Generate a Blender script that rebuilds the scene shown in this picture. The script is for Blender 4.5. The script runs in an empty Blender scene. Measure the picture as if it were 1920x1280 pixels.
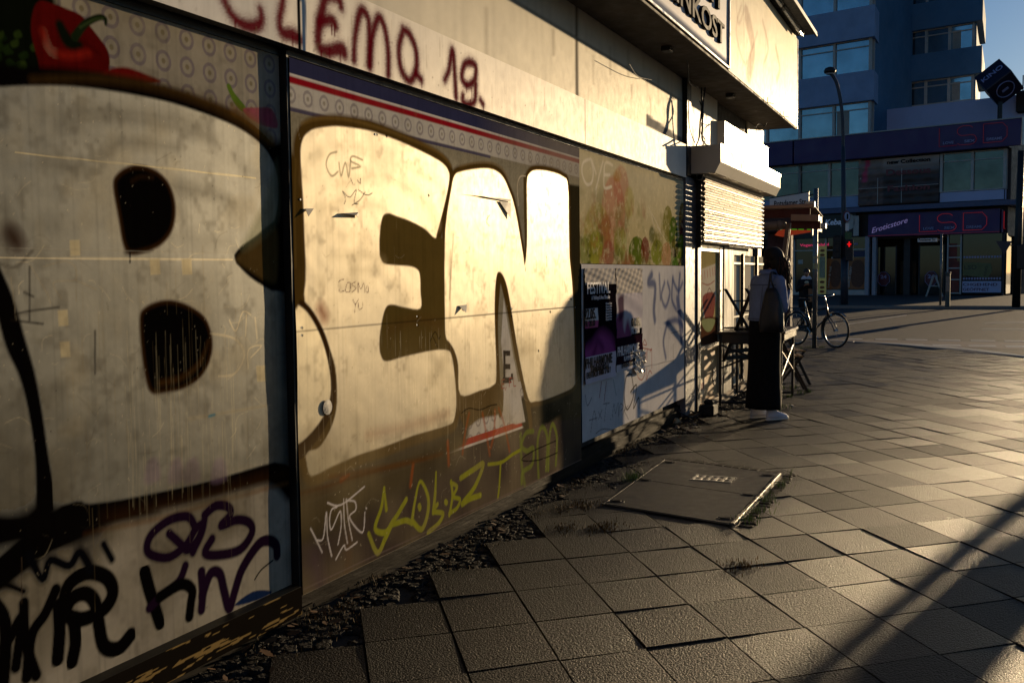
import bpy, math, random
import numpy as np
from mathutils import Vector, Matrix

# ---------------------------------------------------------------- camera
F, YAW, PITCH, ROLL, CH, CX = 1866.7, 24.6, 3.74, 0.6, 1.47, 2.6   # focal length in pixels of the 1920 px wide photograph
_y, _p, _r = map(math.radians, (YAW, PITCH, ROLL))
FWD = np.array([-math.sin(_y)*math.cos(_p), math.cos(_y)*math.cos(_p), -math.sin(_p)])
_rt = np.array([math.cos(_y), math.sin(_y), 0.0]); _up = np.cross(_rt, FWD)
RT = _rt*math.cos(_r)-_up*math.sin(_r); UP = _up*math.cos(_r)+_rt*math.sin(_r)
EYE = np.array([CX, 0.0, CH])
sc = bpy.context.scene
cd = bpy.data.cameras.new("camera"); cam = bpy.data.objects.new("camera", cd); sc.collection.objects.link(cam)
cd.lens = 35; cd.sensor_width = 36; cd.clip_end = 3000; cd.clip_start = 0.05
cam.matrix_world = Matrix(((RT[0], UP[0], -FWD[0], EYE[0]), (RT[1], UP[1], -FWD[1], EYE[1]), (RT[2], UP[2], -FWD[2], EYE[2]), (0, 0, 0, 1)))
sc.camera = cam

# ---------------------------------------------------------------- light
SUN_AZ, SUN_EL = 14.0, 6.2      # degrees right of +Y, degrees up
w = bpy.data.worlds.new("World"); sc.world = w; w.use_nodes = True
nt = w.node_tree; bg = nt.nodes["Background"]
sky = nt.nodes.new("ShaderNodeTexSky"); sky.sky_type = 'NISHITA'; sky.sun_disc = False
sky.sun_elevation = math.radians(SUN_EL); sky.sun_rotation = math.radians(SUN_AZ)
sky.air_density = 1.0; sky.dust_density = 0.35; sky.ozone_density = 4.5
nt.links.new(sky.outputs[0], bg.inputs[0]); bg.inputs[1].default_value = 0.095
sl = bpy.data.lights.new("sun", 'SUN'); so = bpy.data.objects.new("sun", sl); sc.collection.objects.link(so)
sl.energy = 4.5; sl.angle = math.radians(0.53); sl.color = (1.0, 0.74, 0.43)
_a, _e = math.radians(SUN_AZ), math.radians(SUN_EL)
SUND = Vector((math.sin(_a)*math.cos(_e), math.cos(_a)*math.cos(_e), math.sin(_e)))
so.rotation_euler = SUND.to_track_quat('Z', 'Y').to_euler()
so.location = (20, 60, 20)
sc.view_settings.view_transform = 'Standard'; sc.view_settings.look = 'None'
sc.view_settings.exposure = 0.05; sc.view_settings.gamma = 1.0
sc.cycles.max_bounces = 6; sc.cycles.use_denoising = True

# ---------------------------------------------------------------- measuring: where a sight line meets a real plane
def ray(px, py): return FWD + RT*((px-960)/F) - UP*((py-640)/F)
def on_x(px, py, X=0.0):
    v = ray(px, py); return EYE + v*((X-EYE[0])/v[0])
def on_y(px, py, Y):
    v = ray(px, py); return EYE + v*((Y-EYE[1])/v[1])
def on_z(px, py, Z=0.0):
    v = ray(px, py); return EYE + v*((Z-EYE[2])/v[2])

# ---------------------------------------------------------------- helpers
rng = random.Random(5); NP = np.random.RandomState(7)
def lin(c):
    return tuple((v/255/12.92 if v/255 <= 0.04045 else ((v/255+0.055)/1.055)**2.4) for v in c[:3])
def tag(o, label=None, cat=None, group=None, kind=None):
    if label: o["label"] = label
    if cat: o["category"] = cat
    if group: o["group"] = group
    if kind: o["kind"] = kind
    return o
def empty(name, loc=(0, 0, 0), rz=0.0, **k):
    o = bpy.data.objects.new(name, None); sc.collection.objects.link(o); o.location = loc; o.rotation_euler = (0, 0, rz)
    return tag(o, **k)
def link(me, name, m, parent=None):
    o = bpy.data.objects.new(name, me); sc.collection.objects.link(o)
    if m is not None:
        me.materials.clear(); me.materials.append(m)
    if parent is not None: o.parent = parent
    return o
def setp(b, k, v):
    if k in b.inputs: b.inputs[k].default_value = v
def mat(name, col, rough=0.6, metal=0.0, var=0.15, vs=6.0, bump=0.0, bs=60.0, attr=None, spec=0.5, emit=None, es=1.0, trans=0.0, lin_col=False, rvar=0.12, stretch=None, coat=0.0, flake=False):
    """procedural Principled material: base colour with large and fine noise, roughness noise, bump"""
    m = bpy.data.materials.new(name); m.use_nodes = True; n = m.node_tree; b = n.nodes["Principled BSDF"]; L = n.links
    c = col if lin_col else lin(col)
    tc = n.nodes.new("ShaderNodeTexCoord"); mp = n.nodes.new("ShaderNodeMapping"); L.new(tc.outputs["Object"], mp.inputs[0])
    if stretch: mp.inputs["Scale"].default_value = stretch
    n1 = n.nodes.new("ShaderNodeTexNoise"); n1.inputs["Scale"].default_value = vs; n1.inputs["Detail"].default_value = 8; n1.inputs["Roughness"].default_value = 0.65
    L.new(mp.outputs[0], n1.inputs["Vector"])
    mr = n.nodes.new("ShaderNodeMapRange"); mr.inputs[1].default_value = 0.25; mr.inputs[2].default_value = 0.75
    mr.inputs[3].default_value = 1-var; mr.inputs[4].default_value = 1+var; L.new(n1.outputs[0], mr.inputs[0])
    mx = n.nodes.new("ShaderNodeVectorMath"); mx.operation = 'SCALE'; L.new(mr.outputs[0], mx.inputs["Scale"])
    if attr:
        at = n.nodes.new("ShaderNodeAttribute"); at.attribute_name = attr; L.new(at.outputs["Color"], mx.inputs[0])
        if flake: L.new(at.outputs["Alpha"], b.inputs["Metallic"])
    else: mx.inputs[0].default_value = c[:3]
    L.new(mx.outputs[0], b.inputs["Base Color"])
    r = n.nodes.new("ShaderNodeMapRange"); r.inputs[1].default_value = 0.3; r.inputs[2].default_value = 0.7
    r.inputs[3].default_value = max(0.02, rough-rvar); r.inputs[4].default_value = min(1, rough+rvar)
    n2 = n.nodes.new("ShaderNodeTexNoise"); n2.inputs["Scale"].default_value = vs*2.3; n2.inputs["Detail"].default_value = 5; L.new(mp.outputs[0], n2.inputs["Vector"])
    L.new(n2.outputs[0], r.inputs[0]); L.new(r.outputs[0], b.inputs["Roughness"])
    (None if flake else setp(b, "Metallic", metal)); setp(b, "Specular IOR Level", spec); setp(b, "Transmission Weight", trans); setp(b, "Coat Weight", coat)
    if emit:
        setp(b, "Emission Color", (*lin(emit), 1)); setp(b, "Emission Strength", es)
    if bump:
        n3 = n.nodes.new("ShaderNodeTexNoise"); n3.inputs["Scale"].default_value = bs; n3.inputs["Detail"].default_value = 6
        L.new(mp.outputs[0], n3.inputs["Vector"]); bu = n.nodes.new("ShaderNodeBump"); bu.inputs["Strength"].default_value = bump; bu.inputs["Distance"].default_value = 0.01
        L.new(n3.outputs[0], bu.inputs["Height"]); L.new(bu.outputs[0], b.inputs["Normal"])
    return m

class MB:
    """collects shapes and builds ONE mesh object"""
    def __init__(s): s.v = []; s.f = []; s.c = None
    def add(s, vs, fs):
        k = len(s.v); s.v += [tuple(map(float, p)) for p in vs]; s.f += [tuple(k+i for i in f) for f in fs]; return s
    def obox(s, o, a, b, c, bev=0.0):
        """box from corner o with edge vectors a, b, c; bev trims its edges"""
        o, a, b, c = (np.array(q, float) for q in (o, a, b, c))
        if np.dot(np.cross(a, b), c) < 0: a, b = b, a
        if not bev:
            P = [o, o+a, o+a+b, o+b, o+c, o+a+c, o+a+b+c, o+b+c]
            return s.add(P, [(0, 3, 2, 1), (4, 5, 6, 7), (0, 1, 5, 4), (1, 2, 6, 5), (2, 3, 7, 6), (3, 0, 4, 7)])
        la, lb, lc = (np.linalg.norm(q) for q in (a, b, c)); e = min(bev, la/3, lb/3, lc/3)
        ua, ub, uc = a/la*e, b/lb*e, c/lc*e; P = []
        for k, (z, ins) in enumerate(((0*c+uc*0, 1), (uc, 0), (c-uc, 0), (c, 1))):
            i = ua+ub if ins else 0*ua
            A = a-2*ua if ins else a; B = b-2*ub if ins else b
            P += [o+z+i, o+z+i+A, o+z+i+A+B, o+z+i+B]
        fs = [(3, 2, 1, 0), (12, 13, 14, 15)]
        for k in range(3):
            for j in range(4): fs.append((k*4+j, k*4+(j+1) % 4, k*4+4+(j+1) % 4, k*4+4+j))
        return s.add(P, fs)
    def box(s, x0, x1, y0, y1, z0, z1, bev=0.0): return s.obox((x0, y0, z0), (x1-x0, 0, 0), (0, y1-y0, 0), (0, 0, z1-z0), bev)
    def tube(s, pts, r, n=8, cap=True):
        pts = [np.array(p, float) for p in pts]; rs = r if isinstance(r, (list, tuple)) else [r]*len(pts); V = []; Fc = []; prev = None
        for i, p in enumerate(pts):
            d = (pts[min(i+1, len(pts)-1)]-pts[max(i-1, 0)]); d = d/(np.linalg.norm(d)+1e-9)
            if prev is None: u = np.cross(d, (0, 0, 1) if abs(d[2]) < .9 else (1, 0, 0))
            else: u = prev-d*np.dot(prev, d)
            u = u/(np.linalg.norm(u)+1e-9); prev = u; q = np.cross(d, u)
            V += [p+(u*math.cos(t)+q*math.sin(t))*rs[i] for t in (2*math.pi*k/n for k in range(n))]
        for i in range(len(pts)-1):
            for k in range(n): Fc.append((i*n+k, i*n+(k+1) % n, (i+1)*n+(k+1) % n, (i+1)*n+k))
        if cap: Fc += [tuple(range(n))[::-1], tuple(range((len(pts)-1)*n, len(pts)*n))]
        return s.add(V, Fc)
    def prism(s, poly, d):
        """closed polygon (3-D points, one plane) pushed along d"""
        P = [np.array(p, float) for p in poly]; d = np.array(d, float); n = len(P)
        nn = sum((np.cross(P[i]-P[0], P[(i+1) % n]-P[0]) for i in range(n)), np.zeros(3))
        if np.dot(nn, d) < 0: P = P[::-1]
        return s.add(P+[p+d for p in P], [tuple(range(n))[::-1], tuple(range(n, 2*n))]+[(i, (i+1) % n, n+(i+1) % n, n+i) for i in range(n)])
    def torus(s, c, ax, R, r, n=32, m=8, a0=0.0, a1=2*math.pi, sx=1.0):
        c = np.array(c, float); ax = np.array(ax, float); ax /= np.linalg.norm(ax)
        u = np.cross(ax, (0, 0, 1) if abs(ax[2]) < .9 else (1, 0, 0)); u /= np.linalg.norm(u); v = np.cross(ax, u)
        full = a1-a0 > 6.28; N = n if full else n+1; V = []; Fc = []
        for i in range(N):
            t = a0+(a1-a0)*i/n; d = u*math.cos(t)*sx+v*math.sin(t)
            V += [c+d*R+(d*math.cos(q)+ax*math.sin(q))*r for q in (2*math.pi*k/m for k in range(m))]
        for i in range(n):
            for k in range(m): a = i*m; b = ((i+1) % N)*m; Fc.append((a+k, b+k, b+(k+1) % m, a+(k+1) % m))
        return s.add(V, Fc)
    def loft(s, rings, cap=True):
        n = len(rings[0]); V = [p for r in rings for p in r]; Fc = []
        for i in range(len(rings)-1):
            for k in range(n): Fc.append((i*n+k, i*n+(k+1) % n, (i+1)*n+(k+1) % n, (i+1)*n+k))
        if cap: Fc += [tuple(range(n))[::-1], tuple(range((len(rings)-1)*n, len(rings)*n))]
        return s.add(V, Fc)
    def ball(s, c, r, n=12, m=8, sq=(1, 1, 1)):
        rings = []
        for i in range(1, m):
            t = math.pi*i/m; rings.append([(c[0]+r*sq[0]*math.sin(t)*math.cos(2*math.pi*k/n), c[1]+r*sq[1]*math.sin(t)*math.sin(2*math.pi*k/n), c[2]-r*sq[2]*math.cos(t)) for k in range(n)])
        return s.loft(rings)
    def build(s, name, m, parent=None, smooth=False):
        me = bpy.data.meshes.new(name); me.from_pydata(s.v, [], s.f); me.update()
        if smooth: me.polygons.foreach_set("use_smooth", [True]*len(me.polygons))
        return link(me, name, m, parent)

def text(name, body, o, ax, up, h, depth, m, parent=None, width=None, bold=0.0, shear=0.0, align='LEFT', hcap=True):
    """real lettering: body written from point o along ax, letters h tall along up, raised by depth"""
    cu = bpy.data.curves.new("t", 'FONT'); cu.body = body; cu.size = 1; cu.extrude = 0.5; cu.offset = bold; cu.shear = shear; cu.align_x = align; cu.resolution_u = 3
    to = bpy.data.objects.new("t", cu); sc.collection.objects.link(to)
    dg = bpy.context.evaluated_depsgraph_get(); me = bpy.data.meshes.new_from_object(to.evaluated_get(dg))
    sc.collection.objects.unlink(to); bpy.data.objects.remove(to)
    co = np.zeros(len(me.vertices)*3); me.vertices.foreach_get("co", co); co = co.reshape(-1, 3)
    ax = np.array(ax, float); ax /= np.linalg.norm(ax); up = np.array(up, float); up /= np.linalg.norm(up); nn = np.cross(ax, up)
    s = h/0.7; wd = co[:, 0].max()-co[:, 0].min(); sx = s if width is None else width/wd
    x0 = co[:, 0].min() if align == 'LEFT' else 0
    W = np.array(o, float)+np.outer((co[:, 0]-x0)*sx, ax)+np.outer(co[:, 1]*s, up)+np.outer((co[:, 2]+0.5)*depth, nn)
    me.vertices.foreach_set("co", W.ravel()); me.update()
    return link(me, name, m, parent)

# ---------------------------------------------------------------- painted sheets (real paint colours on a dense grid of vertices)
def vnoise(shape, cell, seed=0):
    r = np.random.RandomState(seed); cy, cx = max(0.5, cell[0]), max(0.5, cell[1])
    gy, gx = int(shape[0]/cy)+3, int(shape[1]/cx)+3; g = r.rand(gy, gx)
    y = np.arange(shape[0])/cy; x = np.arange(shape[1])/cx; yi = y.astype(int); xi = x.astype(int)
    fy = y-yi; fx = x-xi; fy = (fy*fy*(3-2*fy))[:, None]; fx = (fx*fx*(3-2*fx))[None, :]
    a = g[yi][:, xi]; b = g[yi][:, xi+1]; c = g[yi+1][:, xi]; d = g[yi+1][:, xi+1]
    return (a*(1-fx)+b*fx)*(1-fy)+(c*(1-fx)+d*fx)*fy
def smooth_pts(P, k=5, closed=False):
    P = [np.array(p, float) for p in P]; n = len(P); out = []
    if n < 3: return np.array(P)
    rngi = range(n if closed else n-1)
    for i in rngi:
        p0 = P[i-1] if (closed or i > 0) else P[0]; p1 = P[i]; p2 = P[(i+1) % n]; p3 = P[(i+2) % n] if (closed or i+2 < n) else P[-1]
        for j in range(k):
            t = j/k; out.append(0.5*((2*p1)+(-p0+p2)*t+(2*p0-5*p1+4*p2-p3)*t*t+(-p0+3*p1-3*p2+p3)*t**3))
    if not closed: out.append(P[-1])
    return np.array(out)
METAL = {}     # paints with metal flake in them, and how much
class Sheet:
    """a painted upright sheet in the plane x = X; shapes are given in photograph pixels and measured onto the sheet"""
    def __init__(s, X, y0, y1, z0, z1, dy, dz, base, flat=None):
        s.X, s.y0, s.y1, s.z0, s.z1 = X, y0, y1, z0, z1
        s.ny, s.nz = int((y1-y0)/dy)+1, int((z1-z0)/dz)+1
        s.Y = np.linspace(y0, y1, s.ny)[None, :].repeat(s.nz, 0); s.Z = np.linspace(z0, z1, s.nz)[:, None].repeat(s.ny, 1)
        s.C = np.ones((s.nz, s.ny, 3))*np.array(lin(base)); s.px = True; s.wk = 1.0; s.G = np.full((s.nz, s.ny), 0.0)
        s.dy = (y1-y0)/(s.ny-1); s.dz = (z1-z0)/(s.nz-1)
    def pt(s, p):
        if not s.px: return np.array(p[:2], float)
        q = on_x(p[0], p[1], s.X); return q[1:]
    def sc_(s, p):
        if not s.px: return 1.0
        a = on_x(p[0], p[1], s.X); b = on_x(p[0], p[1]+1, s.X); return abs(a[2]-b[2])
    def win(s, a0, a1, b0, b1):
        i0 = max(0, int((a0-s.y0)/s.dy)); i1 = min(s.ny, int((a1-s.y0)/s.dy)+2); j0 = max(0, int((b0-s.z0)/s.dz)); j1 = min(s.nz, int((b1-s.z0)/s.dz)+2)
        return (slice(j0, j1), slice(i0, i1)) if i1 > i0 and j1 > j0 else None
    def over(s, sl, m, col):
        c = np.array(lin(col)); m = np.clip(m, 0, 1); s.G[sl] = s.G[sl]*(1-m)+m*METAL.get(tuple(col), 0.0); m = m[..., None]; s.C[sl] = s.C[sl]*(1-m)+c*m
    def sd_line(s, Q, Wd, pad):
        a0, a1 = Q[:, 0].min()-pad, Q[:, 0].max()+pad; b0, b1 = Q[:, 1].min()-pad, Q[:, 1].max()+pad
        sl = s.win(a0, a1, b0, b1)
        if sl is None: return None, None
        D = np.full(s.Y[sl].shape, 9.0)
        for i in range(len(Q)-1):
            p, q = Q[i], Q[i+1]; r0, r1 = Wd[i], Wd[i+1]; pp = max(r0, r1)+pad
            ss = s.win(min(p[0], q[0])-pp, max(p[0], q[0])+pp, min(p[1], q[1])-pp, max(p[1], q[1])+pp)
            if ss is None: continue
            ss = (slice(max(ss[0].start, sl[0].start), min(ss[0].stop, sl[0].stop)), slice(max(ss[1].start, sl[1].start), min(ss[1].stop, sl[1].stop)))
            if ss[0].stop <= ss[0].start or ss[1].stop <= ss[1].start: continue
            Y, Z = s.Y[ss], s.Z[ss]; d = q-p; t = np.clip(((Y-p[0])*d[0]+(Z-p[1])*d[1])/(d@d+1e-12), 0, 1)
            dist = np.hypot(Y-p[0]-d[0]*t, Z-p[1]-d[1]*t)-(r0+(r1-r0)*t)
            os = (slice(ss[0].start-sl[0].start, ss[0].stop-sl[0].start), slice(ss[1].start-sl[1].start, ss[1].stop-sl[1].start))
            D[os] = np.minimum(D[os], dist)
        return sl, D
    def stroke(s, pts, wd, col, soft=0.004, a=1.0, k=5, halo=0.0, curve=True):
        """spray or marker line, wd = width in pixels (or list)"""
        ws = wd if isinstance(wd, (list, tuple)) else [wd]*len(pts)
        A = [np.append(s.pt(p), s.wk*w_*s.sc_(p)/2) for p, w_ in zip(pts, ws)]
        A = smooth_pts(A, k) if curve and len(A) > 2 else np.array(A)
        if len(A) == 1: A = np.array([A[0], A[0]+1e-4])
        sl, D = s.sd_line(A[:, :2], A[:, 2], 0.004+soft*3+halo)
        if sl is None: return
        if halo: s.over(sl, 0.5*a*np.clip(1-D/halo, 0, 1)**2*(0.55+0.9*NP.rand(*D.shape)), col)
        s.over(sl, a*np.clip(0.5-D/(2*max(soft, 1e-4)), 0, 1), col)
    def sd_poly(s, P, pad):
        a0, a1 = P[:, 0].min()-pad, P[:, 0].max()+pad; b0, b1 = P[:, 1].min()-pad, P[:, 1].max()+pad
        sl = s.win(a0, a1, b0, b1)
        if sl is None: return None, None
        Y, Z = s.Y[sl], s.Z[sl]; D = np.full(Y.shape, 9.0); ins = np.zeros(Y.shape, bool); n = len(P)
        for i in range(n):
            p, q = P[i], P[(i+1) % n]; d = q-p; t = np.clip(((Y-p[0])*d[0]+(Z-p[1])*d[1])/(d@d+1e-12), 0, 1)
            D = np.minimum(D, np.hypot(Y-p[0]-d[0]*t, Z-p[1]-d[1]*t))
            if p[1] != q[1]:
                c = ((p[1] > Z) != (q[1] > Z)) & (Y < (q[0]-p[0])*(Z-p[1])/(q[1]-p[1])+p[0]); ins ^= c
        return sl, np.where(ins, -D, D)
    def poly(s, pts, col, soft=0.004, a=1.0, grow=0.0, round_=True, k=4, fade=None, edge=None):
        Q = np.array([s.pt(p) for p in pts]); Q = smooth_pts(Q, k, True) if round_ else Q
        sl, D = s.sd_poly(Q, grow+soft*3+0.01)
        if sl is None: return
        D = D-grow; m = a*np.clip(0.5-D/(2*soft), 0, 1)
        if fade is not None: m = m*fade(s.Y[sl], s.Z[sl])
        s.over(sl, m, col)
        if edge: # a lighter, dusty rim just inside
            s.over(sl, a*0.6*np.exp(-((D+edge[0])/edge[1])**2)*(0.5+NP.rand(*D.shape)*0.8), edge[2])
        return sl, D
    def band(s, z0, z1, col, a=1.0, y0=-99, y1=99, soft=0.002):
        m = np.clip((s.Z-z0)/soft+.5, 0, 1)*np.clip((z1-s.Z)/soft+.5, 0, 1)*((s.Y >= y0) & (s.Y <= y1)); s.over(np.s_[:], a*m, col)
    def rings(s, z0, z1, y0, y1, cy, cz, py=0.12, pz=0.1, rows=None, c1=(112, 102, 112), c2=(110, 100, 74), a=0.75, ro=0.036, hole=0.010):
        u = (s.Y-cy)/py; v = (s.Z-cz)/pz; D = np.hypot((u-np.round(u))*py, (v-np.round(v))*pz)
        ok = (s.Z > z0) & (s.Z < z1) & (s.Y > y0) & (s.Y < y1)
        s.over(np.s_[:], ok*a*np.clip((.0065-np.abs(D-ro+.004))/.003+.5, 0, 1), c1); s.over(np.s_[:], ok*a*np.clip((hole-D)/.004+.5, 0, 1), c2)
    def grime(s, amt=0.1, seed=1, streak=0.0):
        n = vnoise(s.Y.shape, (0.25/s.dz, 0.25/s.dy), seed)*.5+vnoise(s.Y.shape, (0.06/s.dz, 0.06/s.dy), seed+1)*.3+vnoise(s.Y.shape, (0.015/s.dz, 0.015/s.dy), seed+2)*.2
        s.C *= (1-amt+2*amt*n)[..., None]
        if streak:
            st = vnoise(s.Y.shape, (0.5/s.dz, 0.012/s.dy), seed+3); s.C *= (1-streak*np.clip(st-.55, 0, 1)*2)[..., None]
    def speck(s, n, col, box_, r=(0.001, 0.004), a=0.8, seed=3, tall=1.0):
        q = np.random.RandomState(seed)
        for _ in range(n):
            y = q.uniform(box_[0], box_[1]); z = q.uniform(box_[2], box_[3]); rr = q.uniform(*r); l = rr*q.uniform(0, 4)*tall; t = q.uniform(-1, 1) if tall < 3 else q.uniform(-.05, .05)
            sl, D = s.sd_line(np.array([[y, z], [y+l*t+1e-4, z-l]]), [rr, rr*.6], 0.004)
            if sl is not None: s.over(sl, a*q.uniform(.3, 1)*np.clip(.5-D/.003, 0, 1), col)
    def drips(s, n, col, box_, ln=(0.1, 0.4), r=0.0015, a=0.5, seed=4):
        q = np.random.RandomState(seed)
        for _ in range(n):
            y = q.uniform(box_[0], box_[1]); z = q.uniform(box_[2], box_[3]); l = q.uniform(*ln); Q = [[y, z]]
            for k in range(5): Q.append([Q[-1][0]+q.normal(0, .0012), Q[-1][1]-l/5])
            sl, D = s.sd_line(np.array(Q), [r]*6, 0.004)
            if sl is not None: s.over(sl, a*q.uniform(.3, 1)*np.clip(.5-D/.003, 0, 1), col)
    def scuffs(s, n, box_, seed=1, cols=((206, 194, 162), (70, 60, 42)), ln=(.02, .12)):
        q = np.random.RandomState(seed); px, s.px = s.px, False
        for _ in range(n):
            y, z = q.uniform(box_[0], box_[1]), q.uniform(box_[2], box_[3]); a = q.uniform(-.9, .9) if q.rand() < .7 else q.uniform(0, 3.14); L_ = q.uniform(*ln); c = q.uniform(-.3, .3)*L_
            s.stroke([(y, z), (y+math.cos(a)*L_*.5-math.sin(a)*c, z+math.sin(a)*L_*.5+math.cos(a)*c), (y+math.cos(a)*L_, z+math.sin(a)*L_)], q.uniform(.001, .0026), cols[0] if q.rand() < .6 else cols[1], .002, q.uniform(.1, .38))
        s.px = px
    def mottle(s, col, amt, lo, cell, seed, mask=None):
        n = vnoise(s.Y.shape, (cell/s.dz, cell/s.dy), seed)*.6+vnoise(s.Y.shape, (cell*.3/s.dz, cell*.3/s.dy), seed+1)*.4
        m = amt*np.clip((n-lo)/.28, 0, 1); s.over(np.s_[:], m if mask is None else m*mask, col)
    def build(s, name, m, parent, wave=0.0015, thick=0.03, seed=9):
        me = bpy.data.meshes.new(name); nv = s.ny*s.nz
        W = s.X+wave*(vnoise(s.Y.shape, (0.35/s.dz, 0.5/s.dy), seed)-.5)*2+wave*.25*(vnoise(s.Y.shape, (0.06/s.dz, 0.08/s.dy), seed+5)-.5)
        co = np.stack([W, s.Y, s.Z], -1).reshape(-1, 3); x0 = s.X-thick; x1 = s.X-wave-0.001
        bx = np.array([[x, y, z] for x in (x0, x1) for y in (s.y0, s.y1) for z in (s.z0, s.z1)])
        co = np.vstack([co, bx])
        j, i = np.meshgrid(np.arange(s.nz-1), np.arange(s.ny-1), indexing='ij'); a = (j*s.ny+i).ravel()
        q = np.stack([a, a+1, a+s.ny+1, a+s.ny], 1); k = nv
        q = np.vstack([q, np.array([[0, 1, 3, 2], [4, 6, 7, 5], [0, 4, 5, 1], [2, 3, 7, 6], [0, 2, 6, 4], [1, 5, 7, 3]])+k])
        me.vertices.add(len(co)); me.vertices.foreach_set("co", co.ravel()); me.loops.add(q.size); me.loops.foreach_set("vertex_index", q.ravel().astype(np.int32))
        me.polygons.add(len(q)); me.polygons.foreach_set("loop_start", np.arange(len(q), dtype=np.int32)*4); me.polygons.foreach_set("use_smooth", np.array([True]*(len(q)-6)+[False]*6)); me.update(calc_edges=True)
        at = me.color_attributes.new("paint", 'FLOAT_COLOR', 'POINT'); cc = np.ones((len(co), 4)); cc[:nv, :3] = np.clip(s.C, 0.002, .9).reshape(-1, 3); cc[:nv, 3] = s.G.ravel(); cc[nv:, :3] = .03
        at.data.foreach_set("color", cc.ravel())
        return link(me, name, m, parent)
# ---------------------------------------------------------------- materials
M = {}
M['paint'] = mat('painted_sheet', (200, 200, 200), rough=0.47, rvar=.03, var=0.05, vs=9, attr='paint', bump=0.015, bs=160, spec=0.0, flake=True)
M['paintflat'] = mat('painted_fascia', (200, 200, 200), rough=0.5, rvar=.03, var=0.05, vs=7, attr='paint', bump=0.04, bs=120, spec=0.0, flake=True)
M['poster'] = mat('printed_paper', (200, 200, 200), rough=0.5, var=0.05, vs=12, attr='paint', spec=0.0)
M['cream'] = mat('cream_sheet_metal', (205, 196, 178), rough=0.5, var=0.06, vs=3, bump=0.03, bs=30, spec=.08)
M['grey'] = mat('grey_sheet_metal', (165, 163, 158), rough=0.5, var=0.07, vs=3, bump=0.03, bs=25, spec=.08)
M['black'] = mat('black_metal', (18, 17, 17), rough=0.5, var=0.3)
M['dark'] = mat('dark_interior', (30, 27, 25), rough=0.8, var=0.3)
M['soffit'] = mat('soffit_board', (62, 52, 42), rough=0.75, var=0.35, vs=4, bump=0.2)
M['alu'] = mat('aluminium', (170, 168, 165), rough=0.35, metal=0.85, var=0.08)
M['steel'] = mat('galvanised_steel', (120, 122, 125), rough=0.45, metal=0.7, var=0.2, vs=14)
M['wood'] = mat('weathered_wood', (110, 86, 62), rough=0.75, var=0.4, vs=7, bump=0.5, bs=30, stretch=(1, .15, 1))
M['postgrey'] = mat('grey_painted_post', (105, 106, 112), rough=0.5, var=0.2, vs=8)
M['white'] = mat('white_board', (215, 208, 196), rough=0.5, var=0.08, vs=4)
M['glass'] = mat('window_glass', (150, 150, 140), rough=0.08, var=0.0, trans=0.85, spec=0.5, rvar=0.03)
M['darkglass'] = mat('dark_window_glass', (16, 19, 22), rough=0.06, var=0.2, spec=0.8, rvar=0.03)
M['rubber'] = mat('black_rubber', (14, 14, 14), rough=0.7, var=0.2)
M['cable'] = mat('black_cable', (12, 12, 12), rough=0.6)
M['tube'] = mat('fluorescent_tube_glass', (215, 220, 225), rough=0.25)
M['letter'] = mat('black_sign_letters', (20, 18, 26), rough=.6, var=.1, spec=.04)
M['slat'] = mat('roller_slats', (132, 116, 94), rough=0.33, metal=0.35, var=0.1, vs=10)

# ---------------------------------------------------------------- the kiosk
kiosk = empty('kiosk', (0, 6, 0), label='long street kiosk with shuttered graffiti covered front, cream fascia and sign box', cat='kiosk')
def K(o):
    o.parent = kiosk; o.matrix_parent_inverse = kiosk.matrix_world.inverted(); o.location = Vector((0, 0, 0)); return o
KI = Matrix.Translation((0, -6, 0))
def kp(o):      # keep world coordinates under the kiosk's empty
    o.parent = kiosk; o.matrix_parent_inverse = KI; return o
def kb(mb, name, m, parent=None, smooth=False):
    o = mb.build(name, m, None, smooth)
    if parent is None: return kp(o)
    o.parent = parent; return o

b = MB(); b.box(-3.2, -0.10, -3.0, 14.2, 0.02, 3.42); b.box(-0.10, -0.02, 9.9, 14.2, 2.0, 3.42); kb(b, 'wall', M['dark'])
b = MB(); b.box(-3.6, 0.46, -3.2, 13.88, 4.585, 4.63, .01); b.box(-3.4, 0.0, -3.1, 13.9, 3.44, 4.58); kb(b, 'roof', M['black'])

# ---- panel one: the big B
BLK = (9, 7, 6); BRN = (74, 52, 22); SIL = (108, 108, 103); METAL[SIL] = .8
s = Sheet(-0.04, 1.75, 3.45, 0.15, 2.425, 0.0042, 0.0042, (152, 145, 130))
s.rings(1.6, 2.5, 1.0, 4.0, 2.667, 2.354)
# vegetables printed on the panel
s.poly([(-120, -60), (60, -50), (110, 20), (75, 70), (90, 140), (60, 180), (-120, 190)], (12, 16, 8), .02)
for i in range(40):
    x = rng.uniform(-60, 85); y = rng.uniform(60, 140); s.poly([(x, y), (x+rng.uniform(8, 16), y-6), (x+rng.uniform(10, 20), y+6), (x+4, y+10)], rng.choice([(28, 44, 16), (20, 34, 12), (44, 60, 22)]), .004, .8)
s.poly([(62, 20), (75, 2), (100, 8), (118, 14), (150, 28), (165, 45), (185, 70), (202, 95), (205, 125), (190, 150), (90, 155), (70, 110), (58, 60)], (84, 12, 10), .004)
s.stroke([(80, 60), (95, 95), (130, 105), (165, 100)], 10, (165, 40, 26), .016, .6); s.stroke([(120, 60), (150, 75), (185, 100)], [4, 10, 4], (60, 6, 6), .01, .6)
s.stroke([(112, 48), (128, 78), (150, 84)], [20, 26, 12], (16, 22, 12), .008); s.stroke([(140, 70), (160, 45), (185, 33), (197, 36), (198, 46)], [18, 15, 12, 10, 6], (26, 38, 20), .004)
s.stroke([(150, 52), (175, 38), (192, 35)], 3, (74, 92, 52), .006, .6)
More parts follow.
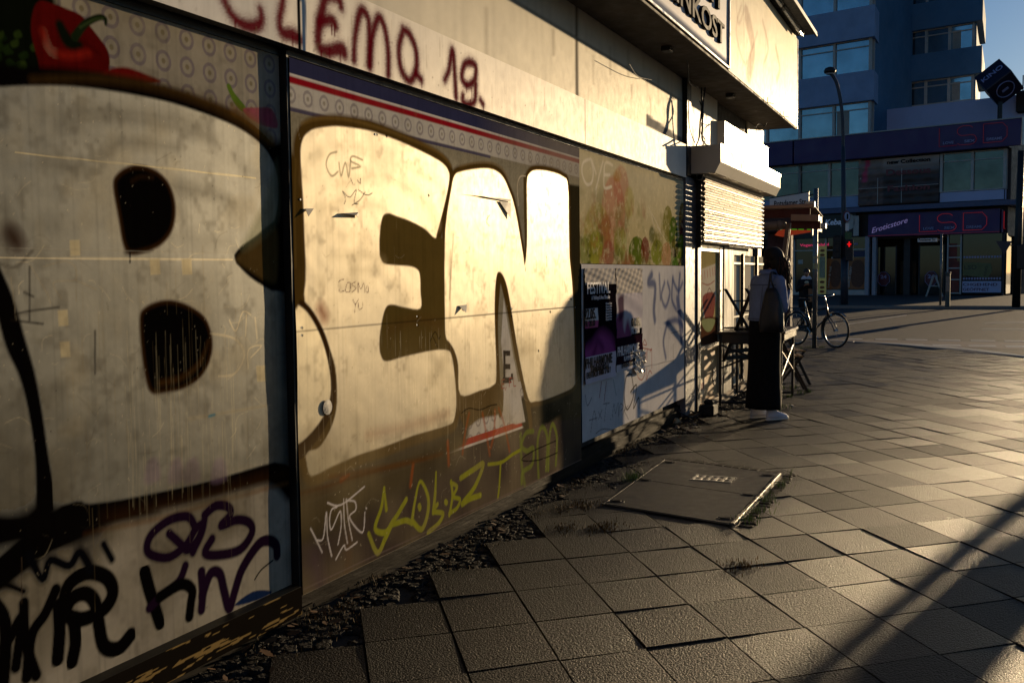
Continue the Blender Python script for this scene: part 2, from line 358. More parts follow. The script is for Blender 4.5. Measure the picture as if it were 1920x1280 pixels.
s.poly([(195, 135), (230, 126), (265, 136), (300, 155), (200, 160)], (104, 18, 14), .006)
s.poly([(425, 160), (431, 158), (440, 175), (462, 203), (455, 210), (440, 195), (430, 175)], (92, 118, 40), .002)
s.poly([(455, 206), (480, 202), (510, 205), (520, 240), (480, 230)], (150, 70, 86), .004)
# letter fill
fill = [(-200, 175), (0, 163), (80, 160), (150, 163), (230, 174), (310, 190), (380, 212), (440, 236), (480, 262), (505, 290), (520, 330), (520, 390), (505, 430), (470, 450), (445, 470), (443, 490), (470, 520), (510, 545), (560, 570), (575, 860), (515, 866), (400, 899), (250, 932), (170, 944), (116, 948), (-200, 1100)]
s.poly(fill, BLK, .012, grow=.055)
s.over(np.s_[:], 0.75*np.clip((s.Z-2.2+0.0*s.Y)/.3, 0, 0), BLK)
s.poly([(-200, 145), (80, 146), (200, 150), (330, 172), (430, 210), (500, 262), (560, 330), (560, 900), (500, 905), (380, 935), (230, 968), (180, 1000), (100, 1040), (-200, 1150)], BLK, .02)
s.poly(fill, SIL, .006)
# brown semi-transparent body of the outline along the top
s.stroke([(60, 150), (160, 147), (250, 155), (330, 172), (400, 196), (455, 226), (500, 262)], [4, 8, 12, 16, 20, 22, 20], (86, 62, 28), .022, .6)
s.stroke([(440, 205), (480, 232), (510, 262)], 16, (120, 86, 36), .02, .7)
# grey spray shading in the fill
for pts, wd, a in [([(80, 215), (180, 205), (290, 216), (390, 235)], 20, .35), ([(110, 235), (200, 222), (300, 235), (400, 262)], 14, .4), ([(210, 272), (260, 268), (330, 278)], 12, .5), ([(80, 305), (140, 315)], 30, .4), ([(330, 350), (400, 365), (440, 378)], [24, 14, 6], .5), ([(320, 440), (420, 455)], 26, .2),
                   ([(60, 260), (120, 252), (220, 258)], 12, .2), ([(330, 385), (342, 405)], 18, .3), ([(0, 390), (10, 400), (18, 440)], 26, .35), ([(300, 505), (370, 530), (380, 560)], 26, .18), ([(440, 300), (480, 330)], 20, .2), ([(60, 430), (150, 415), (200, 420)], 16, .2)]:
    s.stroke(pts, wd, (96, 92, 80), .03, a)
s.over(np.s_[:], (vnoise(s.Y.shape, (60, 90), 31) > .5)*.0, BLK)
for x, y in ((18, 435), (25, 445)): s.stroke([(x, y), (x+8, y+14)], 26, (52, 30, 14), .03, .8)
s.poly([(235, 470), (262, 474), (285, 470), (240, 478)], (40, 30, 18), .01, .7)
# counters
s.scuffs(150, (1.8, 3.4, .6, 1.9), 5)
HO1 = [(214, 350), (220, 330), (240, 316), (262, 313), (290, 322), (312, 342), (324, 372), (326, 405), (318, 435), (298, 458), (270, 470), (243, 473), (232, 455), (224, 410)]
HO2 = [(264, 600), (272, 580), (300, 567), (330, 567), (362, 580), (385, 600), (396, 635), (393, 672), (375, 705), (345, 725), (310, 733), (286, 734), (276, 712), (268, 660)]
for h in (HO1, HO2):
    s.poly(h, (58, 36, 12), .007, grow=.006); s.poly(h, BLK, .010, grow=-.007)
s.stroke([(300, 718), (340, 708), (375, 680), (390, 640)], [10, 10, 8, 4], (74, 48, 18), .012, .7)
s.stroke([(247, 340), (262, 332), (285, 333)], 6, (52, 34, 16), .01, .6)
s.stroke([(243, 470), (243, 492)], 3, BLK, .002)
# waist notch
s.poly([(500, 425), (440, 478), (444, 494), (470, 512), (510, 540), (560, 560), (560, 380)], (10, 8, 5), .006, round_=False)
s.poly([(492, 440), (446, 480), (450, 494), (470, 508), (505, 530), (520, 520), (520, 430)], (84, 66, 34), .012, .85)
s.poly([(470, 430), (500, 370), (520, 300), (524, 400), (500, 440), (455, 470)], (110, 112, 84), .02, .5)
# stroke between the letters at the far left
s.stroke([(-30, 480), (5, 560), (28, 640), (50, 700), (66, 770), (78, 850), (88, 945)], [40, 42, 44, 34, 30, 30, 46], BLK, .006)
s.poly([(-200, 955), (20, 962), (60, 950), (75, 930), (100, 948), (160, 955), (240, 948), (300, 960), (200, 985), (80, 1010), (-200, 1060)], BLK, .02)
s.stroke([(0, 495), (30, 500), (60, 470)], 5, (60, 52, 40), .006, .6)
# white lower zone over-sprayed in brown
s.stroke([(200, 972), (300, 950), (400, 925), (500, 896), (560, 880)], 26, (44, 26, 10), .03, .85)
s.stroke([(160, 1000), (300, 972), (420, 938), (540, 905)], 5, (120, 78, 34), .012, .7)
for pts in ([(60, 975), (130, 985), (185, 1000)], [(150, 1020), (170, 1060), (165, 1030)]): s.stroke(pts, 34, (12, 9, 8), .05, .9)
# tags
s.wk = 1.35; PUR = (30, 14, 34)
s.stroke([(365, 985), (352, 968), (318, 975), (286, 1000), (276, 1025), (285, 1040), (318, 1044), (350, 1020), (368, 990), (380, 985), (372, 1010), (352, 1030), (340, 1020), (318, 1000)], 15, PUR, .006)
s.stroke([(384, 975), (378, 1000), (362, 1035)], 14, PUR, .006)
s.stroke([(384, 965), (405, 948), (428, 950), (432, 965), (415, 985), (445, 974), (468, 980), (472, 1000), (450, 1030), (410, 1040), (385, 1036), (398, 1010)], 15, PUR, .006)
s.stroke([(272, 1072), (282, 1110), (300, 1168)], [22, 22, 20], BLK, .005); s.stroke([(348, 1060), (335, 1090), (300, 1120), (280, 1140)], 14, PUR, .005); s.stroke([(300, 1118), (340, 1095), (360, 1105), (358, 1130), (355, 1155)], 17, BLK, .005)
s.stroke([(378, 1072), (380, 1110), (378, 1142)], 16, PUR, .005); s.stroke([(380, 1115), (395, 1075), (412, 1075), (420, 1105), (430, 1140), (440, 1110), (455, 1065), (485, 1020), (505, 1013), (518, 1022), (520, 1040)], 16, PUR, .005)
s.stroke([(478, 1086), (490, 1068), (512, 1050)], 2.4, BLK, .002)
s.stroke([(118, 1135), (130, 1095), (165, 1073), (200, 1082), (212, 1110), (196, 1140), (155, 1160), (125, 1150), (135, 1122), (160, 1112), (178, 1128), (185, 1165), (195, 1210), (222, 1215), (245, 1190)], 22, BLK, .005)
s.stroke([(110, 1135), (112, 1180), (108, 1235)], 22, BLK, .005); s.stroke([(138, 1160), (142, 1200), (135, 1240)], 22, BLK, .005)
s.stroke([(45, 1130), (48, 1200), (68, 1265)], 18, BLK, .005); s.stroke([(105, 1105), (85, 1150), (60, 1190), (50, 1270)], 18, BLK, .005); s.stroke([(-20, 1120), (10, 1170), (5, 1290)], 22, BLK, .005); s.stroke([(20, 1195), (40, 1160), (30, 1250)], 18, BLK, .006)
s.stroke([(55, 1040), (80, 1085), (95, 1050), (130, 1060), (150, 1035), (170, 1065)], 16, (10, 10, 14), .01); s.stroke([(195, 1020), (210, 1048)], 12, (10, 10, 14), .008); s.stroke([(0, 1090), (25, 1100), (45, 1108)], 12, BLK, .01)
s.wk = 1.0; s.stroke([(41, 1045), (41, 1130)], 2, (60, 50, 40), .002)
s.poly([(440, 1135), (475, 1108), (510, 1108), (490, 1122)], (24, 40, 74), .003)
# scratches, seams, runs, splashes
s.stroke([(-20, 483), (200, 485), (436, 487)], 2.2, (225, 212, 180), .002, .7, curve=False); s.stroke([(-20, 465), (430, 474)], 1.6, (150, 146, 134), .002, .6, curve=False)
s.stroke([(28, 286), (120, 296), (240, 308), (480, 334)], 1.6, (222, 206, 160), .002, .6)
s.stroke([(355, 785), (430, 772), (500, 760)], [8, 6, 5], (160, 152, 130), .004, .5); s.stroke([(392, 780), (402, 777)], 5, (70, 130, 150), .003, .8)
s.stroke([(395, 625), (440, 635), (458, 665), (440, 700), (410, 705)], 3, (200, 188, 160), .003, .6)
for p in ([(430, 600), (442, 620), (455, 585), (470, 590)], [(462, 590), (460, 630)], [(478, 595), (482, 635)], [(465, 690), (466, 655), (490, 648), (470, 670)]): s.stroke(p, 2, (214, 202, 172), .002, .7)
for p in ([(55, 495), (85, 545), (95, 570)], [(80, 500), (120, 490), (140, 500), (140, 525), (100, 530), (115, 560)], [(140, 525), (180, 543)], [(20, 520), (30, 600)]): s.stroke(p, 1.6, (150, 140, 118), .002, .6)
for p in ([(25, 590), (55, 583), (110, 576)], [(55, 500), (55, 600)], [(45, 548), (62, 556)], [(20, 600), (80, 607)], [(178, 620), (178, 700)]): s.stroke(p, 3, (26, 20, 14), .004, .8)
for x, y in ((118, 596), (122, 655), (140, 465), (350, 500), (290, 500), (490, 700)): s.poly([(x-10, y-14), (x+8, y-15), (x+10, y+14), (x-8, y+15)], (192, 178, 140), .003, .55, round_=False)
s.drips(90, (190, 178, 142), (2.55, 3.12, 0.75, 1.30), (.08, .3), .0012, .28, 21); s.drips(60, (120, 106, 76), (2.3, 3.3, .7, 1.6), (.1, .4), .0012, .35, 22)
s.speck(380, (196, 184, 156), (1.8, 3.4, .5, 2.1), (.0007, .002), .5, 23); s.speck(160, (40, 30, 18), (1.8, 3.4, .2, 2.4), (.0007, .002), .8, 24)
for x in (285, 330, 360, 410): s.poly([(x-14, 905), (x-10, 870), (x, 858), (x+10, 862), (x+16, 890), (x+10, 902)], (130, 108, 130), .01, .35)
fm = (s.C[..., 0] > .12)*1.0; s.mottle((84, 76, 56), .55, .42, .4, 91, fm*np.clip((1.7-s.Z)/1.0, .15, 1)); s.mottle((70, 62, 46), .25, .55, .07, 93, fm); s.mottle((150, 142, 120), .3, .6, .2, 95, fm); s.grime(.22, 41, .2)
kp(s.build('graffiti_panel', M['paint'], None, .0018))['label'] = 'shutter panel sprayed with a giant silver letter B outlined in black'
b = MB(); b.box(-0.07, -0.04, -3, 1.75, .15, 2.425); kb(b, 'graffiti_panel', M['grey'])

# ---- panel two: E and N
OUT = (88, 66, 28); FIL = (190, 181, 160); METAL[FIL] = .42; METAL[(204, 194, 168)] = .42; METAL[(120, 108, 76)] = .3; METAL[(150, 134, 96)] = .3
s = Sheet(0.0, 3.47, 6.9, 0.10, 2.395, 0.0062, 0.0048, (150, 142, 120))
s.over(np.s_[:], np.clip((vnoise(s.Y.shape, (2, 2), 3)-.2), 0, 1)*.35, (96, 88, 66))
s.over(np.s_[:], np.exp(-((s.Y-6.3)/.4)**2-((s.Z-2.06)/.07)**2)*(.3+.5*NP.rand(*s.Y.shape)), (216, 204, 176))
s.over(np.s_[:], np.exp(-((s.Y-5.0)/.6)**2-((s.Z-2.05)/.07)**2)*(.3+.5*NP.rand(*s.Y.shape)), (196, 186, 160))
s.band(2.29-.102, 2.4, (198, 192, 182)); s.band(2.331, 2.4, (52, 54, 86)); s.band(2.318, 2.331, (214, 206, 198)); s.band(2.289, 2.318, (150, 22, 34)); s.band(2.172, 2.189, (60, 56, 96), .8, y1=5.4)
s.rings(2.189, 2.289, 3, 7, 3.714, 2.240, .12, .4, a=.55, ro=.034)
s.over(np.s_[:], np.clip((s.Y-5.2)/2.2, 0, .55)*(s.Z > 2.17), (150, 140, 124))
# lower zone: ring pattern, red and white lines, dark violet base
s.band(.10, .80, (204, 198, 190)); s.rings(.545, .80, 3, 7, 5.613, .625, .105, .098, a=.6, ro=.032, hole=.007)
s.band(.10, .492, (30, 17, 34)); s.band(.492, .507, (212, 204, 198)); s.band(.507, .545, (172, 18, 20))
s.over(np.s_[:], (s.Z < .49)*vnoise(s.Y.shape, (30, 30), 8)*.25, (60, 44, 54))
E1 = [(564, 283), (568, 262), (575, 251), (589, 242), (612, 238), (638, 237), (688, 244), (720, 254), (753, 267), (802, 290), (829, 306), (840, 320), (842, 336), (835, 375), (820, 434), (815, 446), (796, 429), (770, 415), (743, 405), (727, 400), (717, 408), (712, 441), (712, 474), (714, 484), (721, 494), (742, 497), (768, 499), (782, 505), (787, 517), (788, 545), (788, 578), (758, 576), (735, 571), (723, 578), (715, 611), (712, 645), (715, 667), (725, 677), (758, 668), (809, 657), (836, 656), (846, 665), (852, 699), (856, 752), (852, 786), (842, 796), (810, 806), (775, 816), (720, 837), (674, 852), (624, 873), (592, 889), (581, 888), (577, 874), (576, 848), (600, 838), (622, 800), (632, 755), (629, 690), (612, 640), (590, 595), (572, 565), (573, 500), (570, 400), (566, 330)]
N1 = [(852, 329), (868, 321), (901, 316), (925, 318), (942, 330), (953, 352), (966, 392), (980, 474), (984, 496), (988, 457), (988, 400), (988, 342), (992, 326), (1005, 319), (1032, 322), (1055, 331), (1065, 349), (1067, 441), (1068, 484), (1074, 551), (1079, 700), (1077, 722), (1064, 732), (1027, 747), (1004, 752), (990, 746), (973, 668), (957, 568), (948, 527), (938, 510), (931, 520), (928, 578), (931, 700), (925, 722), (900, 732), (864, 740), (859, 685), (852, 658), (842, 641), (836, 633), (834, 601), (834, 460), (837, 408), (845, 359)]
drop = [(545, 560), (545, 1010), (600, 985), (700, 940), (800, 880), (872, 838), (880, 800), (935, 780), (975, 782), (1010, 800), (1085, 762), (1092, 480), (1078, 340), (1060, 320), (1000, 306), (930, 305), (850, 320), (700, 240), (560, 240)]
# dark block shadow behind the lower halves
s.poly([(545, 840), (545, 1010), (585, 1000), (640, 965), (720, 925), (800, 880), (868, 836), (880, 795), (870, 740), (700, 800)], (40, 28, 12), .02, .96)
s.poly([(575, 990), (700, 925), (830, 860), (850, 880), (700, 960), (585, 1015)], (18, 11, 12), .03, .8)
s.poly([(862, 735), (935, 715), (944, 770), (900, 785), (872, 800)], OUT, .008)
s.poly([(985, 735), (1095, 715), (1095, 775), (1040, 790), (1000, 800), (980, 800)], (16, 11, 7), .01)
s.poly([(1066, 345), (1095, 350), (1095, 560), (1092, 760), (1074, 750)], (52, 46, 30), .01, round_=False)
# outlines
s.poly(E1, OUT, .011, grow=.052); s.poly(N1, OUT, .010, grow=.034)
s.poly([(545, 880), (545, 1010), (585, 1000), (640, 965), (720, 925), (800, 880), (866, 836), (870, 805), (775, 850), (674, 886), (600, 920)], (34, 22, 9), .03, .8)
s.poly([(727, 400), (717, 408), (712, 441), (712, 480), (721, 494), (742, 496), (768, 499), (782, 505), (788, 525), (788, 578), (758, 576), (735, 572), (723, 578), (715, 611), (712, 645), (715, 665), (725, 677), (758, 668), (809, 657), (840, 660), (836, 460), (830, 448), (796, 429), (743, 405)], (98, 80, 38), .004, round_=False)
s.stroke([(730, 620), (780, 600), (825, 610)], 20, (96, 68, 30), .03, .5)
s.poly([(945, 560), (940, 640), (946, 715), (942, 790), (968, 795), (985, 790), (972, 720), (958, 640)], (204, 198, 190), .004, round_=False)
s.over(np.s_[:], (s.Z > .5)*(s.Z < 1.2)*0.0, OUT)
for z_ in (0,):
    sub = [(944, 657, 957, 667), (944, 682, 957, 692), (943, 707, 958, 718), (944, 657, 948, 718), (958, 700, 962, 712)]
    for x0, y0, x1, y1 in sub: s.poly([(x0, y0), (x1, y0), (x1, y1), (x0, y1)], (26, 20, 28), .002, round_=False)
s.stroke([(941, 712), (941, 728)], 2, (160, 20, 24), .002); s.stroke([(941, 712), (946, 711)], 2, (160, 20, 24), .002); s.stroke([(941, 720), (945, 719)], 2, (160, 20, 24), .002); s.stroke([(941, 728), (946, 727)], 2, (160, 20, 24), .002); s.stroke([(949, 726), (948, 731)], 2, (160, 20, 24), .002)
s.stroke([(955, 709), (955, 725)], 2, (160, 20, 24), .002); s.stroke([(955, 709), (960, 708)], 2, (160, 20, 24), .002); s.stroke([(955, 717), (959, 716)], 2, (160, 20, 24), .002); s.stroke([(963, 708), (963, 724), (967, 723)], 2, (160, 20, 24), .002, curve=False)
s.stroke([(937, 512), (931, 600), (934, 700), (938, 775)], 16, OUT, .005); s.stroke([(938, 510), (955, 580), (970, 670), (990, 760), (996, 800)], 18, OUT, .005); s.stroke([(985, 335), (985, 400), (986, 500)], [20, 14, 3], (92, 76, 44), .006)
# fills
s.poly([(545, 560), (556, 562), (575, 580), (600, 625), (618, 690), (620, 740), (606, 785), (580, 825), (545, 850)], (204, 194, 168), .004)
for P in (E1, N1): s.poly(P, FIL, .005)
s.stroke([(553, 560), (580, 582), (606, 630), (622, 690), (625, 745), (608, 792), (578, 832), (556, 852)], [13, 13, 14, 14, 16, 20, 26, 34], (58, 36, 12), .005)
s.poly([(545, 300), (560, 330), (568, 420), (574, 500), (570, 545), (545, 570)], (82, 62, 26), .008)
s.poly([(578, 850), (600, 845), (640, 850), (660, 856), (624, 873), (592, 889), (581, 888)], (206, 198, 170), .01, .4)
s.stroke([(566, 232), (600, 222), (660, 226), (740, 250), (820, 285), (846, 312)], 4, (142, 112, 58), .01, .7)
s.stroke([(862, 312), (900, 304), (935, 310), (955, 335)], 3, (142, 112, 58), .008, .6); s.stroke([(555, 300), (553, 400), (556, 500)], 3, (120, 96, 48), .008, .5)
# shading strokes inside the fills
for pts, wd, a in [([(590, 300), (640, 275), (740, 290)], 10, .22), ([(640, 345), (720, 330), (790, 372), (820, 420)], 22, .3), ([(600, 395), (650, 375), (720, 390)], 14, .3), ([(620, 480), (690, 480), (720, 490)], 12, .28), ([(660, 505), (708, 508)], 6, .4), ([(620, 520), (700, 530)], 8, .15),
                   ([(570, 340), (578, 300), (600, 280)], 16, .22), ([(700, 300), (780, 320), (826, 350)], 16, .22), ([(865, 345), (900, 330), (930, 340)], 12, .2), ([(1005, 425), (1040, 418)], 8, .2), ([(1000, 460), (1050, 452)], 8, .16), ([(870, 430), (940, 425)], 10, .08), ([(1000, 600), (1060, 590)], 14, .14), ([(600, 440), (690, 440)], 10, .14)]:
    s.stroke(pts, wd, (120, 108, 76), .03, a)
s.stroke([(602, 580), (608, 592)], 24, (150, 92, 56), .03, .75); s.stroke([(845, 470), (843, 600)], 6, (120, 104, 70), .008, .3); s.stroke([(850, 440), (843, 560)], 5, (110, 90, 60), .006, .3)
s.over(np.s_[:], (s.Z < 1.25)*np.clip((1.25-s.Z)*.5, 0, .35)*(.4+.8*vnoise(s.Y.shape, (40, 30), 77)), (150, 134, 96))
# small writing on the fills
GP = (150, 132, 104)
s.stroke([(632, 285), (618, 290), (612, 310), (622, 330), (634, 322)], 4, (176, 164, 136), .003, .7); s.stroke([(636, 305), (640, 330), (648, 305), (654, 332), (658, 300)], 4, (176, 164, 136), .003, .7); s.stroke([(680, 300), (662, 293), (658, 302), (676, 312), (660, 316)], 4, (176, 164, 136), .003, .7)
BP = (52, 44, 36)
for p in ([(658, 335), (662, 346)], [(670, 338), (676, 344), (676, 335)], [(642, 358), (648, 372), (646, 382)], [(644, 360), (656, 370), (668, 356), (664, 380), (672, 382)], [(672, 356), (688, 366), (698, 362)], [(660, 385), (675, 375), (685, 360)]): s.stroke(p, 1.6, BP, .0018, .8)
PK = (84, 36, 30)
for p in ([(645, 524), (636, 528), (637, 546), (646, 545)], [(652, 530), (648, 545), (656, 547), (658, 532), (652, 530)], [(668, 528), (660, 533), (668, 540), (660, 548)], [(672, 548), (672, 530), (677, 542), (683, 530), (684, 548)], [(689, 535), (686, 545), (691, 547), (690, 534)], [(662, 561), (667, 570), (673, 560)], [(667, 570), (666, 585)], [(672, 567), (674, 580), (680, 576), (680, 564)]): s.stroke(p, 1.3, PK, .0015, .8)
for p in ([(915, 405), (913, 422)], [(919, 403), (912, 414), (918, 424)]): s.stroke(p, 1.3, BP, .0015, .7)
s.stroke([(985, 330), (975, 332), (970, 350), (972, 385)], 3, (226, 210, 180), .002, .8)
# seam, holes
s.stroke([(545, 622.4), (1095, 573.3)], 1.6, (40, 32, 20), .0018, .9, curve=False)
for x, y in ((566, 614), (566, 628), (782, 593), (782, 609), (959, 578), (959, 592), (1031, 584), (564, 374), (706, 252), (803, 366), (1009, 657), (868, 580), (1070, 560), (1079, 576), (724, 255)): s.stroke([(x, y), (x+1, y+1)], 4, (14, 11, 8), .002)
# black letter marks and runs
for p in ([(866, 774), (880, 765), (900, 768), (920, 760), (932, 758)], [(806, 640), (815, 622), (822, 635), (825, 630)], [(812, 632), (820, 650)]): s.stroke(p, 2, (22, 16, 8), .002, .9)
for x, y, l in ((868, 780, 60), (921, 770, 18), (872, 765, 40), (1024, 480, 20), (984, 495, 14)): s.stroke([(x, y), (x+1, y+l)], 1.3, (20, 14, 8), .0015, .9)
# orange tag runs
for p, wd in (([(880, 775), (872, 815), (868, 850)], 5), ([(905, 775), (912, 815), (918, 852)], 6), ([(928, 770), (926, 810), (920, 838)], 7), ([(935, 765), (945, 795), (955, 845)], 5), ([(840, 828), (842, 870)], 8), ([(775, 870), (770, 910)], 8)): s.stroke(p, wd, (172, 84, 30), .01, .6)
s.stroke([(620, 895), (700, 880), (790, 862), (830, 850)], 5, (110, 70, 28), .016, .6); s.stroke([(640, 900), (655, 890)], [8, 2], (150, 80, 40), .01, .7); s.stroke([(560, 925), (700, 885), (800, 858)], 5, (96, 60, 24), .012, .5); s.stroke([(690, 815), (760, 800), (840, 775)], 14, (176, 130, 96), .03, .35)
# yellow and white tags on the violet base
s.wk = 1.35; YG = (146, 146, 44)
s.stroke([(721, 914), (716, 950), (704, 990), (722, 998), (733, 985)], [5, 7, 8, 9, 8], YG, .003); s.stroke([(721, 915), (725, 955)], [4, 7], YG, .003)
s.stroke([(733, 985), (722, 1010), (708, 1036), (692, 1000)], [10, 9, 8, 7], YG, .003); s.stroke([(762, 936), (745, 965), (735, 982), (760, 975), (772, 980)], 8, YG, .003)
s.stroke([(772, 978), (778, 940), (788, 902), (802, 928), (802, 960), (790, 992), (772, 975)], [8, 6, 5, 7, 8, 8, 8], YG, .004); s.stroke([(786, 948), (787, 952)], 9, YG, .003)
s.stroke([(818, 885), (816, 925), (812, 960)], [4, 7, 8], YG, .003); s.stroke([(820, 945), (812, 958), (830, 962), (822, 980), (805, 995), (802, 998)], 7, YG, .003)
s.stroke([(835, 940), (837, 942)], 8, YG, .003)
s.stroke([(846, 902), (848, 930), (842, 965)], 6, YG, .003); s.stroke([(846, 905), (857, 912), (850, 930), (862, 936), (856, 952), (842, 962)], 6, YG, .003)
s.stroke([(864, 896), (888, 880), (906, 870), (890, 912), (866, 944), (880, 935), (900, 928)], 8, YG, .004)
s.stroke([(915, 870), (940, 866), (960, 852), (976, 843)], 5, YG, .003); s.stroke([(938, 866), (936, 905), (933, 932)], 5, YG, .003)
YL = (120, 128, 56)
s.stroke([(1000, 808), (986, 812), (978, 835), (988, 845), (1000, 840), (998, 870), (980, 885), (978, 905)], 7, YL, .006, .8); s.stroke([(1010, 895), (1008, 830), (1016, 800), (1026, 820), (1024, 880)], 7, YL, .006, .8); s.stroke([(1028, 880), (1030, 820), (1036, 795), (1044, 820), (1042, 870)], 7, YL, .006, .8); s.stroke([(976, 815), (978, 870), (984, 910)], 8, YL, .01, .6)
s.wk = 1.0; s.stroke([(1042, 826), (1000, 845), (978, 862), (1010, 862), (1045, 848)], 2, (18, 12, 12), .002)
WT = (214, 206, 202)
for p in ([(582, 990), (592, 1010), (604, 1035)], [(594, 1012), (606, 1008), (612, 960), (614, 1005), (622, 1042)], [(632, 950), (622, 955), (618, 975), (622, 992), (638, 958), (640, 985), (634, 1020)], [(614, 942), (640, 946), (684, 912)], [(645, 935), (646, 980), (652, 1018)], [(650, 935), (654, 975), (661, 1012)], [(652, 938), (666, 940), (668, 955), (656, 970), (680, 998), (685, 960)], [(687, 952), (688, 953)], [(630, 1048), (645, 1022), (650, 1030), (670, 1016)]): s.stroke(p, 3.2, WT, .002, .9)
s.stroke([(655, 1010), (652, 1080)], 22, (100, 70, 40), .02, .25)
s.stroke([(590, 1050), (600, 1100)], 30, (80, 62, 74), .05, .5)
s.drips(110, (230, 218, 184), (3.5, 5.3, .75, 1.25), (.06, .25), .0012, .3, 51); s.drips(60, (190, 170, 130), (3.6, 6.8, .7, 2.0), (.1, .5), .0012, .25, 52)
s.speck(500, (236, 222, 190), (3.5, 6.8, .15, 1.3), (.0007, .0025), .6, 53); s.speck(240, (60, 46, 26), (3.5, 6.8, .3, 2.2), (.0008, .0022), .7, 54)
s.stroke([(545, 1115), (1092, 860)], 2.4, (120, 104, 96), .002, .6, curve=False)
fm = (s.C[..., 0] > .2)*1.0; s.mottle((150, 132, 92), .35, .55, .3, 81, fm*np.clip((2.1-s.Z)/1.2, .2, 1)); s.mottle((120, 104, 72), .25, .62, .07, 83, fm); s.scuffs(140, (3.5, 6.8, .15, 2.1), 7, ((226, 214, 184), (110, 94, 66))); s.grime(.12, 42, .14)
p2 = kp(s.build('graffiti_panel', M['paint'], None, .0028, seed=13)); p2['label'] = 'shutter panel sprayed with cream letters E and N outlined in olive brown'
b = MB()
for x, y in ((705, 252), (564, 374), (1079, 576), (566, 614), (566, 628), (782, 593), (782, 609), (959, 578), (868, 580)):
    q = on_x(x, y, 0.003); b.tube([q-np.array([.003, 0, 0]), q-np.array([.001, 0, 0])], [.006, .0045], 8)
o = kb(b, 'screw', M['steel'], p2)
o['label'] = 'dark screw heads along the panel seams'; o['kind'] = 'stuff'
# torn flaps of sheet
def flap(pts, lift, name='torn_flap'):
    b = MB(); P = [on_x(x, y, .004) for x, y in pts]; P[-1] = P[-1]+np.array([lift, 0, 0]); b.prism(P, (.0015, 0, 0)); o = kb(b, name, M['cream'], p2); return o
flap([(640, 400), (672, 398), (672, 408), (657, 404)], .03); flap([(572, 391), (588, 391), (574, 406)], .012); flap([(864, 364), (957, 379), (958, 374), (900, 368)], .012); flap([(936, 377), (958, 380), (957, 410)], .004); flap([(860, 573), (875, 571), (868, 586)], .02)
b = MB(); q = on_x(614, 763, .004); b.tube([q, q+np.array([.0015, 0, 0])], .034, 18); kb(b, 'round_plate', M['alu'], p2)
# the post and returns round the panels
b = MB(); b.box(-.045, -.005, 3.455, 3.468, .08, 2.42); b.box(-.10, -.045, 3.45, 3.6, .02, 2.42); kb(b, 'post', M['black'])
b = MB(); b.box(-.10, -.032, -3, 10.05, 2.40, 2.46); b.box(-.03, -.006, 3.47, 10.0, 2.402, 2.45); kb(b, 'rail', M['black'])
b = MB(); b.box(-.09, -.045, -3, 9.95, .0, .145); b.box(-.042, -.034, 3.5, 9.9, .03, .098, .002); kb(b, 'rail', mat('dark_base_board', (30, 25, 19), rough=.75, var=.5, vs=9, bump=.6, bs=40, stretch=(1, .2, 1), spec=.08))
s = Sheet(0.02, -1.0, 3.44, 0.03, 0.15, .01, .004, (26, 22, 17)); nz = vnoise(s.Y.shape, (1.5, 5), 3); nz2 = vnoise(s.Y.shape, (3, 16), 4)
s.over(np.s_[:], ((nz*.5+nz2*.5) > .66)*.8, (150, 124, 76)); kp(s.build('sill_board', M['paint'], None, .004, .06))['label'] = 'dark timber sill with flaking paint'

# ---- panel three: fruit print above, white board with posters below
s = Sheet(-0.01, 6.915, 9.86, 1.56, 2.42, 0.012, 0.006, (206, 194, 160))
q = np.random.RandomState(12)
s.over(np.s_[:], np.clip((2.32-s.Z)/.5, 0, 1)*.6, (176, 158, 100))
def blob(x, y, rx, ry, col, a, soft=.01): s.poly([(x+rx*math.cos(t), y+ry*math.sin(t)) for t in np.arange(0, 6.28, .6)], col, soft, a)
for x, y, rx, ry, col, a in [(1150, 400, 22, 70, (190, 110, 84), .55), (1165, 350, 14, 40, (180, 104, 80), .5), (1120, 440, 25, 60, (176, 160, 70), .5), (1158, 330, 8, 12, (170, 130, 50), .5), (1180, 380, 9, 30, (176, 164, 80), .5), (1100, 470, 14, 30, (110, 130, 40), .6), (1117, 465, 14, 32, (150, 150, 44), .8), (1141, 475, 12, 26, (140, 66, 54), .7),
                             (1163, 455, 12, 30, (140, 146, 60), .7), (1136, 430, 10, 30, (150, 86, 54), .6), (1194, 473, 15, 30, (86, 104, 20), .95), (1210, 470, 8, 26, (110, 30, 34), .8), (1232, 473, 11, 24, (130, 138, 40), .9), (1222, 440, 5, 16, (60, 74, 30), .7), (1250, 478, 10, 24, (176, 130, 90), .8), (1180, 490, 10, 14, (150, 100, 60), .6),
                             (1252, 420, 9, 34, (120, 116, 30), .8), (1262, 440, 8, 34, (70, 96, 26), .95), (1279, 420, 7, 40, (130, 96, 28), .9), (1268, 480, 10, 30, (66, 104, 28), .95), (1280, 450, 6, 40, (70, 20, 30), .9), (1277, 470, 8, 30, (88, 110, 30), .9), (1265, 465, 7, 18, (34, 14, 22), .9), (1280, 495, 8, 14, (50, 26, 30), .9)]:
    blob(x, y, rx, ry, col, a, .016 if a < .75 else .005)
s.rings(2.05, 2.36, 9.5, 9.9, 9.6, 2.3, .1, .09, a=.4, ro=.03)
WS = (232, 220, 194)
s.stroke([(1108, 298), (1094, 305), (1092, 325), (1100, 345), (1110, 342), (1113, 320), (1108, 298)], 6, WS, .006); s.stroke([(1110, 300), (1118, 325)], 6, WS, .006); s.stroke([(1131, 303), (1124, 330), (1118, 355)], 6, WS, .006); s.stroke([(1118, 350), (1119, 395)], 1.6, WS, .002)
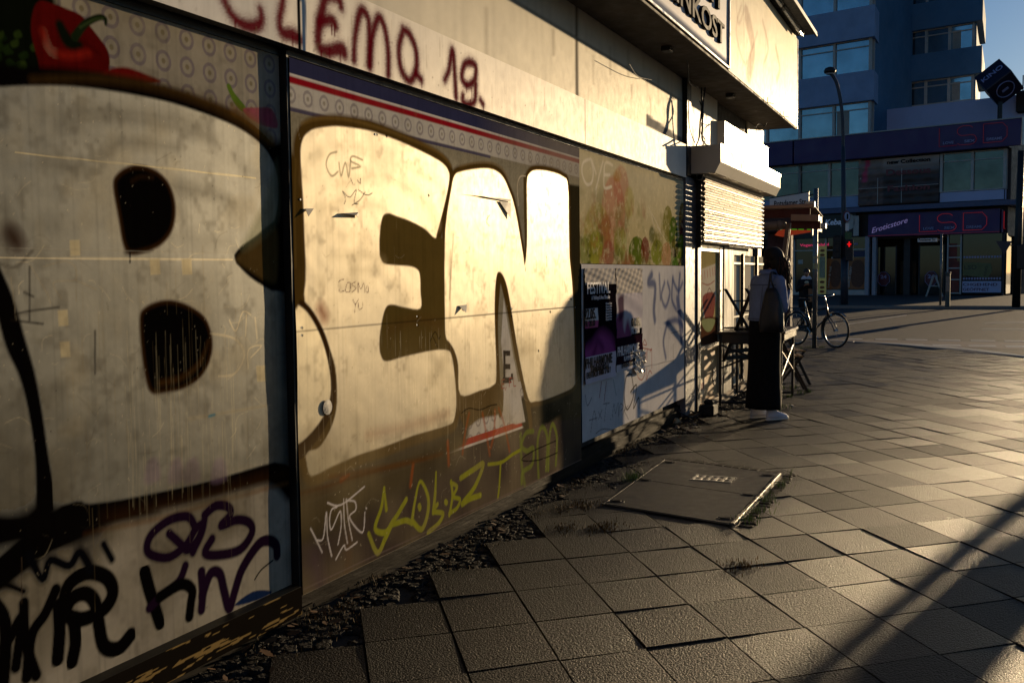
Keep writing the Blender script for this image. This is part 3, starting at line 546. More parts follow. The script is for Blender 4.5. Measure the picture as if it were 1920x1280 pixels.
s.stroke([(1149, 310), (1136, 305), (1133, 330), (1134, 352), (1147, 350)], 6, WS, .006); s.stroke([(1134, 328), (1144, 328)], 6, WS, .006); s.stroke([(1146, 352), (1147, 368)], 1.4, WS, .002); s.stroke([(1136, 354), (1137, 366)], 1.4, WS, .002)
for p in ([(1216, 385), (1228, 430)], [(1222, 400), (1238, 432)], [(1232, 425), (1244, 445)]): s.stroke(p, 1.2, (232, 222, 200), .002, .8)
s.mottle((120, 116, 50), .9, .5, .22, 101, np.clip((2.25-s.Z)/.5, 0, 1)); s.mottle((150, 78, 60), .7, .55, .16, 103, np.clip((2.2-s.Z)/.4, 0, 1)*(s.Y < 8.6)); s.mottle((70, 76, 28), .9, .58, .1, 105, np.clip((2.0-s.Z)/.4, 0, 1)); s.mottle((226, 212, 170), .4, .55, .05, 107)
s.speck(260, (232, 220, 190), (7, 9.8, 1.6, 2.3), (.001, .003), .6, 61); s.drips(50, (90, 80, 40), (7, 8.6, 1.65, 2.2), (.05, .2), .002, .3, 62)
s.grime(.12, 43, .1)
kp(s.build('fruit_panel', M['paint'], None, .003, seed=15))['label'] = 'faded printed panel of fruit with white sprayed letters OYE'
s = Sheet(0.004, 6.915, 9.86, 0.225, 1.555, 0.011, 0.007, (206, 202, 200))
BL = (44, 66, 116)
for p, wd in (([(1222, 515), (1216, 530), (1228, 535), (1226, 580), (1228, 600)], 16), ([(1236, 515), (1238, 560)], 8), ([(1246, 530), (1240, 555), (1248, 575), (1256, 550), (1252, 530)], 9), ([(1262, 520), (1260, 560), (1268, 580)], 9), ([(1275, 515), (1273, 560), (1280, 620)], 12), ([(1262, 525), (1272, 545), (1280, 530)], 9), ([(1250, 610), (1244, 640), (1248, 670)], 10), ([(1270, 560), (1278, 640)], 16), ([(1252, 605), (1268, 600), (1280, 610)], 12)): s.stroke(p, wd, BL, .02, .75)
s.over(np.s_[:], np.exp(-((s.Y-9.45)/.35)**2-((s.Z-1.2)/.3)**2)*.35, BL)
RD = (150, 58, 30)
for p in ([(1209, 636), (1206, 645), (1213, 646), (1209, 636)], [(1205, 655), (1206, 675), (1212, 660), (1210, 680)], [(1214, 655), (1213, 678)], [(1219, 660), (1222, 655), (1222, 690)], [(1200, 690), (1196, 705), (1204, 712), (1210, 700)], [(1213, 690), (1212, 712), (1218, 695), (1222, 700)], [(1205, 652), (1222, 656)]): s.stroke(p, 2.2, RD, .004, .85)
for p in ([(1128, 716), (1124, 745)], [(1137, 716), (1133, 752)]): s.stroke(p, 3, (130, 44, 34), .003, .85)
s.stroke([(1150, 712), (1155, 740)], 2, (30, 96, 80), .003, .8)
s.stroke([(1185, 702), (1174, 705), (1170, 740), (1176, 768), (1188, 740), (1184, 702)], 3.2, (52, 44, 30), .004); s.stroke([(1182, 735), (1194, 722), (1188, 765), (1198, 745), (1199, 765)], 3.2, (60, 52, 30), .004)
for p in ([(1108, 810), (1114, 770), (1118, 788)], [(1105, 788), (1120, 783)], [(1122, 772), (1128, 784)], [(1129, 768), (1122, 786)], [(1131, 757), (1143, 755)], [(1137, 756), (1133, 790)], [(1144, 785), (1145, 786)], [(1148, 785), (1151, 757), (1154, 775), (1159, 755), (1160, 780)], [(1162, 778), (1163, 757), (1169, 762), (1164, 770)], [(1172, 762), (1168, 778)], [(1170, 770), (1178, 760)], [(1170, 769), (1179, 786)], [(1117, 813), (1130, 804), (1152, 806)]): s.stroke(p, 1.5, (38, 32, 32), .003, .9)
for p in ([(1258, 625), (1275, 620)], [(1200, 690), (1262, 675)], [(1262, 645), (1262, 680)]): s.stroke(p, 1.2, (60, 56, 60), .002, .7)
s.stroke([(1098, 740), (1102, 760), (1110, 745)], 2.2, (50, 54, 70), .003, .8)
s.grime(.12, 44, .1); s.speck(120, (60, 54, 46), (7, 9.8, .3, 1.5), (.001, .004), .6, 63)
kp(s.build('notice_board', M['paint'], None, .003, seed=17))['label'] = 'white board with blue spray, red and black tags'
# grey post, guide and upper walls
b = MB(); b.box(-.08, .012, 9.875, 10.30, .03, 2.455, .006); kb(b, 'post', M['postgrey'])
s = Sheet(0.045, -1.2, 9.76, 2.425, 2.75, 0.0105, 0.005, (220, 214, 204)); s.G[:] = .14; s.over(np.s_[:], (s.Y < 3.35)*.3, (180, 184, 190))
SR = (104, 10, 26)
s.wk = 1.2
for p, wd in (([(400, -40), (415, -10), (432, 25), (452, 45), (478, 50), (490, 38), (488, 18)], [14, 13, 13, 16, 18, 15, 10]), ([(528, -40), (530, 0), (524, 40), (530, 62), (548, 66), (562, 74)], [10, 13, 13, 16, 20, 16]),
              ([(640, 14), (634, -2), (612, -4), (604, 20), (598, 50), (598, 85), (612, 96), (640, 92), (646, 102)], [12, 14, 16, 18, 18, 17, 18, 20, 16]), ([(600, 42), (622, 38), (630, 50)], [14, 16, 12]),
              ([(664, 112), (666, 70), (676, 22), (690, 34), (693, 75), (693, 122)], [12, 12, 15, 12, 12, 13]), ([(693, 122), (698, 70), (710, 34), (722, 55), (728, 100), (728, 140)], [12, 12, 14, 12, 12, 12]),
              ([(756, 58), (748, 90), (752, 130), (768, 152), (780, 132), (780, 95), (768, 65), (756, 56)], 12), ([(780, 138), (790, 150)], 10), ([(834, 150), (842, 130), (848, 96), (852, 130), (855, 182)], [9, 10, 13, 11, 11]),
              ([(886, 118), (872, 120), (866, 145), (876, 160), (890, 150), (892, 125), (880, 116)], 11), ([(868, 180), (868, 190), (876, 196), (890, 190), (892, 160)], 10), ([(901, 188), (906, 196)], 8)):
    s.stroke(p, wd, SR, .012, .95, halo=.05)
for x, y, l in ((440, 45, 14), (482, 55, 12), (526, 68, 14), (548, 72, 18), (553, 74, 18), (558, 72, 14), (602, 100, 16), (618, 96, 14), (638, 104, 14), (662, 116, 10), (693, 128, 12), (728, 142, 8), (790, 152, 12), (622, 52, 14), (627, 50, 18), (855, 184, 6), (882, 192, 10), (906, 198, 10), (875, 160, 14), (884, 170, 16)): s.stroke([(x, y-4), (x+.5, y+l)], [3, 1.3], SR, .003, .95)
s.band(2.3, 2.8, (16, 15, 15), 1, 3.475, 3.49)
for y in (6.9, 8.7): s.band(2.3, 2.8, (120, 112, 98), .8, y, y+.008)
s.drips(70, (150, 132, 104), (3.6, 9.7, 2.55, 2.75), (.04, .2), .003, .3, 75)
s.stroke([(566, -10), (570, 20), (570, 98)], [16, 10, 10], (56, 92, 132), .003, .95)
s.stroke([(958, 245), (960, 262)], 3, (170, 148, 110), .006, .6)
s.grime(.07, 45, .1); s.speck(90, (96, 76, 50), (1, 9.5, 2.43, 2.74), (.001, .004), .7, 64); s.speck(60, (120, 100, 80), (2, 5, 2.43, 2.5), (.001, .01), .5, 65)
kp(s.build('fascia', M['paintflat'], None, .0012, seed=19, thick=.05))['label'] = 'long cream fascia with red sprayed word CLEMO 19'
s = Sheet(-0.02, -1.0, 9.86, 2.74, 3.44, 0.05, 0.02, (200, 194, 180)); s.G[:] = .14
for y in (6.9, 3.2, 0.9): s.band(2.7, 3.5, (96, 88, 74), .9, y-.012, y+.012)
s.band(3.18, 3.2, (150, 142, 126), .7); s.drips(50, (140, 128, 106), (3, 9.8, 3.0, 3.4), (.1, .4), .012, .3, 76)
s.poly([(1212, 214), (1282, 262), (1284, 275), (1212, 236)], (70, 74, 84), .006, .8, round_=False); s.grime(.08, 46, .1)
kp(s.build('upper_wall', M['paintflat'], None, .0015, seed=21))
b = MB(); b.box(-.05, .03, 9.865, 10.02, 2.46, 3.43, .004); kb(b, 'post', M['black'])
b = MB(); b.box(-.05, .0, 10.03, 11.3, 2.72, 3.43); kb(b, 'upper_wall', M['cream']); b = MB(); b.box(-.05, .0, 13.0, 14.1, 3.2, 3.43); kb(b, 'upper_wall', M['cream'])
b = MB(); b.box(-.05, .085, 11.3, 13.98, 2.72, 3.19, .004); kb(b, 'upper_box', mat('bright_cream_metal', (226, 218, 200), rough=.38, var=.04, vs=3))
b = MB(); b.box(-.3, -.05, 14.0, 14.25, 0.02, 3.43); kb(b, 'corner_post', M['postgrey'])

# ---- sign box, letters, soffit and roof cap
s = Sheet(0.478, -3.0, 9.66, 3.44, 4.58, 0.1, 0.02, (206, 204, 206)); s.G[:] = .22; s.band(3.40, 3.50, (168, 172, 182)); s.grime(.05, 47)
sg = kp(s.build('sign_panel', M['paintflat'], None, .001, thick=.04)); sg['label'] = 'white sign panel lettered FEINKOST in black'
s = Sheet(0.478, 9.70, 13.88, 3.42, 4.58, 0.02, 0.01, (216, 208, 188)); s.G[:] = .22
for p, wd, c in (([(1400, 30), (1412, 90), (1404, 140)], 40, (204, 170, 150)), ([(1390, 10), (1380, 60), (1398, 120), (1420, 60)], 4, (190, 150, 130)), ([(1430, 40), (1440, 90), (1432, 120)], 8, (196, 170, 140)), ([(1455, 90), (1462, 130), (1456, 150)], 12, (206, 186, 140)), ([(1380, 0), (1385, 45), (1398, 10)], 3, (196, 150, 134))): s.stroke(p, wd, c, .03, .35)
s.drips(40, (176, 160, 130), (9.8, 13.8, 3.6, 4.5), (.2, .7), .006, .25, 71); s.grime(.06, 48, .06)
kp(s.build('sign_panel', M['paintflat'], None, .002, thick=.04))['label'] = 'faded cream end panel of the sign box with ghosted print'
lt = text('sign_letters', 'FEINKOST', (0.480, 7.24, 3.585), (0, 1, 0), (0, 0, 1), 0.185, 0.03, M['letter'], sg, width=2.14, bold=0.015)
text('sign_letters', 'H', (0.480, 8.86, 3.87), (0, 1, 0), (0, 0, 1), 0.26, 0.03, M['letter'], sg, width=.32, bold=0.015)
b = MB(); b.box(.480, .492, -3.0, 9.66, 3.425, 3.445, .002); b.box(.480, .496, 9.66, 9.70, 3.43, 4.57, .002); b.box(.45, .484, 13.885, 13.90, 3.40, 4.58); kb(b, 'sign_frame', M['alu'], sg)
b = MB(); b.box(-.1, .435, -3.0, 13.88, 3.415, 3.436); b.box(.437, .475, -3, 13.9, 3.395, 3.418, .003)
b.box(.0, .435, 13.884, 13.9, 3.42, 4.5); sf = kb(b, 'soffit', M['soffit'])
b = MB()
for Y in (5.9, 8.4, 10.9): b = MB(); b.box(.18, .26, Y, Y+.12, 3.375, 3.413, .005); kb(b, 'junction_box', M['black'], sf)
for Y in (11.6, 12.7): b = MB(); b.tube([(.47, Y, 3.40), (.50, Y, 3.39), (.50, Y, 3.46)], .004, 5); b.tube([(.50, Y, 3.40), (.56, Y+.05, 3.39)], .004, 5); kb(b, 'bracket', M['alu'], sf)
b = MB(); b.box(-.2, .72, 9.0, 13.95, 4.635, 4.665, .004); b.box(-.2, .72, -3.2, 8.99, 4.635, 4.665, .004); b.box(.70, .725, -3.2, 13.95, 4.60, 4.633, .003); kb(b, 'roof_cap', M['black'])
for Y in (9.0, 10.7, 12.3):
    b = MB(); b.tube([(.56, Y, 4.585), (.56, Y+1.4, 4.585)], .018, 10); l = kb(b, 'lamp_tube', M['tube']); b = MB(); b.box(.535, .585, Y-.05, Y+1.45, 4.605, 4.633); kb(b, 'lamp_holder', M['steel'], l)
# cables
def cable(pts, r=.006, n=6):
    b = MB(); P = smooth_pts([np.append(p, 0) if len(p) == 2 else np.array(p) for p in pts], 6); b.tube(list(P), r, n); return kb(b, 'cable', M['cable'])
def opx(x, y, X): return on_x(x, y, X)
cable([opx(1285, 100, .25), opx(1290, 125, .22), opx(1291, 150, .18), opx(1298, 161, .15), opx(1310, 163, .1)], .006)
cable([opx(1315, 165, .12), opx(1316, 200, .14), opx(1313, 230, .14), opx(1311, 258, .16), opx(1306, 272, .2)], .009)
cable([opx(1322, 165, .12), opx(1318, 200, .15), opx(1317, 240, .15), opx(1317, 262, .18), opx(1326, 273, .2)], .009)
cable([opx(1312, 190, .12), opx(1319, 215, .13), opx(1313, 245, .15), opx(1322, 262, .16), opx(1318, 272, .2)], .006)
cable([opx(1291, 190, .06), opx(1293, 240, .06), opx(1303, 268, .08)], .005)
cable([opx(1416, 240, .3), opx(1422, 233, .3), opx(1434, 236, .35), opx(1437, 230, .4)], .006)
cable([opx(1180, 120, .1), opx(1196, 143, .04), opx(1222, 150, .03)], .003)

# ---- roller shutter: box and slats
b = MB(); Y0, Y1 = 10.10, 13.62
prof = [(-.02, 2.775), (.31, 2.775), (.31, 2.60), (.255, 2.495), (-.02, 2.495)]
b.prism([(x, Y0, z) for x, z in prof], (0, Y1-Y0, 0)); sb = kb(b, 'shutter_box', M['cream']); sb['label'] = 'cream angled housing of the roller shutter'
b = MB(); b.box(.3115, .316, Y0-.004, Y1+.004, 2.745, 2.783); kb(b, 'trim', M['alu'], sb)
b = MB(); YS0, YS1 = 10.16, 13.38; n = 13; zt, zb = 2.47, 1.79; h = (zt-zb)/n
for i in range(n):
    z1 = zt-i*h; ln = 8; R = []
    tilt = rng.uniform(-.004, .004); ys = rng.uniform(-.02, .02)
    pr = [(.122+.021*math.sin(math.pi*k/ln)+tilt*k/ln, z1-h*.93*k/ln) for k in range(ln+1)]
    V = [(x, YS0+ys, z) for x, z in pr]+[(x-.004, YS0+ys, z) for x, z in pr[::-1]]
    b.prism(V, (0, YS1-YS0, 0))
sl_ = kb(b, 'shutter_slats', M['slat'])
b = MB(); b.box(.05, .12, YS0, YS1, 2.44, 2.494); b.tube([(.08, YS0, 2.46), (.08, YS1, 2.46)], .03, 8); kb(b, 'shutter_roll', M['steel'])
b = MB(); b.box(.0, .03, 10.305, 10.40, .03, 2.494); b.box(.02, .06, 10.31, 10.36, 1.75, 2.47); kb(b, 'guide_rail', M['black'])

# ---- glazed end of the front
b = MB(); b.box(-.02, .02, 10.41, 10.47, .06, 1.78, .004); b.box(-.02, .025, 11.36, 11.50, .06, 1.78, .004); b.box(-.018, .018, 10.47, 11.36, 1.72, 1.78); b.box(-.018, .018, 10.47, 11.36, .66, .70); fr = kb(b, 'window_frame', M['alu'])
s = Sheet(-.004, 10.47, 11.36, .70, 1.72, .012, .01, (176, 160, 112))
s.poly([(1313, 508), (1326, 498), (1345, 495), (1346, 470), (1312, 470)], (150, 136, 86), .03, .6)
s.poly([(1314, 505), (1342, 494), (1343, 560), (1335, 600), (1328, 612), (1320, 600), (1315, 560)], (206, 196, 176), .004, .9, round_=False)
s.poly([(1318, 555), (1340, 550), (1338, 590), (1328, 606), (1321, 592)], (132, 34, 26), .006, .85)
for x in (1316, 1321, 1326, 1331, 1336, 1340): s.stroke([(x, 510-(x-1316)*.4), (x+1, 524-(x-1316)*.4)], 3, (180, 66, 48), .004, .8)
s.stroke([(1316, 530), (1328, 534), (1340, 526)], 2, (150, 50, 40), .004, .8); s.stroke([(1324, 560), (1330, 540), (1336, 556), (1332, 580)], 2, (90, 20, 18), .004, .8)
s.poly([(1312, 600), (1350, 598), (1350, 640), (1312, 645)], (70, 24, 20), .01, .9); s.poly([(1316, 600), (1340, 598), (1336, 616), (1328, 622), (1320, 616)], (150, 156, 110), .004, .9)
s.poly([(1309, 560), (1314, 562), (1314, 640), (1309, 645)], (96, 30, 70), .004, .8, round_=False)
s.grime(.1, 49); kp(s.build('window_poster', M['poster'], None, .001, .01))['label'] = 'ice cream cup advert behind the kiosk window'
b = MB(); b.box(-.012, -.006, 10.47, 11.36, .10, .66); b.box(-.014, .016, 10.42, 11.5, .085, .11); wp = kb(b, 'wood_panel', mat('pale_plywood', (196, 160, 112), rough=.6, var=.15, vs=3, bump=.1))
for (x, y) in ((1316, 726), (1340, 704)):
    q = on_x(x, y, -.004); b = MB(); b.tube([q, q+np.array([.004, 0, 0])], .105, 24); st = kb(b, 'price_sticker', mat('price_sticker', (214, 190, 150) if x < 1330 else (70, 40, 30), rough=.5), wp)
    text('price_text', '3,50', q+np.array([.0045, -.07, -.02]), (0, 1, 0), (0, 0, 1), .07, .002, mat('price_ink', (176, 60, 40) if x < 1330 else (222, 206, 180), rough=.5), st, width=.14, bold=.02)
b = MB(); b.box(-.02, .05, 10.42, 13.6, .02, .085, .006); b.box(.0, .07, 11.0, 13.4, -.0, .03, .004); kb(b, 'sill_board', M['wood'])
b = MB(); b.box(-.02, .035, 11.51, 12.05, .05, 1.79, .004); b.box(-.02, .03, 12.05, 13.2, 1.70, 1.79); kb(b, 'post', mat('dark_brown_timber', (40, 28, 20), rough=.6, var=.3, stretch=(1, 1, .2)))
s = Sheet(0.0, 12.06, 14.1, .12, 1.70, .02, .02, (218, 208, 186)); s.stroke([(1376, 560), (1385, 640), (1394, 720)], 12, (150, 140, 126), .02, .7)
s.poly([(1428, 500), (1436, 498), (1436, 520), (1420, 520)], (196, 180, 120), .03, .5); s.grime(.06, 50); dr = kp(s.build('door_leaf', M['paintflat'], None, .001)); dr['label'] = 'white sunlit door leaf at the far end of the kiosk'
b = MB()
for x in (1392, 1418): y = on_x(x, 560, .03)[1]; b.box(.012, .05, y-.035, y+.035, .15, 1.72, .004)
for z in (1.60, .95, .52): b.box(.012, .03, 12.07, 14.05, z-.012, z+.012)
kb(b, 'door_bar', M['black'], dr)
q0 = on_x(1372, 690, .02); q1 = on_x(1395, 716, .02)
for i in range(6):
    b = MB(); c = q0+(q1-q0)*(i/5); b.torus(c, (1, 0, 0) if i % 2 else (.7, .7, 0), .03, .007, 14, 6, sx=.8); kb(b, 'chain_link', M['steel'], dr)
# ---------------------------------------------------------------- ground
def slabmat(name, c0, c1, rough=.55, bump=.6, bs=130, attr='tone', spec=.5):
    m = bpy.data.materials.new(name); m.use_nodes = True; n = m.node_tree; b = n.nodes["Principled BSDF"]; L = n.links
    tc = n.nodes.new("ShaderNodeTexCoord"); at = n.nodes.new("ShaderNodeAttribute"); at.attribute_name = attr
    n1 = n.nodes.new("ShaderNodeTexNoise"); n1.inputs["Scale"].default_value = 2.2; n1.inputs["Detail"].default_value = 9; n1.inputs["Roughness"].default_value = .7; L.new(tc.outputs["Object"], n1.inputs["Vector"])
    n2 = n.nodes.new("ShaderNodeTexVoronoi"); n2.inputs["Scale"].default_value = bs; L.new(tc.outputs["Object"], n2.inputs["Vector"])
    n3 = n.nodes.new("ShaderNodeTexNoise"); n3.inputs["Scale"].default_value = bs*.7; n3.inputs["Detail"].default_value = 5; n3.inputs["Roughness"].default_value = .8; L.new(tc.outputs["Object"], n3.inputs["Vector"])
    mx = n.nodes.new("ShaderNodeMix"); mx.data_type = 'RGBA'; mx.inputs[6].default_value = (*lin(c0), 1); mx.inputs[7].default_value = (*lin(c1), 1)
    ad = n.nodes.new("ShaderNodeMath"); ad.operation = 'ADD'; L.new(n1.outputs[0], ad.inputs[0]); L.new(at.outputs["Fac"], ad.inputs[1])
    sb = n.nodes.new("ShaderNodeMath"); sb.operation = 'SUBTRACT'; sb.inputs[1].default_value = .5; L.new(ad.outputs[0], sb.inputs[0]); L.new(sb.outputs[0], mx.inputs[0])
    hv = n.nodes.new("ShaderNodeVectorMath"); hv.operation = 'SCALE'; mr = n.nodes.new("ShaderNodeMapRange"); mr.inputs[3].default_value = .55; mr.inputs[4].default_value = 1.5; L.new(n3.outputs[0], mr.inputs[0]); mr.inputs[1].default_value = .3; mr.inputs[2].default_value = .7
    rr = n.nodes.new("ShaderNodeMapRange"); rr.inputs[1].default_value = -.3; rr.inputs[2].default_value = .8; rr.inputs[3].default_value = rough+.1; rr.inputs[4].default_value = rough-.1; L.new(at.outputs["Fac"], rr.inputs[0])
    L.new(mx.outputs[2], hv.inputs[0]); L.new(mr.outputs[0], hv.inputs["Scale"]); n5 = n.nodes.new("ShaderNodeTexVoronoi"); n5.inputs["Scale"].default_value = 2.6; L.new(tc.outputs["Object"], n5.inputs["Vector"])
    gm = n.nodes.new("ShaderNodeMapRange"); gm.inputs[1].default_value = .035; gm.inputs[2].default_value = .05; gm.inputs[3].default_value = .06; gm.inputs[4].default_value = 0.0; L.new(n5.outputs[0], gm.inputs[0])
    ga = n.nodes.new("ShaderNodeVectorMath"); ga.operation = 'ADD'; L.new(hv.outputs[0], ga.inputs[0]); L.new(gm.outputs[0], ga.inputs[1]); L.new(ga.outputs[0], b.inputs["Base Color"])
    L.new(rr.outputs[0], b.inputs["Roughness"]); setp(b, "Specular IOR Level", spec)
    mu = n.nodes.new("ShaderNodeMath"); mu.operation = 'MULTIPLY_ADD'; L.new(n2.outputs[0], mu.inputs[0]); mu.inputs[1].default_value = -.9; L.new(n3.outputs[0], mu.inputs[2])
    bu = n.nodes.new("ShaderNodeBump"); bu.inputs["Strength"].default_value = bump; bu.inputs["Distance"].default_value = .010; L.new(mu.outputs[0], bu.inputs["Height"]); L.new(bu.outputs[0], b.inputs["Normal"])
    return m
RZ = -0.10      # level of the carriageway
KERB = [(-60, 23.6), (-8, 22.9), (-.7, 22.6), (.4, 22.35), (1.3, 21.7), (2.3, 20.6), (3.4, 19.3), (4.5, 17.6), (5.6, 15.2), (6.3, 12), (6.6, 8), (6.8, 0), (6.9, -30)]
def inside_kerb(x, y):
    for i in range(len(KERB)-1):
        (a, b_), (c, d) = KERB[i], KERB[i+1]
        if (c-a)*(y-b_)-(d-b_)*(x-a) > 0 and False: return False
    # polygon test: kerb line closed far to the left and behind
    P = KERB+[(-60, -30)]; ins = False
    for i in range(len(P)):
        (a, b_), (c, d) = P[i], P[(i+1) % len(P)]
        if (b_ > y) != (d > y) and x < (c-a)*(y-b_)/(d-b_)+a: ins = not ins
    return ins
b = MB(); b.add([(-400, -300, RZ-.02), (500, -300, RZ-.02), (500, 900, RZ-.02), (-400, 900, RZ-.02)], [(0, 1, 2, 3)])
tag(b.build('ground', mat('distant_ground', (60, 58, 54), rough=.9, var=.2, vs=.3)), kind='structure')
b = MB(); nx, ny = 60, 60
b.add([(-60, -30, RZ), (120, -30, RZ), (120, 46.2, RZ), (-60, 46.2, RZ)], [(0, 1, 2, 3)])
asph = slabmat('asphalt', (46, 45, 46), (70, 68, 66), rough=.62, bump=.5, bs=90, spec=.4)
tag(b.build('road', asph), kind='structure')
b = MB(); b.add([(x, y, -.022) for x, y in KERB]+[(-60, -30, -.022)], [tuple(range(len(KERB)+1))][::-1])
tag(b.build('sidewalk_bed', mat('joint_sand', (44, 38, 30), rough=.95, var=.5, vs=30)), kind='structure')
# slabs laid diagonally: every slab tilted and sunk a little on its own
U = np.array([.250, -.347]); V = np.array([.269, .247]); O = np.array([2.027, 4.795]); V3 = []; F3 = []; T3 = []; q = np.random.RandomState(4)
cov = [(.50, 5.98), (1.36, 5.76), (1.36, 7.36), (.44, 7.62)]
for i in range(-110, 70):
    sh = 0
    for j in range(-80, 75):
        c = O+U*(i+.5)+V*(j+.5)
        if not (c[0] > .22 or c[1] > 14.7) or c[1] < -2 or c[0] < -14 or not inside_kerb(c[0]+.16, c[1]+.16): continue
        lo = np.exp(-0); g = .0016; e = .003
        hz = q.uniform(-.0018, .0018)+.004*math.sin(c[0]*1.7+c[1]*.9)*math.cos(c[1]*.7); tx, ty = q.normal(0, .006, 2); near = c[1] < 16
        if c[0] < .55 and 4.0 < c[1] < 13: tx, ty = q.normal(0, .02, 2)
        P = []
        for (a, b2, ins, z) in [(0, 0, g, -.012), (1, 0, g, -.012), (1, 1, g, -.012), (0, 1, g, -.012), (0, 0, g+e, 0), (1, 0, g+e, 0), (1, 1, g+e, 0), (0, 1, g+e, 0)]:
            fu = ins/np.hypot(*U); fv = ins/np.hypot(*V); uu = a+(fu if a == 0 else -fu)-.5; vv = b2+(fv if b2 == 0 else -fv)-.5
            d = U*uu+V*vv; P.append((c[0]+d[0], c[1]+d[1], hz+z+d[0]*tx+d[1]*ty))
        k = len(V3); V3 += P; F3 += [(k+4, k+5, k+6, k+7)]+[(k+m_, k+(m_+1) % 4, k+4+(m_+1) % 4, k+4+m_) for m_ in range(4)]
        t = q.normal(.0, .30); t = .55 if q.rand() < .06 else (-.38 if q.rand() < .08 else t); T3 += [t]*8
b = MB(); b.v, b.f = V3, F3; pv = b.build('sidewalk', slabmat('granite_concrete_slabs', (9, 9, 8), (42, 38, 33), rough=.43, bump=.72, bs=120, spec=.17)); tag(pv, kind='structure')
at = pv.data.attributes.new('tone', 'FLOAT', 'POINT'); at.data.foreach_set('value', np.array(T3, float)+.25)
# kerb stones
b = MB()
for i in range(len(KERB)-1):
    p, r_ = np.array(KERB[i]), np.array(KERB[i+1]); L_ = np.hypot(*(r_-p)); d = (r_-p)/L_; n_ = np.array([d[1], -d[0]])*-1; m_ = max(1, int(L_/1.0)) if L_ < 8 else int(L_/1.2)
    for k in range(m_):
        a = p+d*(L_*k/m_+.004); l = L_/m_-.008; b.obox((a[0]-n_[0]*.0, a[1]-n_[1]*.0, RZ-.01), (d[0]*l, d[1]*l, 0), (n_[0]*.13, n_[1]*.13, 0), (0, 0, .115), .012)
tag(b.build('kerb', mat('granite_kerb', (128, 122, 112), rough=.5, var=.25, vs=20, bump=.3)), kind='structure')
# strip of small cobbles along the wall and by the kerb
b = MB(); q = np.random.RandomState(8)
for k in range(4000):
    y = q.uniform(.6, 13.6); x = q.uniform(.0, .40)*(1 if q.rand() < .6 else .5)+(.0 if y < 9 else 0); r_ = q.uniform(.018, .036); h = q.uniform(.006, .014)
    n_ = 6; a0 = q.uniform(0, 6); R0 = [(x+r_*math.cos(a0+t*1.047)*q.uniform(.8, 1.15), y+r_*math.sin(a0+t*1.047)*q.uniform(.8, 1.3), -.016) for t in range(n_)]
    R1 = [(x+(p[0]-x)*.72, y+(p[1]-y)*.72, -.014+h+q.uniform(-.003, .003)) for p in R0]; b.loft([R0, R1])
cb = b.build('cobble_strip', slabmat('small_cobbles', (26, 22, 18), (52, 46, 38), rough=.7, spec=.25, bump=.6, bs=70)); tag(cb, kind='stuff', label='strip of small loose cobbles along the foot of the kiosk')
# painted road markings
MK = mat('road_paint', (190, 184, 170), rough=.55, var=.25, vs=18, bump=.2)
b = MB()
def quad_on_road(pts, z=RZ+.004):
    P = [on_z(x, y, z) for x, y in pts]; b.add(P, [(0, 1, 2, 3)])
for i, (x0, x1) in enumerate([(1583, 1616), (1638, 1682), (1695, 1738), (1756, 1800), (1817, 1865), (1880, 1935)]):
    quad_on_road([(x0+4, 636+i*.8), (x1+2, 636.5+i*.9), (x1, 634.6+i*.8), (x0+2, 634.2+i*.7)])
for i, (x0, x1) in enumerate([(1610, 1655), (1670, 1730), (1745, 1800), (1812, 1866), (1881, 1936)]):
    quad_on_road([(x0+6, 645.5+i*1.2), (x1+4, 646.5+i*1.2), (x1, 643.6+i*1.1), (x0+2, 643.0+i*1.1)])
for x0, y0, x1, y1 in ((1845, 605, 1935, 603.5), (1840, 617, 1935, 616.5), (1590, 607, 1700, 590)): quad_on_road([(x0, y0+1.2), (x1, y1+1.2), (x1, y1), (x0, y0)])
fx = [(1500, 637), (1560, 637.5), (1610, 640), (1700, 643.5), (1800, 651), (1870, 659), (1935, 668)]
for (xa, ya), (xb, yb) in zip(fx, fx[1:]): quad_on_road([(xa, ya+2.6), (xb, yb+2.8), (xb, yb), (xa, ya)], RZ+.0042)
tag(b.build('road_markings', MK), kind='structure')
b = MB()
quad_on_road([(1560, 643), (1935, 655), (1935, 642), (1560, 636)], RZ+.002)
tag(b.build('cycle_path', mat('cycle_crossing_asphalt', (104, 84, 74), rough=.6, var=.2, vs=8, bump=.2)), kind='structure')
# far pavement
b = MB(); b.box(-90, 120, 46.2, 46.4, RZ, .03); tag(b.build('far_kerb', mat('granite_kerb_far', (120, 116, 110), rough=.6)), kind='structure')
b = MB(); b.box(-90, 120, 46.4, 120, RZ, .02); tag(b.build('far_sidewalk', slabmat('far_slabs', (48, 46, 44), (84, 80, 76), rough=.6, bump=.3, bs=30)), kind='structure')

# access cover with its cobble border
cv = empty('access_cover', (.9, 6.6, 0), label='rectangular two leaf steel access cover with small grating, set in the pavement', cat='access cover')
def under(root, o):
    o.parent = root; o.matrix_parent_inverse = root.matrix_world.inverted() if False else (Matrix.Translation(root.location) @ Matrix.Rotation(root.rotation_euler[2], 4, 'Z')).inverted(); return o
CVM = mat('worn_cast_steel', (44, 41, 37), rough=.5, metal=.1, var=.45, vs=5, bump=.6, bs=200, spec=.25)
zc = .010; A = [np.array([x, y, 0.]) for x, y in cov]
mid0, mid1 = (A[0]+A[3])/2, (A[1]+A[2])/2
for (p0, p1, p2_, p3_) in ((A[0], A[1], mid1, mid0), (mid0, mid1, A[2], A[3])):
    b = MB(); c = (p0+p1+p2_+p3_)/4; s_ = [c+(p-c)*.985 for p in (p0, p1, p2_, p3_)]; b.prism([p+np.array([0, 0, .0]) for p in s_], (0, 0, zc)); under(cv, b.build('cover_plate', CVM))
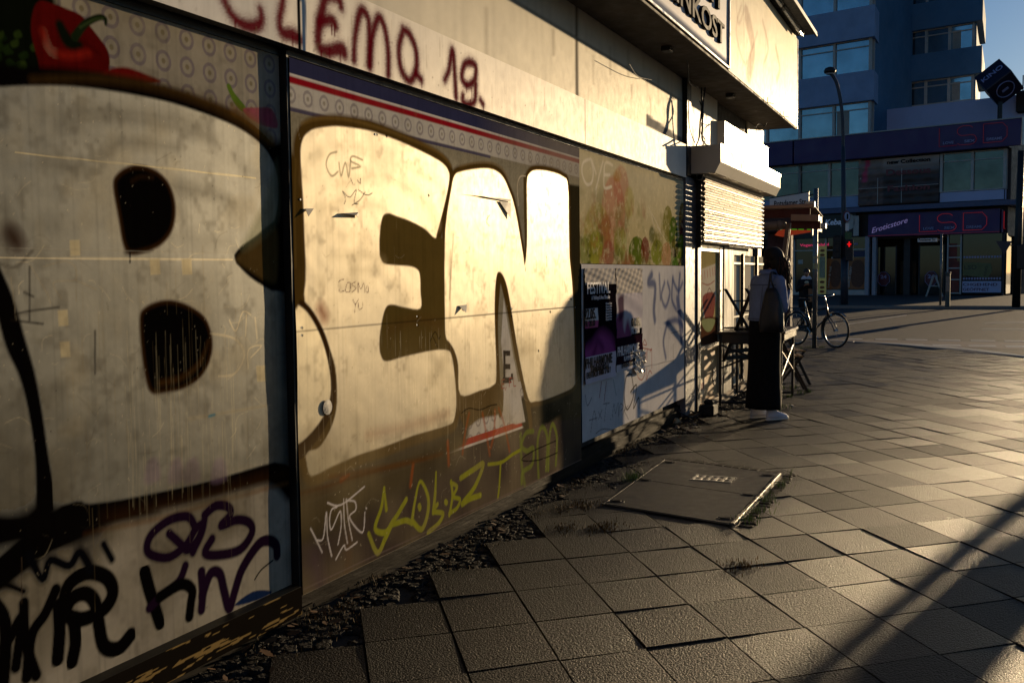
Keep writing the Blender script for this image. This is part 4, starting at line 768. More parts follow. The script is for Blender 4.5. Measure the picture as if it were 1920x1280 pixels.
EDG = mat('lit_steel_edge', (150, 145, 135), rough=.3, metal=.7, var=.15)  # sunlit gleam of one frame side, put into its brighter colour
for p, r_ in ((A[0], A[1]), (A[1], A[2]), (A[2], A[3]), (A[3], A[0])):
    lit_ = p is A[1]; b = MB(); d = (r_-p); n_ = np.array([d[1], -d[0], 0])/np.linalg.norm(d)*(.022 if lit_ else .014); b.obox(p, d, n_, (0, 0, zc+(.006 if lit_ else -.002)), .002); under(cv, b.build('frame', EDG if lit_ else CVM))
gc = on_z(1337, 897, zc)
b = MB()
for k in range(6): b.box(gc[0]-.14+k*.052, gc[0]-.12+k*.052, gc[1]-.09, gc[1]+.09, zc-.002, zc+.004)
for k in (-1, 0, 1): b.box(gc[0]-.15, gc[0]+.15, gc[1]+k*.085-.008, gc[1]+k*.085+.008, zc-.002, zc+.0035)
gr = under(cv, b.build('grating', M['alu'])); b = MB(); b.box(gc[0]-.14, gc[0]+.14, gc[1]-.085, gc[1]+.085, zc, zc+.0012); o = b.build('grating_hole', M['black']); o.parent = gr
for p in (A[0], A[1], A[2], A[3], mid0, mid1):
    c = p+((A[0]+A[1]+A[2]+A[3])/4-p)*.13; b = MB(); b.torus((c[0], c[1], zc), (0, 0, 1), .05, .003, 18, 6, sx=.7); b.box(c[0]-.03, c[0]+.03, c[1]-.008, c[1]+.008, zc-.002, zc+.006); under(cv, b.build('lifting_lug', CVM))
b = MB(); q = np.random.RandomState(3)
for p, r_ in ((A[1], A[2]), (A[2], A[3])):
    d = r_-p; L_ = np.linalg.norm(d); u = d/L_; n_ = np.array([u[1], -u[0], 0]); k = .0
    while k < L_:
        l = q.uniform(.05, .09); wdt = q.uniform(.06, .1); b.obox(p+u*k+n_*.04+np.array([0, 0, -.01]), u*l*.86, n_*wdt, (0, 0, q.uniform(.012, .018)), .008); k += l
tag(b.build('cobble_border', slabmat('border_cobbles', (40, 36, 30), (74, 66, 54), rough=.75, spec=.1, bump=.5, bs=60)), kind='stuff', label='row of small light cobbles round the access cover')

# weeds, dry moss, leaves and litter
def tufts(name, spots, m, label, h=(.02, .06)):
    b = MB(); q = np.random.RandomState(len(name))
    for (x, y, n_, sp) in spots:
        for _ in range(n_):
            px_, py_ = x+q.normal(0, sp), y+q.normal(0, sp*1.4); a = q.uniform(0, 6.28); L_ = q.uniform(*h); dx, dy = math.cos(a)*L_*.7, math.sin(a)*L_*.7; wv = .002
            nx_, ny_ = -math.sin(a)*wv, math.cos(a)*wv; z = .004
            b.add([(px_-nx_, py_-ny_, z-.01), (px_+nx_, py_+ny_, z-.01), (px_+dx*.5+nx_*.7, py_+dy*.5+ny_*.7, z+L_*.6), (px_+dx*.5-nx_*.7, py_+dy*.5-ny_*.7, z+L_*.6), (px_+dx, py_+dy, z+L_)], [(0, 1, 2, 3), (3, 2, 4)])
    return tag(b.build(name, m), kind='stuff', label=label)
GRN = mat('weed_green', (92, 118, 34), rough=.7, var=.3, vs=40); DRY = mat('dry_moss', (96, 74, 34), rough=.8, var=.4, vs=40)
S1 = [on_z(*p) for p in [(1470, 765), (1478, 745), (1500, 738), (1515, 735), (1488, 728), (1455, 770), (1460, 700), (1190, 895), (1186, 900), (1404, 978), (1420, 960), (1440, 940), (1462, 912), (1540, 652), (1518, 652), (1500, 654), (1465, 728)]]
tufts('weeds', [(p[0], p[1], 46, .035) for p in S1]+[(1.44, 6.9+i*.24, 10, .02) for i in range(-4, 3)], GRN, 'tufts of green weed in the pavement joints')
S2 = [on_z(*p) for p in [(1080, 950), (1100, 948), (1060, 955), (1160, 845), (1175, 835), (1195, 825), (1060, 990), (1125, 990), (1140, 988), (1230, 800), (1250, 790), (700, 1085), (600, 1150), (1390, 1060), (1270, 795)]]
tufts('dry_moss', [(p[0], p[1], 120, .05) for p in S2]+[(rng.uniform(.03, .35), rng.uniform(1, 10), 10, .04) for _ in range(90)], DRY, 'brown dry moss and grass along the foot of the wall', (.006, .018))
b = MB(); q = np.random.RandomState(77)
for _ in range(260):
    y = q.uniform(1.5, 10.5); x = abs(q.normal(0, .13))+.02
    if q.rand() < .25: y = q.uniform(8, 11.5); x = q.uniform(0.05, .5)
    a = q.uniform(0, 6.28); L_ = q.uniform(.012, .035); u = np.array([math.cos(a), math.sin(a), q.uniform(-.4, .4)])*L_; v = np.array([-math.sin(a), math.cos(a), q.uniform(-.4, .4)])*L_*.5; c = np.array([x, y, .012+abs(u[2])])
    b.add([c-u, c-u*.3+v, c+u*.5+v*.8, c+u, c+u*.4-v, c-u*.4-v*.8], [(0, 1, 5), (1, 2, 4, 5), (2, 3, 4)])
tag(b.build('fallen_leaves', mat('dead_leaves', (84, 58, 32), rough=.6, var=.6, vs=15)), kind='stuff', label='dead leaves scattered at the foot of the kiosk')
# single pieces of litter
def litter(name, px, py, sz, m, label, cat, hz=.03):
    c = on_z(px, py, .01); b = MB(); q = np.random.RandomState(px); R = []
    for k in range(4): R.append([(c[0]+sz*math.cos(t)*q.uniform(.5, 1.1)*(1-k*.2), c[1]+sz*1.3*math.sin(t)*q.uniform(.5, 1.1)*(1-k*.2), .0+hz*k/3+q.uniform(0, .006)) for t in np.arange(0, 6.28, .7)])
    b.loft(R); tag(b.build(name, m), label=label, cat=cat)
litter('crumpled_paper', 1288, 775, .09, mat('brown_paper', (150, 96, 60), rough=.7, var=.3), 'crumpled brown paper lying against the foot of the kiosk', 'litter', .05)
litter('crumpled_paper', 1268, 790, .06, mat('pale_paper', (176, 150, 110), rough=.7, var=.3), 'small pale crumpled wrapper nearer the camera than the brown paper', 'litter', .04)
litter('bottle_cap', 1484, 760, .025, mat('blue_plastic', (60, 60, 110), rough=.4), 'small violet bottle cap on the slabs right of the white sneakers', 'litter', .015)
# black cable reel / transformer by the post
cr = on_z(1330, 778); pb = empty('power_box', (cr[0], cr[1], 0), label='small black power box with a looped cable on the ground by the kiosk corner', cat='power box')
b = MB(); b.box(cr[0]-.07, cr[0]+.07, cr[1]-.1, cr[1]+.1, .0, .12, .015); b.box(cr[0]-.05, cr[0]+.05, cr[1]-.05, cr[1]+.05, .12, .165, .015); under(pb, b.build('housing', M['rubber']))
P = smooth_pts([(cr[0]-.05, cr[1]-.1, .05), (cr[0]-.1, cr[1]-.35, .02), (cr[0]-.2, cr[1]-.5, .10), (cr[0]-.2, cr[1]-.25, .09), (cr[0]-.12, cr[1]-.1, .03), (cr[0]-.3, cr[1]+.3, .02)], 6); b = MB(); b.tube(list(P), .008, 6); under(pb, b.build('cable', M['cable']))
# small curb stones by the wall
b = MB()
# ---------------------------------------------------------------- people
def skin_body(name, V, E_, m, parent, sub=2, root=0):
    """one continuous body: joints, bones and a radius per joint, grown by Skin and smoothed"""
    me = bpy.data.meshes.new(name); me.from_pydata([v[0] for v in V], E_, []); o = link(me, name, m, parent)
    sk = o.modifiers.new('skin', 'SKIN'); sk.use_smooth_shade = True
    for i, v in enumerate(V):
        r_ = v[1]; me.skin_vertices[0].data[i].radius = (r_, r_) if not isinstance(r_, tuple) else r_
        me.skin_vertices[0].data[i].use_root = (i == root)
    su = o.modifiers.new('sub', 'SUBSURF'); su.levels = sub; su.render_levels = sub
    return o
def human(root, skinm, arms, head_tilt=.0, lean=.0, feet=((-.09, 0), (.09, .04)), H=1.7, turn=0.0):
    """figure facing +Y in its own frame; arms = (elbow, wrist, finger direction) left and right"""
    k = H/1.7; V = []; E_ = []
    def v(p, r_): V.append(((p[0]*k, p[1]*k, p[2]*k), r_*k if not isinstance(r_, tuple) else (r_[0]*k, r_[1]*k))); return len(V)-1
    pel = v((0, 0, .95), (.135, .105)); wa = v((0, .0+lean*.15, 1.08), (.115, .09)); ch = v((0, lean*.5, 1.27), (.135, .10)); sh = v((0, lean*.8, 1.40), (.10, .075)); nk = v((0, lean*1.0+.005, 1.475), .048); n2 = v((0, lean*1.15+.02+head_tilt*.02, 1.53), .045)
    hx = turn*.02; h1 = v((hx, lean*1.2+.03+head_tilt*.05, 1.575), (.062, .075)); h2 = v((hx, lean*1.2+.02+head_tilt*.05, 1.63), (.074, .092)); h3 = v((hx, lean*1.2+.0+head_tilt*.03, 1.68), (.06, .075))
    E_ += [(pel, wa), (wa, ch), (ch, sh), (sh, nk), (nk, n2), (n2, h1), (h1, h2), (h2, h3)]
    for s_, (fx, fy) in zip((-1, 1), feet):
        hp = v((.085*s_, 0, .88), .082); kn = v(((.085*s_+fx)/2, fy*.5+.02, .48), .055); an = v((fx*1.06, fy-.01, .09), .027); hl = v((fx*1.08, fy-.02, .045), .024); to = v((fx*1.1, fy+.12, .030), (.026, .016))
        E_ += [(pel, hp), (hp, kn), (kn, an), (an, hl), (hl, to)]
    for s_, (el, wr, fd) in zip((-1, 1), arms):
        sp = v((.165*s_, lean*.8, 1.385), .048); e1 = v(el, .037); w1 = v(wr, .024); fd = np.array(fd, float); fd /= np.linalg.norm(fd); w_ = np.array(wr)
        sd = np.cross(fd, (0, 0, 1)); sd /= np.linalg.norm(sd); dn = np.cross(fd, sd)
        pm = v(w_+fd*.045, (.034, .016)); pe = v(w_+fd*.08, (.036, .014)); E_ += [(sh, sp), (sp, e1), (e1, w1), (w1, pm), (pm, pe)]
        for i, (off, L_) in enumerate(((-.03, .06), (-.01, .072), (.01, .068), (.03, .052))):
            a = v(w_+fd*.10+sd*off, .0085); b_ = v(w_+fd*(.10+L_*.5)+sd*off*1.1+dn*.012, .008); c = v(w_+fd*(.10+L_*.75)+sd*off*1.1+dn*.035, .007); E_ += [(pe, a), (a, b_), (b_, c)]
        t0 = v(w_+fd*.04-sd*.042*s_, .010); t1 = v(w_+fd*.075-sd*.055*s_+dn*.015, .008); E_ += [(pm, t0), (t0, t1)]
    bo = skin_body('body', V, E_, skinm, root)
    hc = np.array(V[7][0]); b = MB()
    return bo, hc, k
SKIN = mat('skin', (178, 128, 100), rough=.5, var=.06, vs=30)
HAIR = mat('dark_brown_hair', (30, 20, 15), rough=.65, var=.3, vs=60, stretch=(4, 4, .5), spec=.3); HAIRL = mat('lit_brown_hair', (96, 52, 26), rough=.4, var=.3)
def ring(cx_, cy_, z, rx, ry, n=28, amp=0.0, ph=0.0, fr=7, seed=0):
    q = np.random.RandomState(seed+int(z*100)); R = []
    for i in range(n):
        t = 2*math.pi*i/n; w_ = 1+amp*math.sin(fr*t+ph)+amp*.5*math.sin(fr*1.7*t+ph*2.3)
        R.append((cx_+rx*math.cos(t)*w_, cy_+ry*math.sin(t)*w_, z))
    return R
def face(root, hc, k):
    b = MB()
    
    for s_ in (-1, 1): b = MB(); b.ball(hc+np.array([s_*.03, .083, -.005])*k, .011*k, 8, 6); b.build('eye', mat('eye', (230, 225, 215), rough=.2), root, True)
    b = MB(); b.tube([hc+np.array([0, .088, .0])*k, hc+np.array([0, .108, -.032])*k, hc+np.array([0, .09, -.042])*k], [.006*k, .013*k, .008*k], 8); b.build('nose', SKIN, root, True)
    b = MB(); b.tube([hc+np.array([-.022, .083, -.066])*k, hc+np.array([0, .092, -.064])*k, hc+np.array([.022, .083, -.066])*k], [.003*k, .006*k, .003*k], 6); b.build('mouth', mat('lips', (150, 80, 76), rough=.4), root, True)
    for s_ in (-1, 1):
        b = MB(); b.torus(hc+np.array([s_*.078, -.005, -.01])*k, (1, .2, 0), .022*k, .008*k, 14, 6, sx=.65); b.build('ear', SKIN, root, True)
def sleeve(sh_, el, wr, r0, r1, r2, name, m, root, seed=0):
    q = np.random.RandomState(seed); sh_, el, wr = map(lambda a: np.array(a, float), (sh_, el, wr)); inw = np.array([-math.copysign(.055, sh_[0]), 0, .012]); P = [sh_+inw, sh_+inw*.6, sh_+inw*.25]; R = [r0*.35, r0*.72, r0*.93]; sh_ = sh_+np.array([0, 0, -.012])
    for t in np.linspace(0, 1, 9): P.append(sh_+(el-sh_)*t); R.append(r0+(r1-r0)*t+q.uniform(-.004, .005))
    for t in np.linspace(.12, 1, 9): P.append(el+(wr-el)*t); R.append(r1+(r2-r1)*t+q.uniform(-.004, .005))
    b = MB(); b.tube(P, R, 14); b.build(name, m, root, True)

# the woman at the table
DEN = mat('pale_denim', (116, 130, 164), rough=.85, var=.22, vs=14, bump=.3, bs=60, stretch=(1, 1, .6)); SEAM = mat('denim_seam', (84, 92, 120), rough=.85)
BLKC = mat('black_cloth', (13, 12, 13), rough=.85, var=.3, vs=20, bump=.25, bs=30, stretch=(2, 2, .3), spec=.2)
CANV = mat('white_canvas', (212, 212, 222), rough=.7, var=.08, bump=.1); RUB = mat('white_rubber_sole', (222, 220, 216), rough=.5)
wp_ = on_z(1431, 786); W1 = empty('person', (wp_[0], wp_[1]+.02, 0), -math.radians(40), label='woman seen from behind in pale denim jacket, long black skirt and white sneakers, head bowed', cat='person')
arms = (((-.215, .05, 1.12), (-.09, .20, 1.28), (.5, .6, .5)), ((.215, .05, 1.12), (.09, .20, 1.30), (-.5, .6, .5)))
bo, hc, k = human(W1, SKIN, arms, head_tilt=.9, lean=.06, feet=((-.10, -.01), (.085, .03)), H=1.69, turn=.6)
face(W1, hc, k)
b = MB(); R = []
for i in range(15):
    z = .115+(1.03-.115)*i/14; t = i/14; rx = .205-.02*t-.02*math.sin(t*3.1)*(.6); rx = .185+.012*math.cos(t*6)-.02*max(0, t-.8)*5; ry = .165-.03*t
    R.append(ring(.0, .01*t, z, rx, ry, 36, .018*(1-t*.7), .6+.2*t, 5))
b.loft(R); b.build('skirt', BLKC, W1, True)
b = MB(); R = []; prof = [(1.00, .188, .135), (1.012, .192, .138), (1.05, .186, .136), (1.12, .182, .132), (1.20, .190, .135), (1.28, .202, .135), (1.35, .208, .125), (1.40, .200, .108), (1.435, .165, .092), (1.462, .105, .078), (1.475, .08, .07)]
for i, (z, rx, ry) in enumerate(prof): R.append(ring(0, .06*(z-1)/.5, z, rx, ry, 40, .010, z*9, 6))
b.loft(R, False); jk = b.build('jacket', DEN, W1, True)
so_ = jk.modifiers.new('thick', 'SOLIDIFY'); so_.thickness = .008
b = MB(); R = [ring(0, .055, 1.462, .088, .078, 30), ring(0, .055, 1.50, .080, .072, 30), ring(0, .05, 1.512, .086, .078, 30), ring(0, .048, 1.468, .104, .092, 30)]; b.loft(R, False); b.build('collar', DEN, jk, True)
b = MB()
for z, rx, ry in ((1.022, .199, .145), (1.36, .214, .133)):
    P = ring(0, .06*(z-1)/.5, z, rx, ry, 40); b.tube(P+[P[0]], .0035, 5)
for xx in (-.09, .09): b.tube([(xx, -.118, 1.03), (xx*.95, -.115, 1.18), (xx*1.2, -.108, 1.35)], .003, 5)
b.build('seam', SEAM, jk)
sleeve((-.165, .045, 1.395), arms[0][0], arms[0][1], .070, .060, .044, 'sleeve', DEN, jk, 1); sleeve((.165, .045, 1.395), arms[1][0], arms[1][1], .070, .060, .044, 'sleeve', DEN, jk, 2)
for s_, (fx, fy) in zip((-1, 1), ((-.10, -.01), (.085, .03))):
    b = MB(); R = []
    for z, kx, y0_, y1_ in ((.0, .046, -.075, .205), (.012, .048, -.078, .208), (.030, .047, -.076, .205)):
        cy = (y0_+y1_)/2; R.append([(fx*1.08+kx*math.cos(t)*(1 if math.sin(t) > 0 else .86), fy+cy+(y1_-y0_)/2*math.sin(t), z) for t in (2*math.pi*i/24 for i in range(24))])
    b.loft(R); shoe = b.build('sneaker_sole', RUB, W1, True)
    b = MB(); R = []
    for z, kx, y0_, y1_ in ((.031, .043, -.072, .198), (.05, .042, -.072, .185), (.066, .039, -.070, .14), (.085, .036, -.066, .085), (.105, .036, -.062, .045), (.135, .036, -.058, .03)):
        cy = (y0_+y1_)/2; R.append([(fx*1.08+kx*math.cos(t)*(1 if math.sin(t) > 0 else .9), fy+cy+(y1_-y0_)/2*math.sin(t), z) for t in (2*math.pi*i/24 for i in range(24))])
    b.loft(R); up_ = b.build('sneaker', CANV, W1, True)
    b = MB(); P = [(fx*1.08+.049*math.cos(t)*(1 if math.sin(t) > 0 else .86), fy+.065+.143*math.sin(t), .024) for t in (2*math.pi*i/28 for i in range(29))]; b.tube(P, .0022, 4)
    for q_ in range(4): b.tube([(fx*1.08-.022, fy+.05+q_*.022, .098-q_*.010), (fx*1.08+.022, fy+.055+q_*.022, .098-q_*.010)], .003, 4)
    b.build('sneaker_trim', mat('sneaker_trim', (60, 62, 80), rough=.6), up_)
# hair: cap plus long locks that fall forward over the right shoulder
b = MB(); n = 26; hcx, hcy, hcz = hc
R = []
for i in range(1, 10):
    t = math.pi*.66*i/9; rr = .098*math.sin(t)**.9; zz = hcz+.012+.108*math.cos(t)
    R.append([(hcx+rr*1.0*math.cos(a)*(1+.03*math.sin(9*a+i)), hcy-.022+rr*1.16*math.sin(a)*(1+.03*math.cos(7*a)) if math.sin(a) < .35 else hcy-.022+rr*1.16*.35*1.0+ (math.sin(a)-.35)*rr*.9, zz-.012*math.sin(a)*i*.3) for a in (2*math.pi*q_/n for q_ in range(n))])
b.loft(R[::-1]); hr = b.build('hair', HAIR, W1, True)
b = MB(); R = []
for z_, rx_, ry_, ox_, oy_ in ((.045, .085, .085, 0, -.03), (.0, .092, .09, .004, -.03), (-.05, .090, .078, .012, -.028), (-.10, .078, .058, .026, -.02), (-.145, .066, .05, .045, -.005), (-.20, .05, .045, .075, .02), (-.26, .035, .035, .095, .035), (-.32, .015, .02, .11, .045)):
    R.append([(hcx+ox_+rx_*math.cos(a)*(1+.06*math.sin(11*a+z_*20)), hcy+oy_+ry_*math.sin(a)*(1+.06*math.sin(8*a)), hcz+z_) for a in (2*math.pi*q_/30 for q_ in range(30))])
b.loft(R); b.build('hair_length', HAIR, hr, True)
q = np.random.RandomState(6); b = MB(); b2 = MB()
for i in range(230):
    a = q.uniform(-3.6, .5); r0 = .088; st = np.array([hcx+r0*math.cos(a)*q.uniform(.8, 1.05), hcy-.02+r0*1.1*math.sin(a)*q.uniform(.8, 1.05), hcz+q.uniform(-.04, .05)])
    side = st[0] > hcx-.03; L_ = q.uniform(.14, .34) if side else q.uniform(.06, .14)
    tx = hcx+.115+q.normal(0, .022) if side else st[0]+q.normal(0, .015); ty = hcy+q.uniform(-.02, .10) if side else st[1]-.005+q.normal(0, .01)
    m1 = st*.45+np.array([tx, ty, hcz-.10])*.55; e1 = np.array([tx+q.normal(0, .012), ty, hcz-.02-L_])
    P = smooth_pts([st, m1, (m1+e1)/2+q.normal(0, .006, 3), e1], 4); rr = q.uniform(.004, .009)
    (b if q.rand() < .8 else b2).tube(list(P), [rr*(1-.8*j/(len(P)-1)) for j in range(len(P))], 5)
for i in range(40):
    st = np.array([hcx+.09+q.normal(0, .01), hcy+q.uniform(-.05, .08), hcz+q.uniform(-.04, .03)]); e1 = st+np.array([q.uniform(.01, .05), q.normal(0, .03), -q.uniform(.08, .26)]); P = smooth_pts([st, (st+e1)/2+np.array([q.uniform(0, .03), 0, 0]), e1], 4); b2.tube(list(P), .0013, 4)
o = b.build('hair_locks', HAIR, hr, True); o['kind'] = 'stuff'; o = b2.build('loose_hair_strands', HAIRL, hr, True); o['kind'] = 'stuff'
# phone in her hands
b = MB(); b.obox((-.035, .285, 1.31), (.07, 0, 0), (0, .05, .13), (0, -.007, .003), .003); ph = b.build('phone', M['black']); ph.parent = W1; bpy.context.view_layer.update(); mw = W1.matrix_world.copy(); ph.parent = None; ph.matrix_world = mw; tag(ph, label='dark mobile phone held in front of the woman in denim', cat='phone')
# tote bag on her right shoulder (sits behind her right side)
bag = empty('tote_bag', (0, 0, 0), label='black tote bag hanging from the shoulder of the woman in denim', cat='bag')
Yb = W1.location[1]-.17; bx = on_y(1447, 560, Yb)
LEA = mat('black_soft_leather', (26, 24, 28), rough=.42, var=.25, vs=14, bump=.4, bs=22, stretch=(1.5, 1.5, .4))
b = MB(); R = []
for z, hw, dp, off in ((.885, .10, .045, .0), (.90, .118, .06, 0), (.98, .122, .072, .0), (1.08, .112, .066, .003), (1.18, .095, .05, .004), (1.27, .07, .03, .002), (1.33, .045, .016, -.004)):
    R.append([(bx[0]+off+hw*math.copysign(abs(math.cos(t))**.6, math.cos(t))*(1+.04*math.sin(z*37+t*5)), Yb+dp*math.sin(t)*(1+.12*math.sin(5*t+z*20)), z) for t in (2*math.pi*i/30 for i in range(30))])
b.loft(R); b.build('bag_body', LEA, bag, True)
for dx, dy in ((-.035, .03), (.03, -.02)):
    b = MB(); P = smooth_pts([(bx[0]+dx, Yb, 1.31), (bx[0]-.012+dx*.4, Yb-.005+dy, 1.40), (bx[0]-.015+dx*.2, Yb+.045+dy, 1.475), (bx[0]+.005, Yb+.13, 1.475), (bx[0]+.05, Yb+.18, 1.40), (bx[0]+.05, Yb+.08, 1.31)], 6)
    b.tube(list(P), .010, 6); b.build('strap', LEA, bag, True)

# the man eating at the far kerb, seen between table and pole
def far_person(px, py, H, rz, label, top, legs, hairm, arms, extras=None):
    p = on_z(px, py, RZ); W = empty('person', (p[0], p[1], RZ), rz, label=label, cat='person')
    bo, hc, k = human(W, SKIN, arms, head_tilt=.6, lean=.03, feet=((-.09, 0), (.09, .05)), H=H); face(W, hc, k)
    b = MB(); R = []
    for z, rx, ry in ((.62, .21, .16), (.80, .215, .165), (1.0, .20, .15), (1.2, .205, .145), (1.33, .205, .13), (1.41, .17, .10), (1.46, .09, .075), (1.49, .075, .07)): R.append(ring(0, .03, z*k, rx*k, ry*k, 24, .02, z*8, 5))
    b.loft(R); ct = b.build('coat', top, W, True)
    for s_, (el, wr, fd) in zip((-1, 1), arms): sleeve((.165*s_*k, .02, 1.38*k), [v*1 for v in el], wr, .075, .062, .045, 'sleeve', top, ct, 3)
    for s_ in (-1, 1):
        b = MB(); b.tube([(.09*s_*k, .0, .9*k), (.09*s_*k, .03, .48*k), (.09*s_*k, .02 if s_ < 0 else .05, .09)], [.095, .075, .055], 12); b.build('trouser_leg', legs, W, True)
        b = MB(); y0_ = -.06+(.05 if s_ > 0 else 0); b.tube([(.09*s_, y0_, .045), (.09*s_, y0_+.1, .045), (.09*s_, y0_+.24, .03)], [.045, .05, .032], 10); b.build('shoe', M['rubber'], W, True)
    b = MB(); R = []
    for i in range(1, 8):
        t = math.pi*.55*i/7; rr = .092*math.sin(t)*k; R.append([(hc[0]+rr*math.cos(a), hc[1]-.016+rr*1.15*math.sin(a), hc[2]+.014+.10*k*math.cos(t)) for a in (2*math.pi*q_/16 for q_ in range(16))])
    b.loft(R[::-1]); b.build('hair', hairm, W, True); return W, hc, k
arm2 = (((-.24, .08, 1.10), (-.07, .24, 1.28), (.5, .6, .4)), ((.24, .08, 1.10), (.07, .26, 1.26), (-.5, .7, .3)))
COAT = mat('black_wool_coat', (18, 17, 18), rough=.9, var=.2)
fp, fh, fk = far_person(1511, 618, 1.66, math.radians(190), 'person in long black coat eating at the far side of the bicycle', COAT, M['rubber'], mat('short_brown_hair', (60, 42, 32), rough=.5), arm2)
b = MB(); b.loft([ring(0, .0, 1.40, .15, .12, 20, .05), ring(0, .0, 1.45, .13, .11, 20, .05), ring(0, .01, 1.50, .09, .085, 20, .04)]); b.build('scarf', mat('white_scarf', (205, 208, 215), rough=.8), fp, True)
def at_person(W, b, name, m, label, cat):
    o = b.build(name, m); a = W.rotation_euler[2]; o.matrix_world = Matrix.Translation(W.location) @ Matrix.Rotation(a, 4, 'Z'); return tag(o, label=label, cat=cat)
b = MB(); b.ball((0, .36, 1.32), .05, 12, 8, (1.2, 1, .8)); at_person(fp, b, 'food_wrap', mat('pale_food_wrap', (190, 186, 160), rough=.6), 'pale food wrap in the hands of the person in black coat', 'food')
b = MB(); b.obox((-.25, .16, .78), (.20, 0, 0), (0, .10, 0), (0, 0, .36), .01); bgp = empty('paper_bag', tuple(fp.location), fp.rotation_euler[2], label='brown paper bag hanging from the arm of the person in black coat', cat='bag')
b.build('bag_body', mat('brown_kraft', (128, 96, 66), rough=.7, var=.15), bgp); b = MB(); b.torus((-.15, .20, 1.14), (0, 1, 0), .06, .006, 16, 5); b.build('handle', mat('brown_kraft_handle', (110, 80, 54), rough=.7), bgp)

# ---------------------------------------------------------------- folding table with chairs on it
TBL = mat('dark_brown_table', (48, 36, 28), rough=.4, var=.25, vs=8, stretch=(1, .2, 1)); LEGM = mat('black_tubular_steel', (26, 22, 20), rough=.45, spec=.4); BRS = mat('varnished_slats', (170, 134, 82), rough=.35, var=.2, vs=8, stretch=(1, .2, 1))
tb = empty('folding_table', (.4, 11.5, 0), label='dark folding table with black tubular legs beside the kiosk window', cat='table')
P00, P10 = np.array([.06, 11.03, .80]), np.array([.78, 11.22, .80]); UU = P10-P00; VV = np.array([-.03, 1.0, 0])*1.15
b = MB(); b.obox(P00, UU, VV, (0, 0, .03), .006); under(tb, b.build('table_top', TBL))
b = MB(); b.obox(P00+UU*.03+VV*.03-np.array([0, 0, .10]), UU*.94, VV*.02, (0, 0, .10)); b.obox(P00+UU*.95+VV*.03-np.array([0, 0, .07]), UU*.03, VV*.9, (0, 0, .07)); under(tb, b.build('apron', TBL))
C4 = [P00+UU*a+VV*c for a, c in ((.05, .03), (.93, .03), (.93, .93), (.05, .93))]
for p in C4:
    b = MB(); b.tube([(p[0], p[1], 0), (p[0], p[1], .80)], .016, 10); under(tb, b.build('leg', LEGM))
b = MB()
def g3(p, z): return (p[0], p[1], z)
b.tube([g3(C4[0], .035), g3(C4[1], .035)], .012, 8); b.tube([g3(C4[2], .035), g3(C4[3], .035)], .012, 8)
b.tube([g3(C4[0], .42), g3(C4[1], .68)], .010, 8); b.tube([g3(C4[0], .68), g3(C4[1], .42)], .010, 8); b.tube([g3(C4[2], .40), g3(C4[3], .68)], .010, 8); b.tube([g3(C4[2], .68), g3(C4[3], .40)], .010, 8)
b.tube([g3(C4[1], .32), g3(C4[2], .62)], .010, 8); b.tube([g3(C4[1], .62), g3(C4[2], .32)], .010, 8); under(tb, b.build('brace', LEGM))
def folding_chair(loc, rot, label, fm, smt, s_=1.0):
    """wooden folding chair: crossed frames, slatted seat and back"""
    r_ = bpy.data.objects.new('folding_chair', None); sc.collection.objects.link(r_); r_.matrix_world = Matrix.Translation(loc) @ rot; tag(r_, label=label, cat='chair', group='folding chairs by the kiosk')
    for sx in (-.2, .2):
        b = MB(); b.obox((sx-.012, .22, 0), (.024, 0, 0), (0, .035, 0), (0, -.42, .84)); b.build('frame', fm, r_)
        b = MB(); b.obox((sx*.88-.01, -.20, 0), (.02, 0, 0), (0, .035, 0), (0, .36, .46)); b.build('leg', fm, r_)
    for i in range(6):
        b = MB(); b.box(-.2, .2, -.18+i*.062, -.135+i*.062, .44, .458, .004); b.build('seat_slat', smt, r_)
    for z in (.62, .72, .80):
        y = .22+.0175-.5*z; b = MB(); b.box(-.19, .19, y-.008, y+.010, z-.025, z+.022, .004); b.build('back_slat', smt, r_)
    b = MB(); b.tube([(-.2, .10, .25), (.2, .10, .25)], .009, 8); b.tube([(-.18, -.09, .14), (.18, -.09, .14)], .009, 8); b.build('stretcher', fm, r_); return r_
R_ = Matrix.Rotation
folding_chair((.55, 12.75, 0), R_(math.radians(-75), 4, 'Z'), 'slatted wooden folding chair standing right of the woman, catching the sun', LEGM, BRS)
folding_chair((.30, 11.55, 1.30), R_(math.radians(60), 4, 'Z') @ R_(math.radians(180), 4, 'X'), 'black folding chair turned upside down on the table left of the woman', LEGM, M['black'])
folding_chair((.42, 13.6, 0), R_(math.radians(-60), 4, 'Z'), 'slatted folding chair partly hidden behind the sunlit chair', LEGM, BRS)

